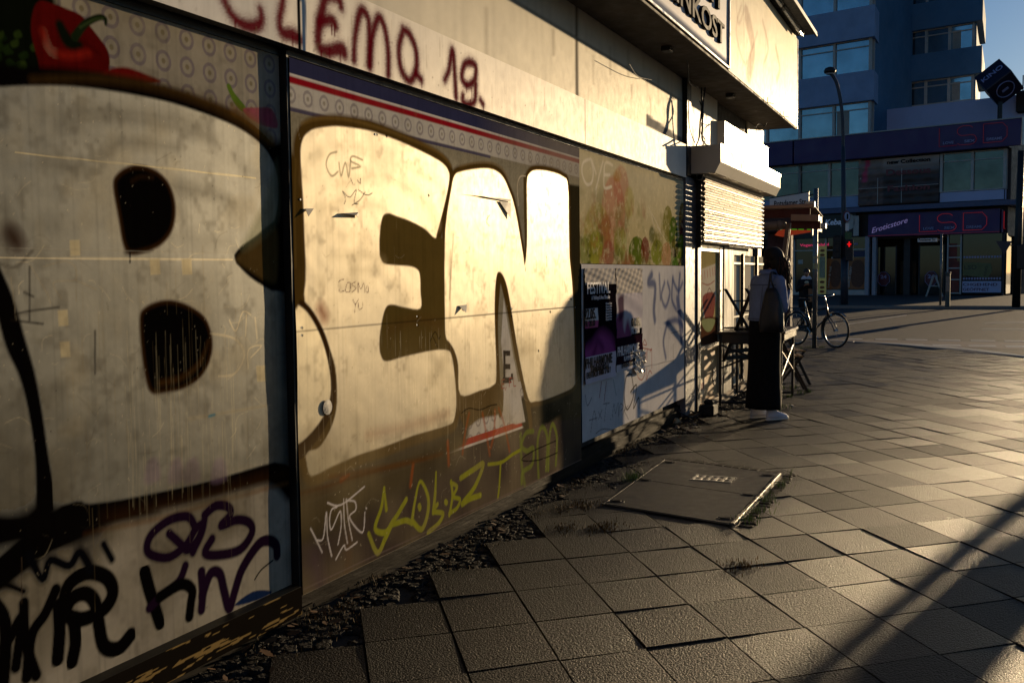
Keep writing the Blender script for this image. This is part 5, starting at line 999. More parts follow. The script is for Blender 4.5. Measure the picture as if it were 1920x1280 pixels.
# ---------------------------------------------------------------- bicycle
def bicycle(front, rear):
    f = np.array([front[0], front[1], 0.]); r_ = np.array([rear[0], rear[1], 0.]); d = (f-r_)/np.linalg.norm(f-r_); ang = math.atan2(d[1], d[0]); R0 = .345
    B = empty('bicycle', tuple((f+r_)/2), ang, label='black city bicycle with chrome fenders leaning at the street sign pole', cat='bicycle'); wb = np.linalg.norm(f-r_)/2
    BK = mat('black_bike_paint', (20, 20, 22), rough=.3, coat=.4); CR = mat('chrome', (190, 190, 190), rough=.18, metal=1.0)
    for x, nm in ((wb, 'wheel'), (-wb, 'wheel')):
        b = MB(); b.torus((x, 0, R0), (0, 1, 0), R0-.018, .018, 40, 8); w_ = b.build('wheel', M['rubber'], B, True)
        b = MB(); b.torus((x, 0, R0), (0, 1, 0), R0-.042, .009, 40, 6); b.build('rim', CR, w_, True)
        b = MB()
        for i in range(28): a = 2*math.pi*i/28; a2 = a+(.5 if i % 2 else -.5); b.tube([(x+.02*math.cos(a2), .02*(1 if i % 4 < 2 else -1), R0+.02*math.sin(a2)), (x+(R0-.045)*math.cos(a), 0, R0+(R0-.045)*math.sin(a))], .0013, 4)
        b.build('spokes', CR, w_); b = MB(); b.tube([(x, -.04, R0), (x, .04, R0)], .022, 10); b.build('hub', CR, w_)
    ra, fa = np.array([-wb, 0, R0]), np.array([wb, 0, R0]); bbk = np.array([-wb+.44, 0, .29]); st = np.array([-wb+.26, 0, .80]); hd0 = np.array([wb-.20, 0, .62]); hd1 = np.array([wb-.26, 0, .86])
    b = MB(); b.tube([st, bbk], .016, 8); b.tube([bbk, hd0], .019, 8); b.tube([st*.75+bbk*.25, hd1*.7+hd0*.3], .017, 8); b.tube([hd0, hd1], .020, 8)
    for s_ in (-.05, .05): b.tube([ra+(0, s_, 0), bbk+(0, s_*.5, 0)], .010, 6); b.tube([ra+(0, s_, 0), st*.85+bbk*.15+np.array([0, s_*.4, 0])], .009, 6)
    b.build('frame', BK, B, True)
    b = MB(); b.tube([hd0, hd0+np.array([.01, 0, -.03])], .02, 8)
    for s_ in (-.045, .045): b.tube([hd0+np.array([.0, s_*.7, -.02]), hd0*.4+fa*.6+np.array([.02, s_, 0]), fa+(0, s_, 0)], .011, 6)
    b.build('fork', BK, B, True)
    b = MB(); b.tube([hd1, hd1+np.array([-.03, 0, .14])], .013, 8); P = smooth_pts([hd1+np.array([-.22, -.28, .16]), hd1+np.array([-.06, -.26, .18]), hd1+np.array([.02, -.1, .16]), hd1+np.array([-.02, 0, .14]), hd1+np.array([.02, .1, .16]), hd1+np.array([-.06, .26, .18]), hd1+np.array([-.22, .28, .16])], 5); b.tube(list(P), .011, 8); hb = b.build('handlebar', CR, B, True)
    for s_ in (-1, 1): b = MB(); b.tube([hd1+np.array([-.10, .27*s_, .176]), hd1+np.array([-.24, .283*s_, .157])], .017, 8); b.build('grip', M['rubber'], hb)
    b = MB(); b.tube([st, st+np.array([-.03, 0, .10])], .012, 8); b.build('seat_post', CR, B)
    b = MB(); b.loft([[(st[0]+x, w_*math.cos(t), .94+h_*math.sin(t)) for t in (2*math.pi*i/12 for i in range(12))] for x, w_, h_ in ((-.17, .04, .02), (-.15, .10, .035), (-.08, .10, .035), (.0, .05, .028), (.09, .025, .022), (.11, .012, .012))]); b.build('saddle', M['rubber'], B, True)
    for x, a0, a1 in ((wb, -.4, 2.3), (-wb, .2, 3.3)):
        b = MB(); n = 20
        for i in range(n):
            t0, t1 = a0+(a1-a0)*i/n, a0+(a1-a0)*(i+1)/n; rr = R0+.025
            b.add([(x-rr*math.cos(t)+0, y, R0+rr*math.sin(t)) for t in (t0, t1) for y in (-.028, .028)], [(0, 1, 3, 2)])
        o = b.build('fender', BK, B); m_ = o.modifiers.new('t', 'SOLIDIFY'); m_.thickness = .003
    b = MB(); b.torus(bbk, (0, 1, 0), .085, .006, 28, 5); b.tube([bbk+(0, -.06, 0), bbk+(0, .06, 0)], .02, 8); b.tube([bbk+(0, .05, 0), bbk+np.array([.10, .06, -.13])], .010, 6); b.tube([bbk+(0, -.05, 0), bbk+np.array([-.10, -.06, .13])], .010, 6); b.build('crankset', CR, B)
    for p in (bbk+np.array([.10, .10, -.13]), bbk+np.array([-.10, -.10, .13])): b = MB(); b.box(p[0]-.045, p[0]+.045, p[1]-.04, p[1]+.04, p[2]-.012, p[2]+.012, .004); b.build('pedal', M['rubber'], B)
    b = MB(); b.obox(ra+np.array([0, .045, -.04]), bbk-ra+np.array([0, 0, -.0]), (0, .012, 0), (0, 0, .12), .01); b.build('chain_guard', BK, B)
    b = MB(); P = [ra+np.array([-.24, -.07, .42]), ra+np.array([.16, -.07, .42]), ra+np.array([.16, .07, .42]), ra+np.array([-.24, .07, .42])]; b.tube(P+[P[0]], .006, 6); b.tube([ra+(0, .06, 0), ra+np.array([-.12, .07, .42])], .005, 6); b.tube([ra+(0, -.06, 0), ra+np.array([-.12, -.07, .42])], .005, 6); b.tube([ra+np.array([-.24, 0, .42]), ra+np.array([.16, 0, .42])], .005, 6); b.build('luggage_rack', BK, B)
    b = MB(); b.tube([bbk+np.array([-.03, .05, -.02]), np.array([bbk[0]-.10, .18, .01])], .008, 6); b.build('kickstand', CR, B)
    b = MB(); b.tube([hd0+np.array([.06, 0, .03]), hd0+np.array([.12, 0, .03])], [.02, .035], 12); b.build('headlight', CR, B)
    return B
bicycle((.27, 20.3), (-.58, 20.95))
# ---------------------------------------------------------------- street sign pole
POLE = mat('galvanised_pole', (120, 118, 116), rough=.38, metal=.55, var=.3, vs=10); SIGN = mat('sign_white', (235, 230, 222), rough=.4, var=.06); INK = mat('sign_black', (16, 15, 16), rough=.6, spec=.05)
pl = on_z(1527, 652, 0); YP = pl[1]
sp = empty('street_sign', (pl[0], YP, 0), label='street name sign Potsdamer Str. on a tall galvanised pole beside the bicycle', cat='street sign')
b = MB(); b.tube([(pl[0], YP, 0), (pl[0], YP, 3.12)], .045, 14); under(sp, b.build('pole', POLE, None, True))
a0, a1 = on_y(1443, 393, YP), on_y(1517, 383, YP); hgt = .215; dirv = (a1-a0); dirv[2] = 0
b = MB(); b.obox((a0[0], YP-.01, a0[2]), (a1[0]-a0[0], 0, a1[2]-a0[2]+.02), (0, .02, 0), (0, 0, hgt), .004); sb_ = under(sp, b.build('sign_board', SIGN))
b = MB(); b.obox((a0[0]-.008, YP-.013, a0[2]+hgt), (a1[0]-a0[0]+.016, 0, a1[2]-a0[2]+.02), (0, .026, 0), (0, 0, .016)); b.obox((a0[0]-.008, YP-.013, a0[2]-.012), (a1[0]-a0[0]+.016, 0, a1[2]-a0[2]+.02), (0, .026, 0), (0, 0, .012)); b.tube([(a1[0], YP, a1[2]+.17), (pl[0], YP, a1[2]+.2)], .015, 6); b.tube([(a1[0], YP, a1[2]+.04), (pl[0], YP, a1[2]+.06)], .015, 6); o = b.build('sign_frame', M['black']); under(sp, o)
o = text('sign_text', 'Potsdamer Str.', (a0[0]+.09, YP-.0125, a0[2]+.06), (1, 0, .035), (0, 0, 1), .105, .003, INK, None, width=.63, bold=.015); under(sp, o)
for z in (2.35, 2.05, 1.5):
    b = MB(); b.tube([(pl[0], YP, z), (pl[0], YP, z+.03)], .053, 12); under(sp, b.build('clamp', M['steel']))
b = MB(); b.tube([(pl[0], YP, 1.55), (pl[0], YP, 1.66)], .0462, 12); b.tube([(pl[0], YP, 1.75), (pl[0], YP, 1.80)], .0462, 12); under(sp, b.build('sticker', mat('old_stickers', (190, 176, 120), rough=.6, var=.4, vs=30)))
b = MB(); b.box(pl[0]+.05, pl[0]+.20, YP-.08, YP+.08, 2.33, 2.44, .01); b.box(pl[0]-.08, pl[0]-.05, YP-.05, YP+.05, 2.2, 2.5, .01); b.tube([(pl[0]+.04, YP, 2.38), (pl[0]+.10, YP, 2.38)], .02, 8)
under(sp, b.build('bracket', M['alu']))

# ---------------------------------------------------------------- awning stall beyond the kiosk
ya = 15.4
aw = empty('awning', (.1, ya, 0), label='red brown folding awning with orange and green edge beyond the kiosk end', cat='awning')
AWR = mat('red_brown_awning', (84, 30, 24), rough=.7, var=.2, vs=6); AWT = mat('awning_rail', (150, 120, 104), rough=.4, metal=.3)
l0, l1 = on_y(1425, 386, ya), on_y(1526, 392, ya)
b = MB(); b.obox((l0[0], ya-.06, l0[2]-.06), (l1[0]-l0[0], 0, 0), (0, .12, 0), (0, 0, .06), .008); under(aw, b.build('front_rail', AWT))
b = MB(); b.obox((l0[0], ya-.01, l0[2]-.19), (l1[0]-l0[0]-.05, 0, 0), (0, .02, 0), (0, 0, .125)); b.obox((l0[0], ya+.02, l0[2]-.02), (l1[0]-l0[0], 0, 0), (0, 1.0, -.12), (0, 0, .01)); under(aw, b.build('awning_cloth', AWR))
b = MB(); c0, c1 = on_y(1418, 425, ya), on_y(1470, 422, ya); b.tube([c0, c1], .065, 16); b.tube([c1-np.array([.09, 0, 0]), c1-np.array([.05, 0, 0])], .075, 16); b.tube([c1, c1+np.array([.03, 0, 0])], [.07, .04], 16); under(aw, b.build('cloth_roll', mat('grey_roll', (128, 108, 92), rough=.6, var=.2), None, True))
e0, e1 = on_y(1484, 412, ya), on_y(1536, 418, ya); b = MB(); b.obox((e0[0], ya-.05, e0[2]-.02), (e1[0]-e0[0], 0, -.02), (0, .1, 0), (0, 0, .10), .006); under(aw, b.build('arm', AWT))
b = MB(); b.obox((e0[0]-.02, ya+.06, e0[2]-.13), (e1[0]-e0[0]+.03, 0, -.02), (0, .02, 0), (0, 0, .13)); under(aw, b.build('side_valance', AWR))
# leaning support
s0, s1 = on_y(1481, 418, ya-.02), on_y(1452, 640, ya-.02); b = MB(); b.obox(s1+np.array([0, 0, 0]), s0-s1, (-.06, 0, 0), (0, .045, 0), .006); under(aw, b.build('leaning_support', mat('brown_grey_support', (110, 88, 76), rough=.4, metal=.2)))
b = MB(); b.obox(s1+np.array([.003, 0, 0]), s0-s1, (.018, 0, 0), (0, .03, 0), .004); under(aw, b.build('lit_support_edge', M['alu']))  # sunlit edge of the support, put in as a brighter strip
b = MB(); t0 = on_y(1510, 374, ya); t1 = on_y(1528, 389, ya); b.box(t0[0], t1[0], ya-.05, ya+.05, t1[2], t0[2]-.03, .006); under(aw, b.build('end_box', M['cream']))
ORG = mat('orange_neon_trim', (236, 84, 26), rough=.4, emit=(240, 70, 10), es=.12); GRN2 = mat('green_light_trim', (110, 230, 40), rough=.4, emit=(120, 240, 20), es=.1)
yk = 22.6
# lit trim of the food stand behind
fs = empty('food_stand', (-.6, yk+6, RZ), label='dark food stand with orange edge and green lights beyond the awning', cat='food stand')
yk = 29.0
z0 = on_y(1455, 440, yk)
b = MB(); b.prism([on_y(*p, yk) for p in ((1452, 441), (1462, 430), (1526, 432), (1526, 434), (1466, 444))], (0, .1, 0)); under(fs, b.build('orange_edge', ORG))
for x in (1489, 1502, 1518, 1462): b = MB(); p = on_y(x, 430, yk); b.box(p[0]-.07, p[0]+.07, yk-.02, yk+.05, p[2]-.02, p[2]+.02, .01); under(fs, b.build('green_light', GRN2))
pa, pb_ = on_y(1425, 425, yk), on_y(1527, 428, yk); b = MB(); b.box(pa[0], pb_[0], yk+.12, yk+1.6, pb_[2]-.05, pa[2]+.35); under(fs, b.build('roof', mat('dark_red_roof', (46, 20, 18), rough=.6)))
b = MB(); b.box(pa[0], on_y(1490, 500, yk)[0]-.3, yk+1.2, yk+1.6, RZ, pb_[2]-.06); under(fs, b.build('wall', mat('dull_red_wall', (78, 50, 46), rough=.8, var=.2)))

# ---------------------------------------------------------------- the corner building across the junction
FO = np.array([4.637, 66.0, 0.0]); FR = np.array([.9659, -.2588, 0.0]); FN = np.array([-.2588, -.9659, 0.0])
def on_f(px, py, off=0.0):
    v = ray(px, py); A_ = FO+FN*off; q_ = EYE+v*(((A_-EYE)@FN)/(v@FN)); return (q_-FO)@FR, q_[2]
def WF(s_, z, off=0.0): return FO+FR*s_+FN*off+np.array([0, 0, z])
def fbox(b, s0_, s1_, z0_, z1_, o0, o1, bev=0): b.obox(WF(s0_, z0_, o0), FR*(s1_-s0_), FN*(o1-o0), (0, 0, z1_-z0_), bev); return b
BLU = mat('blue_render', (134, 156, 188), rough=.7, var=.18, vs=.8, bump=.1, bs=5); BLUD = mat('deep_blue_render', (72, 112, 142), rough=.75, var=.2, vs=.6, bump=.1, bs=5); PALE = mat('pale_blue_render', (176, 184, 214), rough=.7, var=.08, vs=.8)
FRM = mat('window_frame_paint', (176, 172, 165), rough=.5, var=.15, vs=3); GLS = mat('sky_window_glass', (150, 165, 172), rough=.08, var=.35, vs=.5, spec=1.0, metal=.9, rvar=.04); CUR = mat('curtain', (150, 146, 136), rough=.9)
VIO = mat('violet_fascia', (66, 44, 92), rough=.5, var=.12, vs=.6); CAN = mat('blue_grey_canopy', (84, 92, 120), rough=.6, var=.15); CONC = mat('dark_shop_front', (48, 42, 42), rough=.6, var=.25, vs=2)
tw = empty('office_tower', tuple(WF(-8, 0, -4)), label='blue office tower with stacked window bays and overhanging spandrels', cat='building')
def window_row(root, s0_, s1_, z0_, z1_, off, n, ax=FR, org=None, transom=.22, curtain=(), post=.16):
    """row of windows: each a frame part with its pane as sub-part"""
    ax = np.array(ax, float); nrm = np.cross(ax, (0, 0, 1)); wd = (s1_-s0_)/n
    if org is None: W_ = lambda s_, z, o_: WF(s_, z, off+o_)
    else: W_ = lambda s_, z, o_: org+ax*s_+nrm*o_+np.array([0, 0, z])
    for i in range(n):
        a, c = s0_+wd*i, s0_+wd*(i+1); b = MB(); t = .07; H_ = z1_-z0_; zt_ = z1_-H_*transom
        def bb(sa, sb2, za, zb, o0=-.06, o1=.06): b.obox(W_(sa, za, o0), ax*(sb2-sa), (W_(0, 0, 1)-W_(0, 0, 0))*(o1-o0), (0, 0, zb-za))
        bb(a, a+post, z0_, z1_, -.06, .12); bb(a+post, c, z0_, z0_+t); bb(a+post, c, z1_-t, z1_); bb(a+post, c, zt_-t/2, zt_+t/2)
        if i == n-1: bb(c, c+post, z0_, z1_, -.06, .12)
        f = b.build('window', FRM); under(root, f)
        b = MB(); b.obox(W_(a+post, z0_+t, -.04), ax*(c-a-post), (W_(0, 0, 1)-W_(0, 0, 0))*.02, (0, 0, H_-2*t)); g_ = b.build('pane', GLS); g_.parent = f
        if i in curtain:
            b = MB(); b.obox(W_(a+post+.1, z0_+.1, -.018), ax*(wd*.35), (W_(0, 0, 1)-W_(0, 0, 0))*.006, (0, 0, H_*.74)); g_ = b.build('curtain', CUR); g_.parent = f
SV = np.array([.035, .9994, 0.0]); SO = -8.8
# front bay: rows of windows and overhanging spandrels, side faces running back
b = MB(); fbox(b, -30, -8.5, 10.3, 40, -9, -.45); under(tw, b.build('wall', BLUD))
lev = [(14.32, 16.42), (18.38, 20.45), (22.4, 24.5), (26.4, 28.5)]
spd = [(12.45, 14.34), (16.42, 18.40), (20.45, 22.4), (24.5, 26.4), (28.5, 30.4)]
for i, (z0_, z1_) in enumerate(spd):
    b = MB(); A_ = WF(-7.97, z0_, 0); b.prism([WF(-30, z0_, 0), A_, A_+SV*9.2, WF(-30, z0_, -9)], (0, 0, z1_-z0_)); under(tw, b.build('spandrel', BLU))
for i, (z0_, z1_) in enumerate([(10.40, 12.45)]+lev):
    window_row(tw, -8.42-2.35*5, -8.42, z0_, z1_, -.40, 5, curtain=(2,) if i in (1, 3) else (4,) if i == 0 else ())
    org = WF(-8.30, 0, -.55); window_row(tw, 0.3, 8.3, z0_, z1_, 0, 5, ax=SV, org=org)
# rear wing
e = lambda px, py: on_f(px, py, SO)
s_r, _z = e(1841, 120); s_l, _z = e(1655, 120)
RW = []
def zr(px, py): return e(px, py)[1]
zA = [(zr(1841, 186), zr(1827, 137)), (zr(1841, 131), zr(1827, 86)), (zr(1841, 84), zr(1841, 28))]
wrow = [(zr(1827, 185), zr(1827, 138)), (zr(1827, 87), zr(1827, 36))]
ph_ = wrow[1][0]-wrow[0][0]; WRW = e(1827, 100)[0]-e(1782, 103)[0]; print('WRW', WRW, s_r, s_l)
b = MB(); b.prism([WF(-24, 9, SO-.5), WF(s_r-.5, 9, SO-.5), WF(s_r-.5, 9, SO-.5)+SV*10, WF(-24, 9, SO-10)], (0, 0, 35)); under(tw, b.build('wall', BLUD))
for k_ in range(5):
    w0, w1 = wrow[0][0]+ph_*k_, wrow[0][1]+ph_*k_
    window_row(tw, s_r-.75-WRW*4, s_r-.75, w0, w1, SO-.45, 4, transom=.25, curtain=(3,) if k_ < 2 else ())
    b = MB(); b.prism([WF(s_l-3, w1, SO), WF(s_r, w1, SO), WF(s_r, w1, SO)+SV*8, WF(s_l-3, w1, SO-8)], (0, 0, ph_-(w1-w0))); under(tw, b.build('spandrel', BLUD))
b = MB(); fbox(b, s_l-3, s_r+.2, 40.0, 40.4, SO-12, SO+.2); under(tw, b.build('roof', CONC))
# low corner building
lb = empty('corner_shop_building', tuple(WF(-6, 0, -2)), label='low corner building with violet fascia, shop signs and first floor windows', cat='building')
ss0 = -32.0
b = MB(); fbox(b, ss0, 0, 5.7, 8.8, -9, -.75); fbox(b, ss0, -.1, 3.6, 5.3, -9, -.6); fbox(b, ss0, 0, 8.75, 10.3, -9, -.1); under(lb, b.build('wall', CONC))
zp0, zp1 = on_f(1827, 228, -4)[1], on_f(1827, 187, -4)[1]
b = MB(); fbox(b, -7.9-1.8, 1.0, 9.9, zp1, -4.4, -4.0); under(lb, b.build('parapet', PALE))
b = MB(); fbox(b, -20, .3, 10.305, 10.33, -9, -1.5); under(lb, b.build('roof', CONC))
for sa, sb2 in ((-25, -19), (-19, -13.25), (-13.2, .75)):
    b = MB(); fbox(b, sa+.03, sb2-.03, 8.78, 10.33, 0, .25, .02); o = under(lb, b.build('fascia', VIO))
b = MB(); fbox(b, -25, .78, 10.335, 10.40, -.1, .3); under(lb, b.build('fascia_trim', FRM))
b = MB(); A_ = WF(.78, 8.78, .0); b.obox(A_, FR*.1, FN*.25, (0, 0, 1.55)); under(lb, b.build('fascia_end', M['alu']))
NEO = mat('red_neon_outline', (160, 50, 60), rough=.4, emit=(200, 40, 60), es=.05); LTX = mat('sign_lettering', (150, 150, 190), rough=.4); NEB = mat('red_neon_bright', (220, 60, 70), rough=.4, emit=(255, 50, 50), es=.09); WNE = mat('white_neon', (210, 190, 235), rough=.4, emit=(200, 170, 240), es=.12)
def neon_LSD(s0_, s1_, z0_, z1_, off, m, r_, root, small):
    W_ = s1_-s0_; lw = W_*.27
    b = MB(); b.tube([WF(s0_, z1_, off), WF(s0_, z0_, off), WF(s0_+lw, z0_, off)], r_, 5); o1 = under(root, b.build('neon_letter', m))
    c = s0_+W_*.28; e_ = c+lw; zm = (z0_+z1_)/2; P = smooth_pts([(e_-.05*W_, z1_-.12), (e_-.1*W_, z1_), (c+.06*W_, z1_), (c, z1_-.16), (c, zm+.16), (c+.06*W_, zm), (e_-.05*W_, zm), (e_, zm-.16), (e_, z0_+.16), (e_-.06*W_, z0_), (c+.05*W_, z0_), (c, z0_+.10)], 3)
    b = MB(); b.tube([WF(p[0], p[1], off) for p in P], r_, 5); under(root, b.build('neon_letter', m))
    c = s0_+W_*.66; b = MB(); P = [(c, z0_), (c, z1_), (s1_-.25*lw, z1_), (s1_, z1_-.3), (s1_, z0_+.3), (s1_-.25*lw, z0_), (c, z0_)]; b.tube([WF(p[0], p[1], off) for p in P], r_, 5); under(root, b.build('neon_letter', m))
    for t_, a in (('LOVE', .06), ('SEX', .38), ('DREAMS', .71)):
        under(root, text('small_lettering', t_, WF(s0_+W_*a, z0_+.12, off), FR, (0, 0, 1), small, .02, LTX, None, width=W_*(.16 if t_ != 'DREAMS' else .22), bold=.02))
sa, za = on_f(1761, 277, .26); sb2, zb2 = on_f(1888, 268, .26); neon_LSD(sa, sb2, za+.05, za+1.15, .28, NEO, .018, lb, .15)
# first floor: windows, blue and white panels, banner
GL2 = mat('dim_window_glass', (92, 94, 88), rough=.1, var=.5, vs=.7, spec=.8, metal=.6, rvar=.04); _g = GLS; GLS = GL2
window_row(lb, -13.1-2.1*3, -13.1, 6.48, 8.75, -.45, 3)
window_row(lb, -13.1, -9.0, 6.48, 8.75, -.45, 2); window_row(lb, -3.95, -.35, 6.35, 8.72, -.45, 2)
b = MB(); fbox(b, -20, -9.0, 5.75, 6.46, -.5, -.42); under(lb, b.build('panel', BLU)); b = MB(); fbox(b, -3.95, -.3, 5.75, 6.33, -.5, -.42); under(lb, b.build('panel', PALE))
SD = np.array([math.sin(math.radians(9.6)), math.cos(math.radians(9.6)), 0.0])
window_row(lb, .15, 6.2, 6.35, 8.72, 0, 3, ax=SD, org=WF(-.28, 0, -.45)); b = MB(); b.obox(WF(-.25, 5.75, -.5), SD*6.5, FN*.0+FR*.04, (0, 0, .58)); under(lb, b.build('panel', PALE))
# warm, creased blinds behind the right windows
for sa, sb2 in ((-3.7, -2.4), (-2.0, -.6)):
    b = MB(); q_ = np.random.RandomState(int(-sa*10)); 
    for i in range(9):
        a = sa+(sb2-sa)*i/9; b.add([WF(a, 6.5, -.475), WF(a+(sb2-sa)/9, 6.5, -.47), WF(a+(sb2-sa)/9*q_.uniform(.6, 1.3), 8.6, -.475), WF(a, 8.6, -.47)], [(0, 1, 2, 3)])
    under(lb, b.build('blind', mat('yellowish_blind', (124, 104, 54), rough=.7, var=.7, vs=1.5)))
b = MB(); A_ = [WF(-25, 5.38, 0), WF(.12, 5.38, 0), WF(.12, 5.38, 0)+SD*8, WF(-25, 5.38, -2)]; A_ = [WF(-25, 5.36, .35), WF(.05, 5.36, .35), WF(.75, 5.36, -.3), WF(.75, 5.36, -.3)+SD*8, WF(-25, 5.36, -2)]; b.prism(A_, (0, 0, .30)); under(lb, b.build('canopy', CAN))
# banner
bn = empty('advertising_banner', tuple(WF(-6.5, 5.75, -.2)), label='sagging advertising banner New Collection Dessous Fashion hung over the first floor windows', cat='banner')
bs0, bs1, bz0, bz1 = -9.0, -3.98, 5.80, 8.68
b = MB(); nn = 30; V_ = []
for j in range(nn+1):
    for i in range(nn+1): s_ = bs0+(bs1-bs0)*i/nn; z = bz0+(bz1-bz0)*j/nn; V_.append(WF(s_, z, -.30+.03*math.sin(i*.9)*math.cos(j*.5)+.02*math.sin(j*1.3)))
b.add(V_, [(j*(nn+1)+i, j*(nn+1)+i+1, (j+1)*(nn+1)+i+1, (j+1)*(nn+1)+i) for j in range(nn) for i in range(nn)])
def grad_mat():
    m = bpy.data.materials.new('banner_print'); m.use_nodes = True; n = m.node_tree; b_ = n.nodes["Principled BSDF"]; L = n.links
    at = n.nodes.new("ShaderNodeAttribute"); at.attribute_name = 'paint'; L.new(at.outputs["Color"], b_.inputs["Base Color"]); setp(b_, "Roughness", .5); return m
bo_ = under(bn, b.build('banner_cloth', grad_mat(), None, True)); cc = np.ones((len(V_), 4)); q_ = np.random.RandomState(5)
for j in range(nn+1):
    for i in range(nn+1):
        u_, v_ = i/nn, j/nn; c = np.array(lin((60, 44, 40)))*(1-max(0, v_-.6)*2.4)+np.array(lin((190, 174, 162)))*max(0, v_-.6)*2.4
        if u_ < .32: c = c*.5+np.array(lin((120, 92, 80)))*.5*(.6+.8*q_.rand())
        if abs(u_-.12-(1-v_)*-.1) < .03 and v_ > .5: c = np.array(lin((190, 60, 90)))
        cc[j*(nn+1)+i, :3] = c
at = bo_.data.color_attributes.new('paint', 'FLOAT_COLOR', 'POINT'); at.data.foreach_set('color', cc.ravel())
under(bn, text('banner_text', 'new Collection', WF(-7.15, 8.33, -.24), FR, (0, 0, 1), .22, .01, INK, None, width=2.65, bold=.025)); RT_ = mat('dull_red_lettering', (120, 60, 62), rough=.6)
under(bn, text('banner_text', 'Dessous', WF(-7.2, 7.62, -.24), FR, (0, 0, 1), .36, .01, RT_, None, width=2.75, bold=.03)); under(bn, text('banner_text', 'Fashion', WF(-7.1, 6.6, -.24), FR, (0, 0, 1), .34, .01, RT_, None, width=2.6, bold=.03))
b = MB(); fbox(b, -7.75, -7.71, 5.85, 7.5, -.26, -.24); fbox(b, -6.25, -6.21, 5.85, 8.0, -.26, -.24); fbox(b, -9.0, -4.0, 6.86, 6.89, -.262, -.25); under(bn, b.build('banner_cord', FRM))
# Eroticstore / LSD sign above the ground floor
b = MB(); fbox(b, -8.20, -.38, 3.74, 5.18, -.2, .05, .02); sgn = under(lb, b.build('shop_sign', VIO)); b = MB(); A_ = WF(-.30, 3.76, .0); b.obox(A_, SD*6, FR*.05, (0, 0, 1.35)); under(lb, b.build('shop_sign', VIO)); b = MB(); fbox(b, -8.2, -.38, 3.80, 3.83, .05, .065); under(lb, b.build('sign_trim', NEO))
ang_ = math.radians(15); axr = FR*math.cos(ang_)+np.array([0, 0, math.sin(ang_)]); upr = -FR*math.sin(ang_)+np.array([0, 0, math.cos(ang_)])
under(lb, text('neon_script', 'Eroticstore', WF(-7.95, 3.98, .06), axr, upr, .33, .02, WNE, None, width=2.35, shear=.45))
sa, za = on_f(1724, 431, .06); sb2, _z = on_f(1850, 428, .06); neon_LSD(sa, sb2, 3.96, 5.0, .08, NEB, .016, lb, .15)
A_ = WF(-.25, 3.9, .0)+FR*.06; b = MB()
for k_, pts in enumerate(([(0.2, 1.1), (.2, .1), (1.0, .1)], [(2.2, 1.0), (1.5, 1.0), (1.4, .6), (2.1, .55), (2.1, .1), (1.4, .1)], [(2.8, .1), (2.8, 1.0), (3.5, .8), (3.5, .3), (2.8, .1)])): b.tube([A_+SD*p[0]+np.array([0, 0, p[1]]) for p in pts], .03, 5)
under(lb, b.build('neon_letter', NEB))
# kebab sign
b = MB(); fbox(b, -16.5, -9.0, 3.80, 5.30, -.25, .02); ks = under(lb, b.build('shop_sign', mat('black_sign_box', (18, 16, 18), rough=.4))); kx, kz = on_f(1547, 422, .03)
under(lb, text('sign_lettering', 'Kebap', WF(kx, kz, .03), FR, (0, 0, 1), .36, .03, mat('pale_sign_letters', (170, 190, 215), rough=.4, emit=(150, 180, 220), es=.08), None, width=1.35, bold=.02, shear=.2))
b = MB(); c0_ = on_f(1593, 416, .03); R1_ = [WF(c0_[0]+.38*math.cos(t), c0_[1]+.5*math.sin(t), .03) for t in np.arange(0, 6.28, .35)]; b.prism(R1_, FN*.03); fbox(b, on_f(1601, 400)[0], on_f(1611, 400)[0], 3.85, 5.15, .02, .06); under(lb, b.build('sign_picture', FRM))
# ground floor shop fronts (recessed, with piers and glazing)
b = MB(); fbox(b, ss0, -.2, 0.02, 3.78, -9, -3.0); under(lb, b.build('shop_back_wall', mat('dark_shop_interior', (34, 28, 26), rough=.8, var=.4, vs=1)))
PIER = mat('pale_pier', (150, 148, 156), rough=.6, var=.2)
for px_ in (1627, 1640): s_ = on_f(px_, 500, -.2)[0]; b = MB(); fbox(b, s_-.12, s_+.12, .02, 3.8, -.35, -.05); under(lb, b.build('pier', PIER))
for px_ in (1700, 1440): s_ = on_f(px_, 500, -.9)[0]; b = MB(); fbox(b, s_-.2, s_+.2, .02, 3.8, -1.3, -.9); under(lb, b.build('pier', CONC))
s0_, s1_ = on_f(1485, 500, -.3)[0], on_f(1624, 500, -.3)[0]
b = MB(); fbox(b, s0_, s1_, 2.95, 3.02, -.3, -.2); fbox(b, s0_, s1_, .02, .35, -.35, -.2)
for px_ in (1490, 1529, 1549, 1624): s_ = on_f(px_, 500, -.3)[0]; fbox(b, s_-.05, s_+.05, .35, 3.8, -.3, -.19)
kf = under(lb, b.build('shop_window', FRM)); b = MB(); fbox(b, s0_, s1_, .36, 3.78, -.33, -.31); o = b.build('pane', M['darkglass']); o.parent = kf
PT = mat('window_poster_orange', (150, 92, 46), rough=.5, var=.2, vs=3)
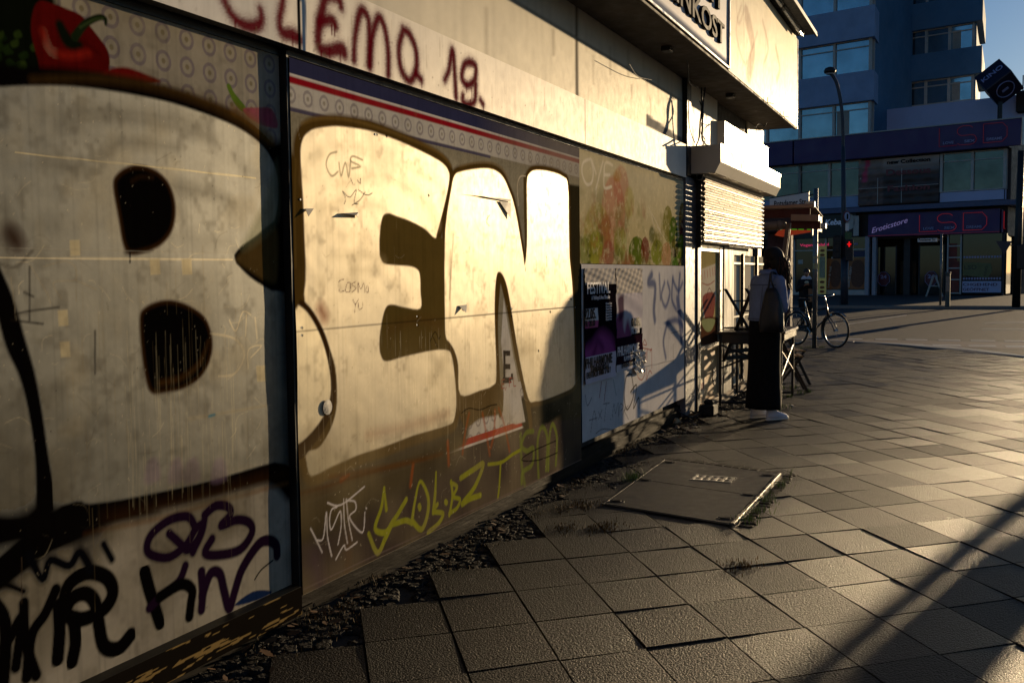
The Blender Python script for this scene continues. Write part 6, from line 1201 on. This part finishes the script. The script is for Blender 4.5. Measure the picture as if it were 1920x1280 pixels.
for x0_, x1_ in ((1550, 1577), (1588, 1623)):
    a0_, a1_ = on_f(x0_, 520, -.28)[0], on_f(x1_, 520, -.28)[0]; z0_, z1_ = .40, 2.42
    b = MB(); fbox(b, a0_, a1_, z0_, z1_, -.305, -.29); pt_ = under(lb, b.build('window_poster', PT)); cx_ = (a0_+a1_)/2; w_ = (a1_-a0_)/2
    b = MB(); b.prism([WF(cx_+.1+w_*.72*math.copysign(abs(math.cos(t))**.7, math.cos(t)), (z0_+z1_)/2+(z1_-z0_)*.44*math.copysign(abs(math.sin(t))**.7, math.sin(t)), -.27) for t in np.arange(0, 6.28, .3)], FN*.02); o = b.build('meat_picture', mat('meat_print', (96, 56, 34), rough=.6, var=.6, vs=6, stretch=(1, 1, 4))); o.parent = pt_
    o = text('poster_text', 'GEMÜSE KEBAP' if x0_ > 1580 else 'Lecker & Voll', WF(a0_+.18, .5, -.24), (FR*.12+np.array([0, 0, 1])), np.cross((0, 0, 1), FR)*0-FR+np.array([0, 0, .12]), .14, .006, FRM, None, width=1.4, bold=.02); o.parent = pt_
a0_ = on_f(1500, 459, -.28); under(lb, text('neon_lettering', 'Vegan  Falafel', WF(a0_[0], 3.28, -.28), FR, (0, 0, 1), .17, .02, mat('pink_neon', (230, 110, 150), rough=.4, emit=(255, 60, 110), es=.35), None, width=2.0, bold=.01))
a0_ = on_f(1599, 459, -.28); under(lb, text('small_lettering', 'mi', WF(a0_[0], 3.28, -.28), FR, (0, 0, 1), .17, .02, LTX, None, width=.32, bold=.02))
b = MB(); fbox(b, on_f(1596, 500)[0], on_f(1620, 500)[0], 2.50, 2.9, -.305, -.295); o = under(lb, b.build('window_sticker', mat('dark_blue_sticker', (36, 40, 80), rough=.5)))
for x0_, x1_, y0_, y1_ in ((1555, 1566, 488, 482), (1493, 1502, 495, 487), (1573, 1580, 490, 484)): b = MB(); fbox(b, on_f(x0_, 480)[0], on_f(x1_, 480)[0], on_f(x0_, y0_)[1], on_f(x0_, y1_)[1], -.305, -.295); under(lb, b.build('paper_notice', FRM))
# erotic store front
for px_, m_ in ((1652, 0), (1741, 0)):
    c_ = on_f(px_+5, 540, -.9); R1_ = [WF(c_[0]+.40*math.cos(t), 1.05+.48*math.sin(t), -.88) for t in np.arange(math.pi/8, 6.28, math.pi/4)]; b = MB(); b.prism(R1_, FN*.02); st = under(lb, b.build('door_sticker', mat('dark_red_octagon', (92, 28, 38), rough=.5)))
    o = text('sticker_text', '24', WF(c_[0]-.2, 1.08, -.83), FR, (0, 0, 1), .22, .006, LTX, None, width=.4, bold=.03); o.parent = st
    b = MB(); P = R1_+[R1_[0]]; b.tube([p+FN*.022 for p in P], .015, 4); o = b.build('sticker_border', LTX); o.parent = st
    b = MB(); fbox(b, c_[0]-.75, c_[0]+.75, .05, 3.1, -.98, -.93); under(lb, b.build('shop_door', M['darkglass'])); b = MB(); fbox(b, c_[0]-.8, c_[0]-.72, .03, 3.2, -.99, -.9); fbox(b, c_[0]+.72, c_[0]+.8, .03, 3.2, -.99, -.9); under(lb, b.build('door_frame', CONC))
b = MB(); a0_, a1_ = on_f(1686, 520, -1.6)[0], on_f(1716, 520, -1.6)[0]; fbox(b, a0_, a1_, .1, 2.2, -2.0, -1.8); under(lb, b.build('display_case', mat('brown_case', (84, 64, 40), rough=.7, var=.4)))
# ladder-like glazing bars and red display
s0_, s1_ = on_f(1778, 500, -.3)[0], on_f(1802, 500, -.3)[0]; b = MB(); fbox(b, s0_-.06, s0_+.02, .1, 3.75, -.3, -.2); fbox(b, s1_-.04, s1_+.04, .1, 3.75, -.3, -.2)
for z in (.12, .95, 1.65, 2.3, 3.0): fbox(b, s0_, s1_, z, z+.07, -.3, -.21)
sw = under(lb, b.build('shop_window', FRM)); b = MB(); fbox(b, s0_, s1_, .15, 3.75, -.34, -.32); o = b.build('pane', M['darkglass']); o.parent = sw
b = MB(); fbox(b, s0_, s1_-.1, .2, 2.1, -.315, -.305); fbox(b, s0_, s0_+.5, 2.1, 3.2, -.315, -.308); o = b.build('window_poster', mat('red_display', (110, 40, 26), rough=.6, var=.6, vs=1.5)); o.parent = sw
# film strip window
s0_, s1_ = on_f(1805, 500, -.3)[0], on_f(1878, 500, -.3)[0]; b = MB(); fbox(b, s0_, s1_, .12, 3.75, -.34, -.31); fw = under(lb, b.build('shop_window', M['darkglass']))
for z in (2.28, .98):
    b = MB(); q_n = 14
    for i in range(q_n): a = s0_+(s1_-s0_)*(i+.2)/q_n; fbox(b, a, a+.10, z, z+.12, -.308, -.300)
    o = b.build('film_perforation', LTX); o['kind'] = 'stuff'; o.parent = fw
b = MB(); b.prism([WF(s0_+.02, 1.25, -.30), WF(s1_-.75, 1.08, -.30), WF(s1_-.5, 1.5, -.30), WF(s1_-.62, 1.95, -.30), WF(s0_+.02, 2.05, -.30)], FN*.01); tk = b.build('ticket_picture', mat('olive_ticket', (112, 110, 66), rough=.6, var=.2, vs=3)); tk.parent = fw
o = text('ticket_text', 'LSD', WF(s0_+.1, 1.6, -.288), FR, (0, 0, 1), .26, .006, CONC, None, width=.7); o.parent = fw
o = text('ticket_text', 'KINO', WF(s1_-.85, 1.2, -.288), np.array([0, 0, 1.])+FR*.15, -FR, .14, .006, CONC, None, width=.6); o.parent = fw
b = MB(); fbox(b, s0_, s1_, .20, .88, -.308, -.295); ob = b.build('window_banner', PALE); ob.parent = fw
VT = mat('violet_lettering', (70, 30, 80), rough=.5)
for t_, z, w_ in (('CHGEHEND', .60, 1.95), ('GEÖFFNET', .30, 1.5)): o = text('banner_text', t_, WF(s0_+.04, z, -.29), FR, (0, 0, 1), .17, .006, VT, None, width=w_, bold=.02); o.parent = fw
# glazed side with light seen through
b = MB(); b.obox(WF(-.1, .12, -.4), SD*6, FR*.03, (0, 0, 3.6)); under(lb, b.build('shop_window', M['darkglass']))
b = MB(); fbox(b, s1_+.05, s1_+.15, .02, 3.75, -.4, -.2); under(lb, b.build('pier', CONC))

# menu banner in front of the kebab shop
mb_ = on_z(1541, 553, .02); b = MB(); mbn = empty('menu_banner', tuple(mb_), label='tall narrow yellow menu banner with dishes, in front of the kebab shop', cat='banner')
yq = mb_[1]; q0_, q1_ = on_y(1534.5, 461, yq), on_y(1549, 552, yq)
b = MB(); b.box(q0_[0], q1_[0], yq-.02, yq+.02, q1_[2], q0_[2], .005); under(mbn, b.build('banner_panel', mat('yellow_menu_panel', (196, 186, 110), rough=.5, emit=(190, 180, 90), es=.06)))
b = MB(); b.box(q0_[0]+.08, q1_[0]-.08, yq-.026, yq-.021, 1.15, 2.55); under(mbn, b.build('menu_text_block', mat('grey_menu_text', (150, 150, 120), rough=.6, var=.5, vs=12)))
for z in (2.95, 2.66, .88, .52, .25): b = MB(); c_ = (q0_[0]+q1_[0])/2; b.prism([(c_+.16*math.cos(t), yq-.021, z+.09*math.sin(t)) for t in np.arange(0, 6.28, .5)], (0, -.006, 0)); under(mbn, b.build('dish_picture', mat('dish_print', (120, 66, 32), rough=.6, var=.5, vs=8)))
b = MB(); b.box(q0_[0]-.05, q1_[0]+.05, yq-.2, yq+.2, .02, .08, .01); under(mbn, b.build('base', M['black']))
# A-frame board
pA = on_z(1750, 556, .02); af = empty('a_frame_stand', tuple(pA), label='open white A-frame stand in front of the store entrance', cat='stand')
t_ = on_y(1752, 516, pA[1]); xl, xr = on_y(1736, 556, pA[1])[0], on_y(1767, 556, pA[1])[0]
for sx in (xl, xr): b = MB(); b.tube([(sx, pA[1], .02), (t_[0]+(.08 if sx > t_[0] else -.08), pA[1], t_[2])], .035, 6); b.tube([(sx+.02, pA[1]+.5, .02), (t_[0], pA[1]+.1, t_[2])], .03, 6); under(af, b.build('leg', FRM))
b = MB(); b.tube([(xl*.45+t_[0]*.55, pA[1], t_[2]*.5), (xr*.45+t_[0]*.55, pA[1], t_[2]*.5)], .03, 6); under(af, b.build('crossbar', FRM))
# second street sign with utility box
ps = on_z(1763, 573, .0); s2 = empty('street_sign', tuple(ps), label='small white street name sign on a thin pole in front of the store entrance', cat='street sign')
zt2 = on_y(1763, 438, ps[1])[2]; b = MB(); b.tube([(ps[0], ps[1], 0), (ps[0], ps[1], zt2)], .05, 10); under(s2, b.build('pole', POLE, None, True))
u0, u1 = on_y(1720.5, 454, ps[1]), on_y(1757.5, 446.5, ps[1]); b = MB(); b.box(u0[0], u1[0], ps[1]-.02, ps[1]+.02, u0[2], u1[2], .004); under(s2, b.build('sign_board', SIGN)); under(s2, text('sign_text', 'Potsdamer Str.', (u0[0]+.05, ps[1]-.024, u0[2]+.05), (1, 0, 0), (0, 0, 1), .10, .004, INK, None, width=(u1[0]-u0[0]-.1), bold=.02))
b = MB(); b.box(u1[0], ps[0], ps[1]-.01, ps[1]+.01, u0[2]+.05, u0[2]+.1); under(s2, b.build('bracket', M['steel']))
pu = on_z(1776, 575, .0); ub = empty('utility_box', tuple(pu), label='narrow grey green utility box at the far kerb beside the thin sign pole', cat='utility box')
x0_, x1_ = on_y(1772, 570, pu[1])[0], on_y(1781, 570, pu[1])[0]; zt2 = on_y(1776, 512, pu[1])[2]; b = MB(); b.box(x0_, x1_, pu[1]-.2, pu[1]+.2, 0, zt2, .02); hb_ = under(ub, b.build('housing', mat('grey_green_box', (66, 76, 70), rough=.5, var=.2))); b = MB(); b.box(x0_-.02, x1_+.02, pu[1]-.22, pu[1]+.22, zt2, zt2+.05, .01); b.box(x0_+.02, x1_-.02, pu[1]-.21, pu[1]-.2, zt2*.45, zt2*.9); under(ub, b.build('cap', POLE))
# street lamp with signs and traffic light
lp = on_z(1583, 572, .0); LX, LY = lp[0], lp[1]; DPO = mat('dark_grey_pole', (52, 54, 62), rough=.5, var=.15)
la = empty('street_lamp', (LX, LY, 0), label='tall dark street lamp with curved top in front of the blue tower', cat='street lamp')
P = [on_y(x, y, LY) for x, y in ((1583, 572), (1582, 400), (1581, 280), (1580, 230), (1577, 195), (1570, 160), (1562, 143), (1557, 138))]; P[0] = np.array([LX, LY, 0.]); PP = [P[0], P[1], P[2]]+list(smooth_pts(P[2:], 4))
b = MB(); b.tube(PP, [.13, .11, .09]+[.075]*(len(PP)-3), 12); b.tube([(LX, LY, 0), (LX, LY, 2.2)], .17, 12); under(la, b.build('pole', DPO, None, True))
c_ = on_y(1556, 133, LY); b = MB(); b.loft([[(c_[0]+r_*math.cos(t), LY+r_*math.sin(t), c_[2]+z) for t in (2*math.pi*i/16 for i in range(16))] for r_, z in ((.08, -.17), (.24, -.1), (.27, 0), (.2, .12), (.06, .17))]); under(la, b.build('lamp_head', M['black'], None, True))
b = MB(); b.tube([(c_[0], LY, c_[2]-.12), (c_[0], LY, c_[2]-.16)], [.2, .16], 14); under(la, b.build('lamp_glass', M['tube']))
tl = empty('traffic_light', (LX, LY-.2, 0), label='pedestrian traffic light showing red, on the lamp pole by the kebab shop', cat='traffic light'); r0_ = on_y(1593, 458, LY-.2)
b = MB(); b.box(r0_[0]-.16, r0_[0]+.16, LY-.35, LY-.08, r0_[2]-.75, r0_[2]+.22, .03); b.box(LX+.1, r0_[0]-.1, LY-.22, LY-.18, r0_[2]-.3, r0_[2]-.24); under(tl, b.build('housing', M['black']))
b = MB(); b.tube([(r0_[0], LY-.352, r0_[2]-.12), (r0_[0], LY-.352, r0_[2]+.05)], .035, 6); b.tube([(r0_[0]-.09, LY-.352, r0_[2]), (r0_[0]+.09, LY-.352, r0_[2])], .03, 6); b.ball((r0_[0], LY-.352, r0_[2]+.09), .035, 8, 6); under(tl, b.build('red_signal', mat('red_lamp', (255, 40, 30), rough=.4, emit=(255, 20, 20), es=.7)))
b = MB(); b.torus((r0_[0], LY-.36, r0_[2]), (0, 1, 0), .12, .012, 16, 5); b.torus((r0_[0], LY-.36, r0_[2]-.42), (0, 1, 0), .12, .012, 16, 5); under(tl, b.build('visor', M['black']))
t2 = empty('traffic_light', (LX-1, LY-.2, 0), label='dark unlit traffic light left of the lamp pole, seen from behind', cat='traffic light'); r1_ = on_y(1570, 462, LY-.2)
b = MB(); b.box(r1_[0]-.18, r1_[0]+.18, LY-.35, LY-.05, r1_[2]-.55, r1_[2]+.5, .03); under(t2, b.build('housing', M['black'])); b = MB(); b.tube([(r1_[0], LY-.2, r1_[2]), (LX, LY, r1_[2])], .03, 6)
for dz in (-.35, 0, .35): b.torus((r1_[0], LY-.36, r1_[2]+dz), (0, 1, 0), .13, .02, 14, 5)
under(t2, b.build('visor', M['black']))
rs = empty('road_sign', (LX+.1, LY-.2, 0), label='round road sign with white plate and green plate on the lamp pole', cat='road sign')
c_ = on_y(1588, 406, LY-.2); rr_ = abs(on_y(1588, 394, LY-.2)[2]-c_[2])*.9
b = MB(); b.tube([(c_[0], LY-.2, c_[2]), (c_[0]-.026, LY-.185, c_[2])], rr_, 24); under(rs, b.build('sign_disc', mat('dark_red_rim', (110, 30, 36), rough=.5))); b = MB(); b.tube([(c_[0]+.017, LY-.21, c_[2]), (c_[0]+.003, LY-.202, c_[2])], rr_*.75, 24); under(rs, b.build('sign_face', PALE)); b = MB(); b.obox((c_[0]+.0, LY-.255, c_[2]-.12), (.05, .087, 0), (.01, -.006, 0), (0, 0, .24)); under(rs, b.build('sign_symbol', INK))
for (x0_, y0_, x1_, y1_), m_ in (((1585, 433, 1592, 419), SIGN), ((1584, 448, 1597, 435), mat('green_plate', (50, 92, 50), rough=.5))):
    p0_, p1_ = on_y(x0_, y0_, LY-.2), on_y(x1_, y1_, LY-.2); b = MB(); b.box(p0_[0], p1_[0], LY-.2, LY-.18, p0_[2], p1_[2], .005); under(rs, b.build('sign_plate', m_))
b = MB(); b.box(LX, c_[0], LY-.17, LY-.12, c_[2]-.03, c_[2]+.03); under(rs, b.build('bracket', M['steel']))
# mast at the right edge with give-way sign (its back) and signals
mr_ = on_z(1905, 576, .0); ms = empty('traffic_mast', (mr_[0], mr_[1], 0), label='dark mast at the right edge with back of a triangular sign and signal heads', cat='mast'); MX, MY = mr_[0], mr_[1]; tp = on_y(1915, 283, MY)
b = MB(); b.tube([(MX, MY, 0), (tp[0], MY, tp[2])], [.16, .12], 12); under(ms, b.build('pole', M['black'], None, True))
b = MB(); q_ = [on_y(x, y, MY-.1) for x, y in ((1867, 452), (1898, 452), (1883, 478))]; b.prism(q_, (0, .03, 0)); under(ms, b.build('sign_back', DPO)); b = MB(); p0_ = on_y(1883, 460, MY); b.tube([(p0_[0], MY, p0_[2]), (MX+.1, MY, p0_[2])], .03, 6); under(ms, b.build('bracket', DPO))
for x, y0_, y1_ in ((1914, 458, 505),): p0_, p1_ = on_y(x-8, y1_, MY-.15), on_y(x+8, y0_, MY-.15); b = MB(); b.box(p0_[0], p1_[0], MY-.4, MY-.1, p0_[2], p1_[2], .04); under(ms, b.build('signal_head', M['black']))
# rotating cinema cube sign on the roof
kq = on_f(1875, 200, -1.5); kb_ = WF(kq[0], 10.3, -1.5); kc = on_f(1879, 150, -1.5); KC = WF(kc[0], kc[1], -1.5)
ci = empty('cube_sign', tuple(kb_), label='dark cube sign lettered KINO standing on one corner on the roof', cat='sign')
b = MB(); b.tube([kb_, (kb_[0], kb_[1], KC[2]-1.3)], .14, 10); under(ci, b.build('pole', M['black']))
hs = 1.05; X1 = np.array([.62, -.42, .66]); X1 /= np.linalg.norm(X1); Z1 = np.array([-.62, -.1, .72]); Z1 -= X1*(X1@Z1); Z1 /= np.linalg.norm(Z1); Y1_ = np.cross(Z1, X1)
DKV = mat('dark_violet_sign', (26, 20, 44), rough=.45, var=.15)
# orient so that two faces show: left face lettered, right face with ring
ra_ = RT*.0; fl = -RT*.62+UP*.52-FWD*.0
def nrm_(v): return v/np.linalg.norm(v)
e1 = nrm_(np.array([.80, -.05, .60])); e2 = nrm_(np.array([-.42, -.72, .56])); e2 = nrm_(e2-e1*(e1@e2)); e3 = np.cross(e1, e2)
b = MB(); b.obox(KC-(e1+e2+e3)*hs*1.0, e1*2*hs*.8, e2*2*hs*.8, e3*2*hs*.8, .04); o = under(ci, b.build('cube', DKV))
CB0 = KC-(e1+e2+e3)*hs; S_ = 2*hs*.8
cand = []
for (o_, a_, c_, n_) in ((CB0, e1, e2, -e3), (CB0+e3*S_, e1, e2, e3), (CB0, e1, e3, -e2), (CB0+e2*S_, e1, e3, e2), (CB0, e2, e3, -e1), (CB0+e1*S_, e2, e3, e1)):
    cc_ = o_+a_*S_/2+c_*S_/2; vis = n_@nrm_(EYE-cc_); cand.append((vis, cc_, a_, c_, n_))
cand.sort(key=lambda t: -t[0])
vis = sorted(cand[:2], key=lambda t: t[1]@RT)
def face_axes(a_, c_, n_, want):
    u_ = want-n_*(want@n_); u_ = nrm_(u_); return u_
_, cc_, a_, c_, n_ = vis[0]; u_ = max((a_, -a_, c_, -c_), key=lambda v: v@(RT*.6+UP*.8)); up_ = np.cross(n_, u_)
under(ci, text('sign_lettering', 'KINO', cc_+n_*.03-u_*.68-up_*.16, u_, up_, .36, .02, LTX, None, width=1.36, bold=.02))
_, cc_, a_, c_, n_ = vis[1]; b = MB(); b.torus(cc_+n_*.02, n_, .52, .03, 30, 6); under(ci, b.build('ring_emblem', LTX)); u_ = max((a_, -a_, c_, -c_), key=lambda v: v@RT); under(ci, text('emblem_digit', '1', cc_+n_*.02-u_*.08-np.cross(n_, u_)*.22, u_, np.cross(n_, u_), .42, .02, LTX, None, width=.16))
# roof clutter
b = MB(); c_ = on_f(1918, 172, -4.2); b.tube([WF(c_[0], 11, -4.2), WF(c_[0], c_[1]+1.0, -4.2)], .04, 6); p_ = b.build('antenna', M['black']); tag(p_, label='thin antenna on the roof edge at the right', cat='antenna')
b = MB(); c1_ = on_f(1919, 178, -4.2); b.obox(WF(c1_[0]-.3, 11.2, -4.3), FR*1.2, FN*.6, (0, 0, c1_[1]-11.0), .1); b.build('vent_hood', M['black']); tag(bpy.data.objects['vent_hood'], label='small black vent hood on the low roof at the right edge', cat='vent')

# ---------------------------------------------------------------- posters on the notice board
def poster(px0, px1, ztop_px, corners, base, label, paint):
    root = empty('poster', tuple(on_x(corners[0][0], corners[3][1], .012)), label=label, cat='poster', group='concert posters on the white notice board')
    q4 = [on_x(x, y, .012) for x, y in corners]; y0_, y1_ = q4[0][1], q4[1][1]; zt_, zb_ = q4[0][2], q4[3][2]
    s_ = Sheet(.014, y0_, y1_, zb_, zt_, .008, .004, base); paint(s_)
    o = s_.build('poster_sheet', M['poster'], None, .002, .002, seed=31); under(root, o)
    # buckled, cockled paper along the top
    me = o.data; co = np.zeros(len(me.vertices)*3); me.vertices.foreach_get('co', co); co = co.reshape(-1, 3); t_ = np.clip((co[:, 2]-(zt_-.26))/.08, 0, 1)
    k9 = co[-8:].copy(); co[:, 0] += t_*.0035*np.sin((co[:, 1]*40+co[:, 2]*30))*np.sin(co[:, 2]*95-co[:, 1]*18); co[:, 0] += .007+.003*np.sin(co[:, 2]*33+co[:, 1]*9); co[-8:] = k9; me.vertices.foreach_set('co', co.ravel()); me.update(); return root, (y0_, y1_, zb_, zt_)
def pa1(s_):
    s_.band(1.40, 1.6, (190, 182, 172)); s_.poly([(1092, 700), (1092, 660), (1110, 640), (1128, 620), (1150, 640), (1150, 690)], (150, 70, 130), .05, .9)
    s_.poly([(1093, 580), (1120, 577), (1120, 600), (1094, 603)], (214, 210, 210), .003, round_=False); s_.poly([(1094, 603), (1120, 600), (1120, 613), (1095, 616)], (180, 90, 130), .003, round_=False)
    s_.stroke([(1110, 680), (1118, 640), (1128, 650)], 12, (90, 40, 80), .03, .8); s_.band(.62, .86, (206, 196, 206)); s_.grime(.1, 3)
def pa2(s_):
    s_.band(1.32, 1.6, (200, 190, 176)); s_.poly([(1153, 600), (1165, 585), (1170, 620), (1176, 600), (1186, 640), (1180, 660), (1153, 650)], (130, 60, 100), .03, .95); s_.poly([(1158, 560), (1168, 555), (1168, 590), (1160, 600)], (70, 40, 60), .02, .9)
    s_.band(.74, .96, (40, 22, 34)); s_.band(.62, .74, (205, 200, 205)); s_.poly([(1183, 598), (1202, 596), (1202, 614), (1183, 617)], (216, 210, 200), .003, round_=False); s_.poly([(1183, 617), (1202, 614), (1202, 626), (1183, 630)], (20, 18, 20), .003, round_=False); s_.grime(.12, 5)
r1, bb1 = poster(0, 0, 0, [(1095, 503), (1152, 503), (1152, 712), (1093, 722)], (20, 15, 20), 'dark concert poster dated 22.05. with cockled top on the notice board', pa1)
r2, bb2 = poster(0, 0, 0, [(1154, 503), (1203, 503), (1204, 690), (1156, 698)], (196, 188, 192), 'pale concert poster dated 01.05. with torn foil-like corner on the notice board', pa2)
WL = mat('poster_white_ink', (214, 212, 216), rough=.6, spec=.05); BL_ = mat('poster_black_ink', (18, 16, 18), rough=.6, spec=.05)
def pt(root, t, px, py, h, wd, m): under(root, text('poster_text', t, on_x(px, py, .026), (0, 1, 0), (0, 0, 1), h, .002, m, None, width=wd, bold=.02))
pt(r1, 'FESTIVAL', 1101, 551, .085, .52, WL); pt(r1, 'A. Vehringe & Anna Yllovesko', 1109, 562, .03, .42, WL); pt(r1, '22.05.', 1096, 599, .075, .25, BL_); pt(r1, 'FR  20.00', 1097, 613, .045, .22, BL_)
pt(r1, 'PHILHARMONIE', 1099, 691, .075, .60, BL_); pt(r1, 'KAMMERMUSIKSAAL', 1108, 699, .04, .42, BL_); pt(r1, 'EVENTIM.DE 01806 57 00 7', 1100, 710, .045, .55, BL_)
for i in range(7): pt(r1, 'Konzert Solo' if i % 2 else 'Klavier Duo', 1136, 571+i*5, .016, .14, WL)
pt(r2, '01.05.', 1184, 612, .07, .24, BL_); pt(r2, 'FR 20.00', 1184, 626, .045, .22, WL); pt(r2, 'PHILHARMONIE', 1158, 668, .075, .58, WL); pt(r2, 'KAMMERMUSIK', 1170, 677, .04, .4, WL); pt(r2, 'EVENTIM.DE', 1166, 690, .035, .4, BL_)
b = MB(); q_ = np.random.RandomState(2); n1_ = 14; V_ = []
for j in range(n1_):
    for i in range(n1_): p = on_x(1188+18*i/(n1_-1), 655+44*j/(n1_-1), .02); V_.append((p[0]+q_.uniform(0, .035), p[1], p[2]))
b.add(V_, [(j*n1_+i, j*n1_+i+1, (j+1)*n1_+i+1, (j+1)*n1_+i) for j in range(n1_-1) for i in range(n1_-1)]); under(r2, b.build('torn_corner', mat('crumpled_foil_paper', (205, 200, 190), rough=.3), None))

# ---------------------------------------------------------------- unseen things beside and behind the camera that cast shade or are mirrored in the glass
st_ = empty('street_lamp', (7.25, 24.3, RZ), label='post lamp outside the right edge whose soft shadow crosses the slabs', cat='street lamp')
b = MB(); b.tube([(7.25, 24.3, RZ), (7.25, 24.3, 3.4)], .10, 12); under(st_, b.build('pole', DPO)); b = MB(); b.ball((7.25, 24.3, 3.5), .22, 12, 8); under(st_, b.build('lamp_head', M['black']))
lbn = empty('shadow_bin', (5.62, 16.7, 0), label='unseen bin on a post at the right, added to cast a blob of shade', cat='litter bin')  # out of view, added for the blob-shaped shadow on the slabs
b = MB(); b.tube([(5.62, 16.7, 0), (5.62, 16.7, 1.5)], .035, 10); under(lbn, b.build('post', DPO)); b = MB(); b.tube([(5.62, 16.45, 1.14), (5.62, 16.45, 1.2), (5.62, 16.45, 1.44), (5.62, 16.45, 1.5)], [.17, .21, .22, .18], 16); under(lbn, b.build('bin_body', mat('orange_bin', (200, 90, 30), rough=.5)))
b = MB(); b.box(-30, -6, -60, -50, 0, 17); b.box(14, 40, -64, -50, 0, 21); ab = b.build('apartment_building', mat('ochre_render', (190, 160, 112), rough=.8, var=.1)); tag(ab, label='ochre apartment building down the street behind the viewer', cat='building')
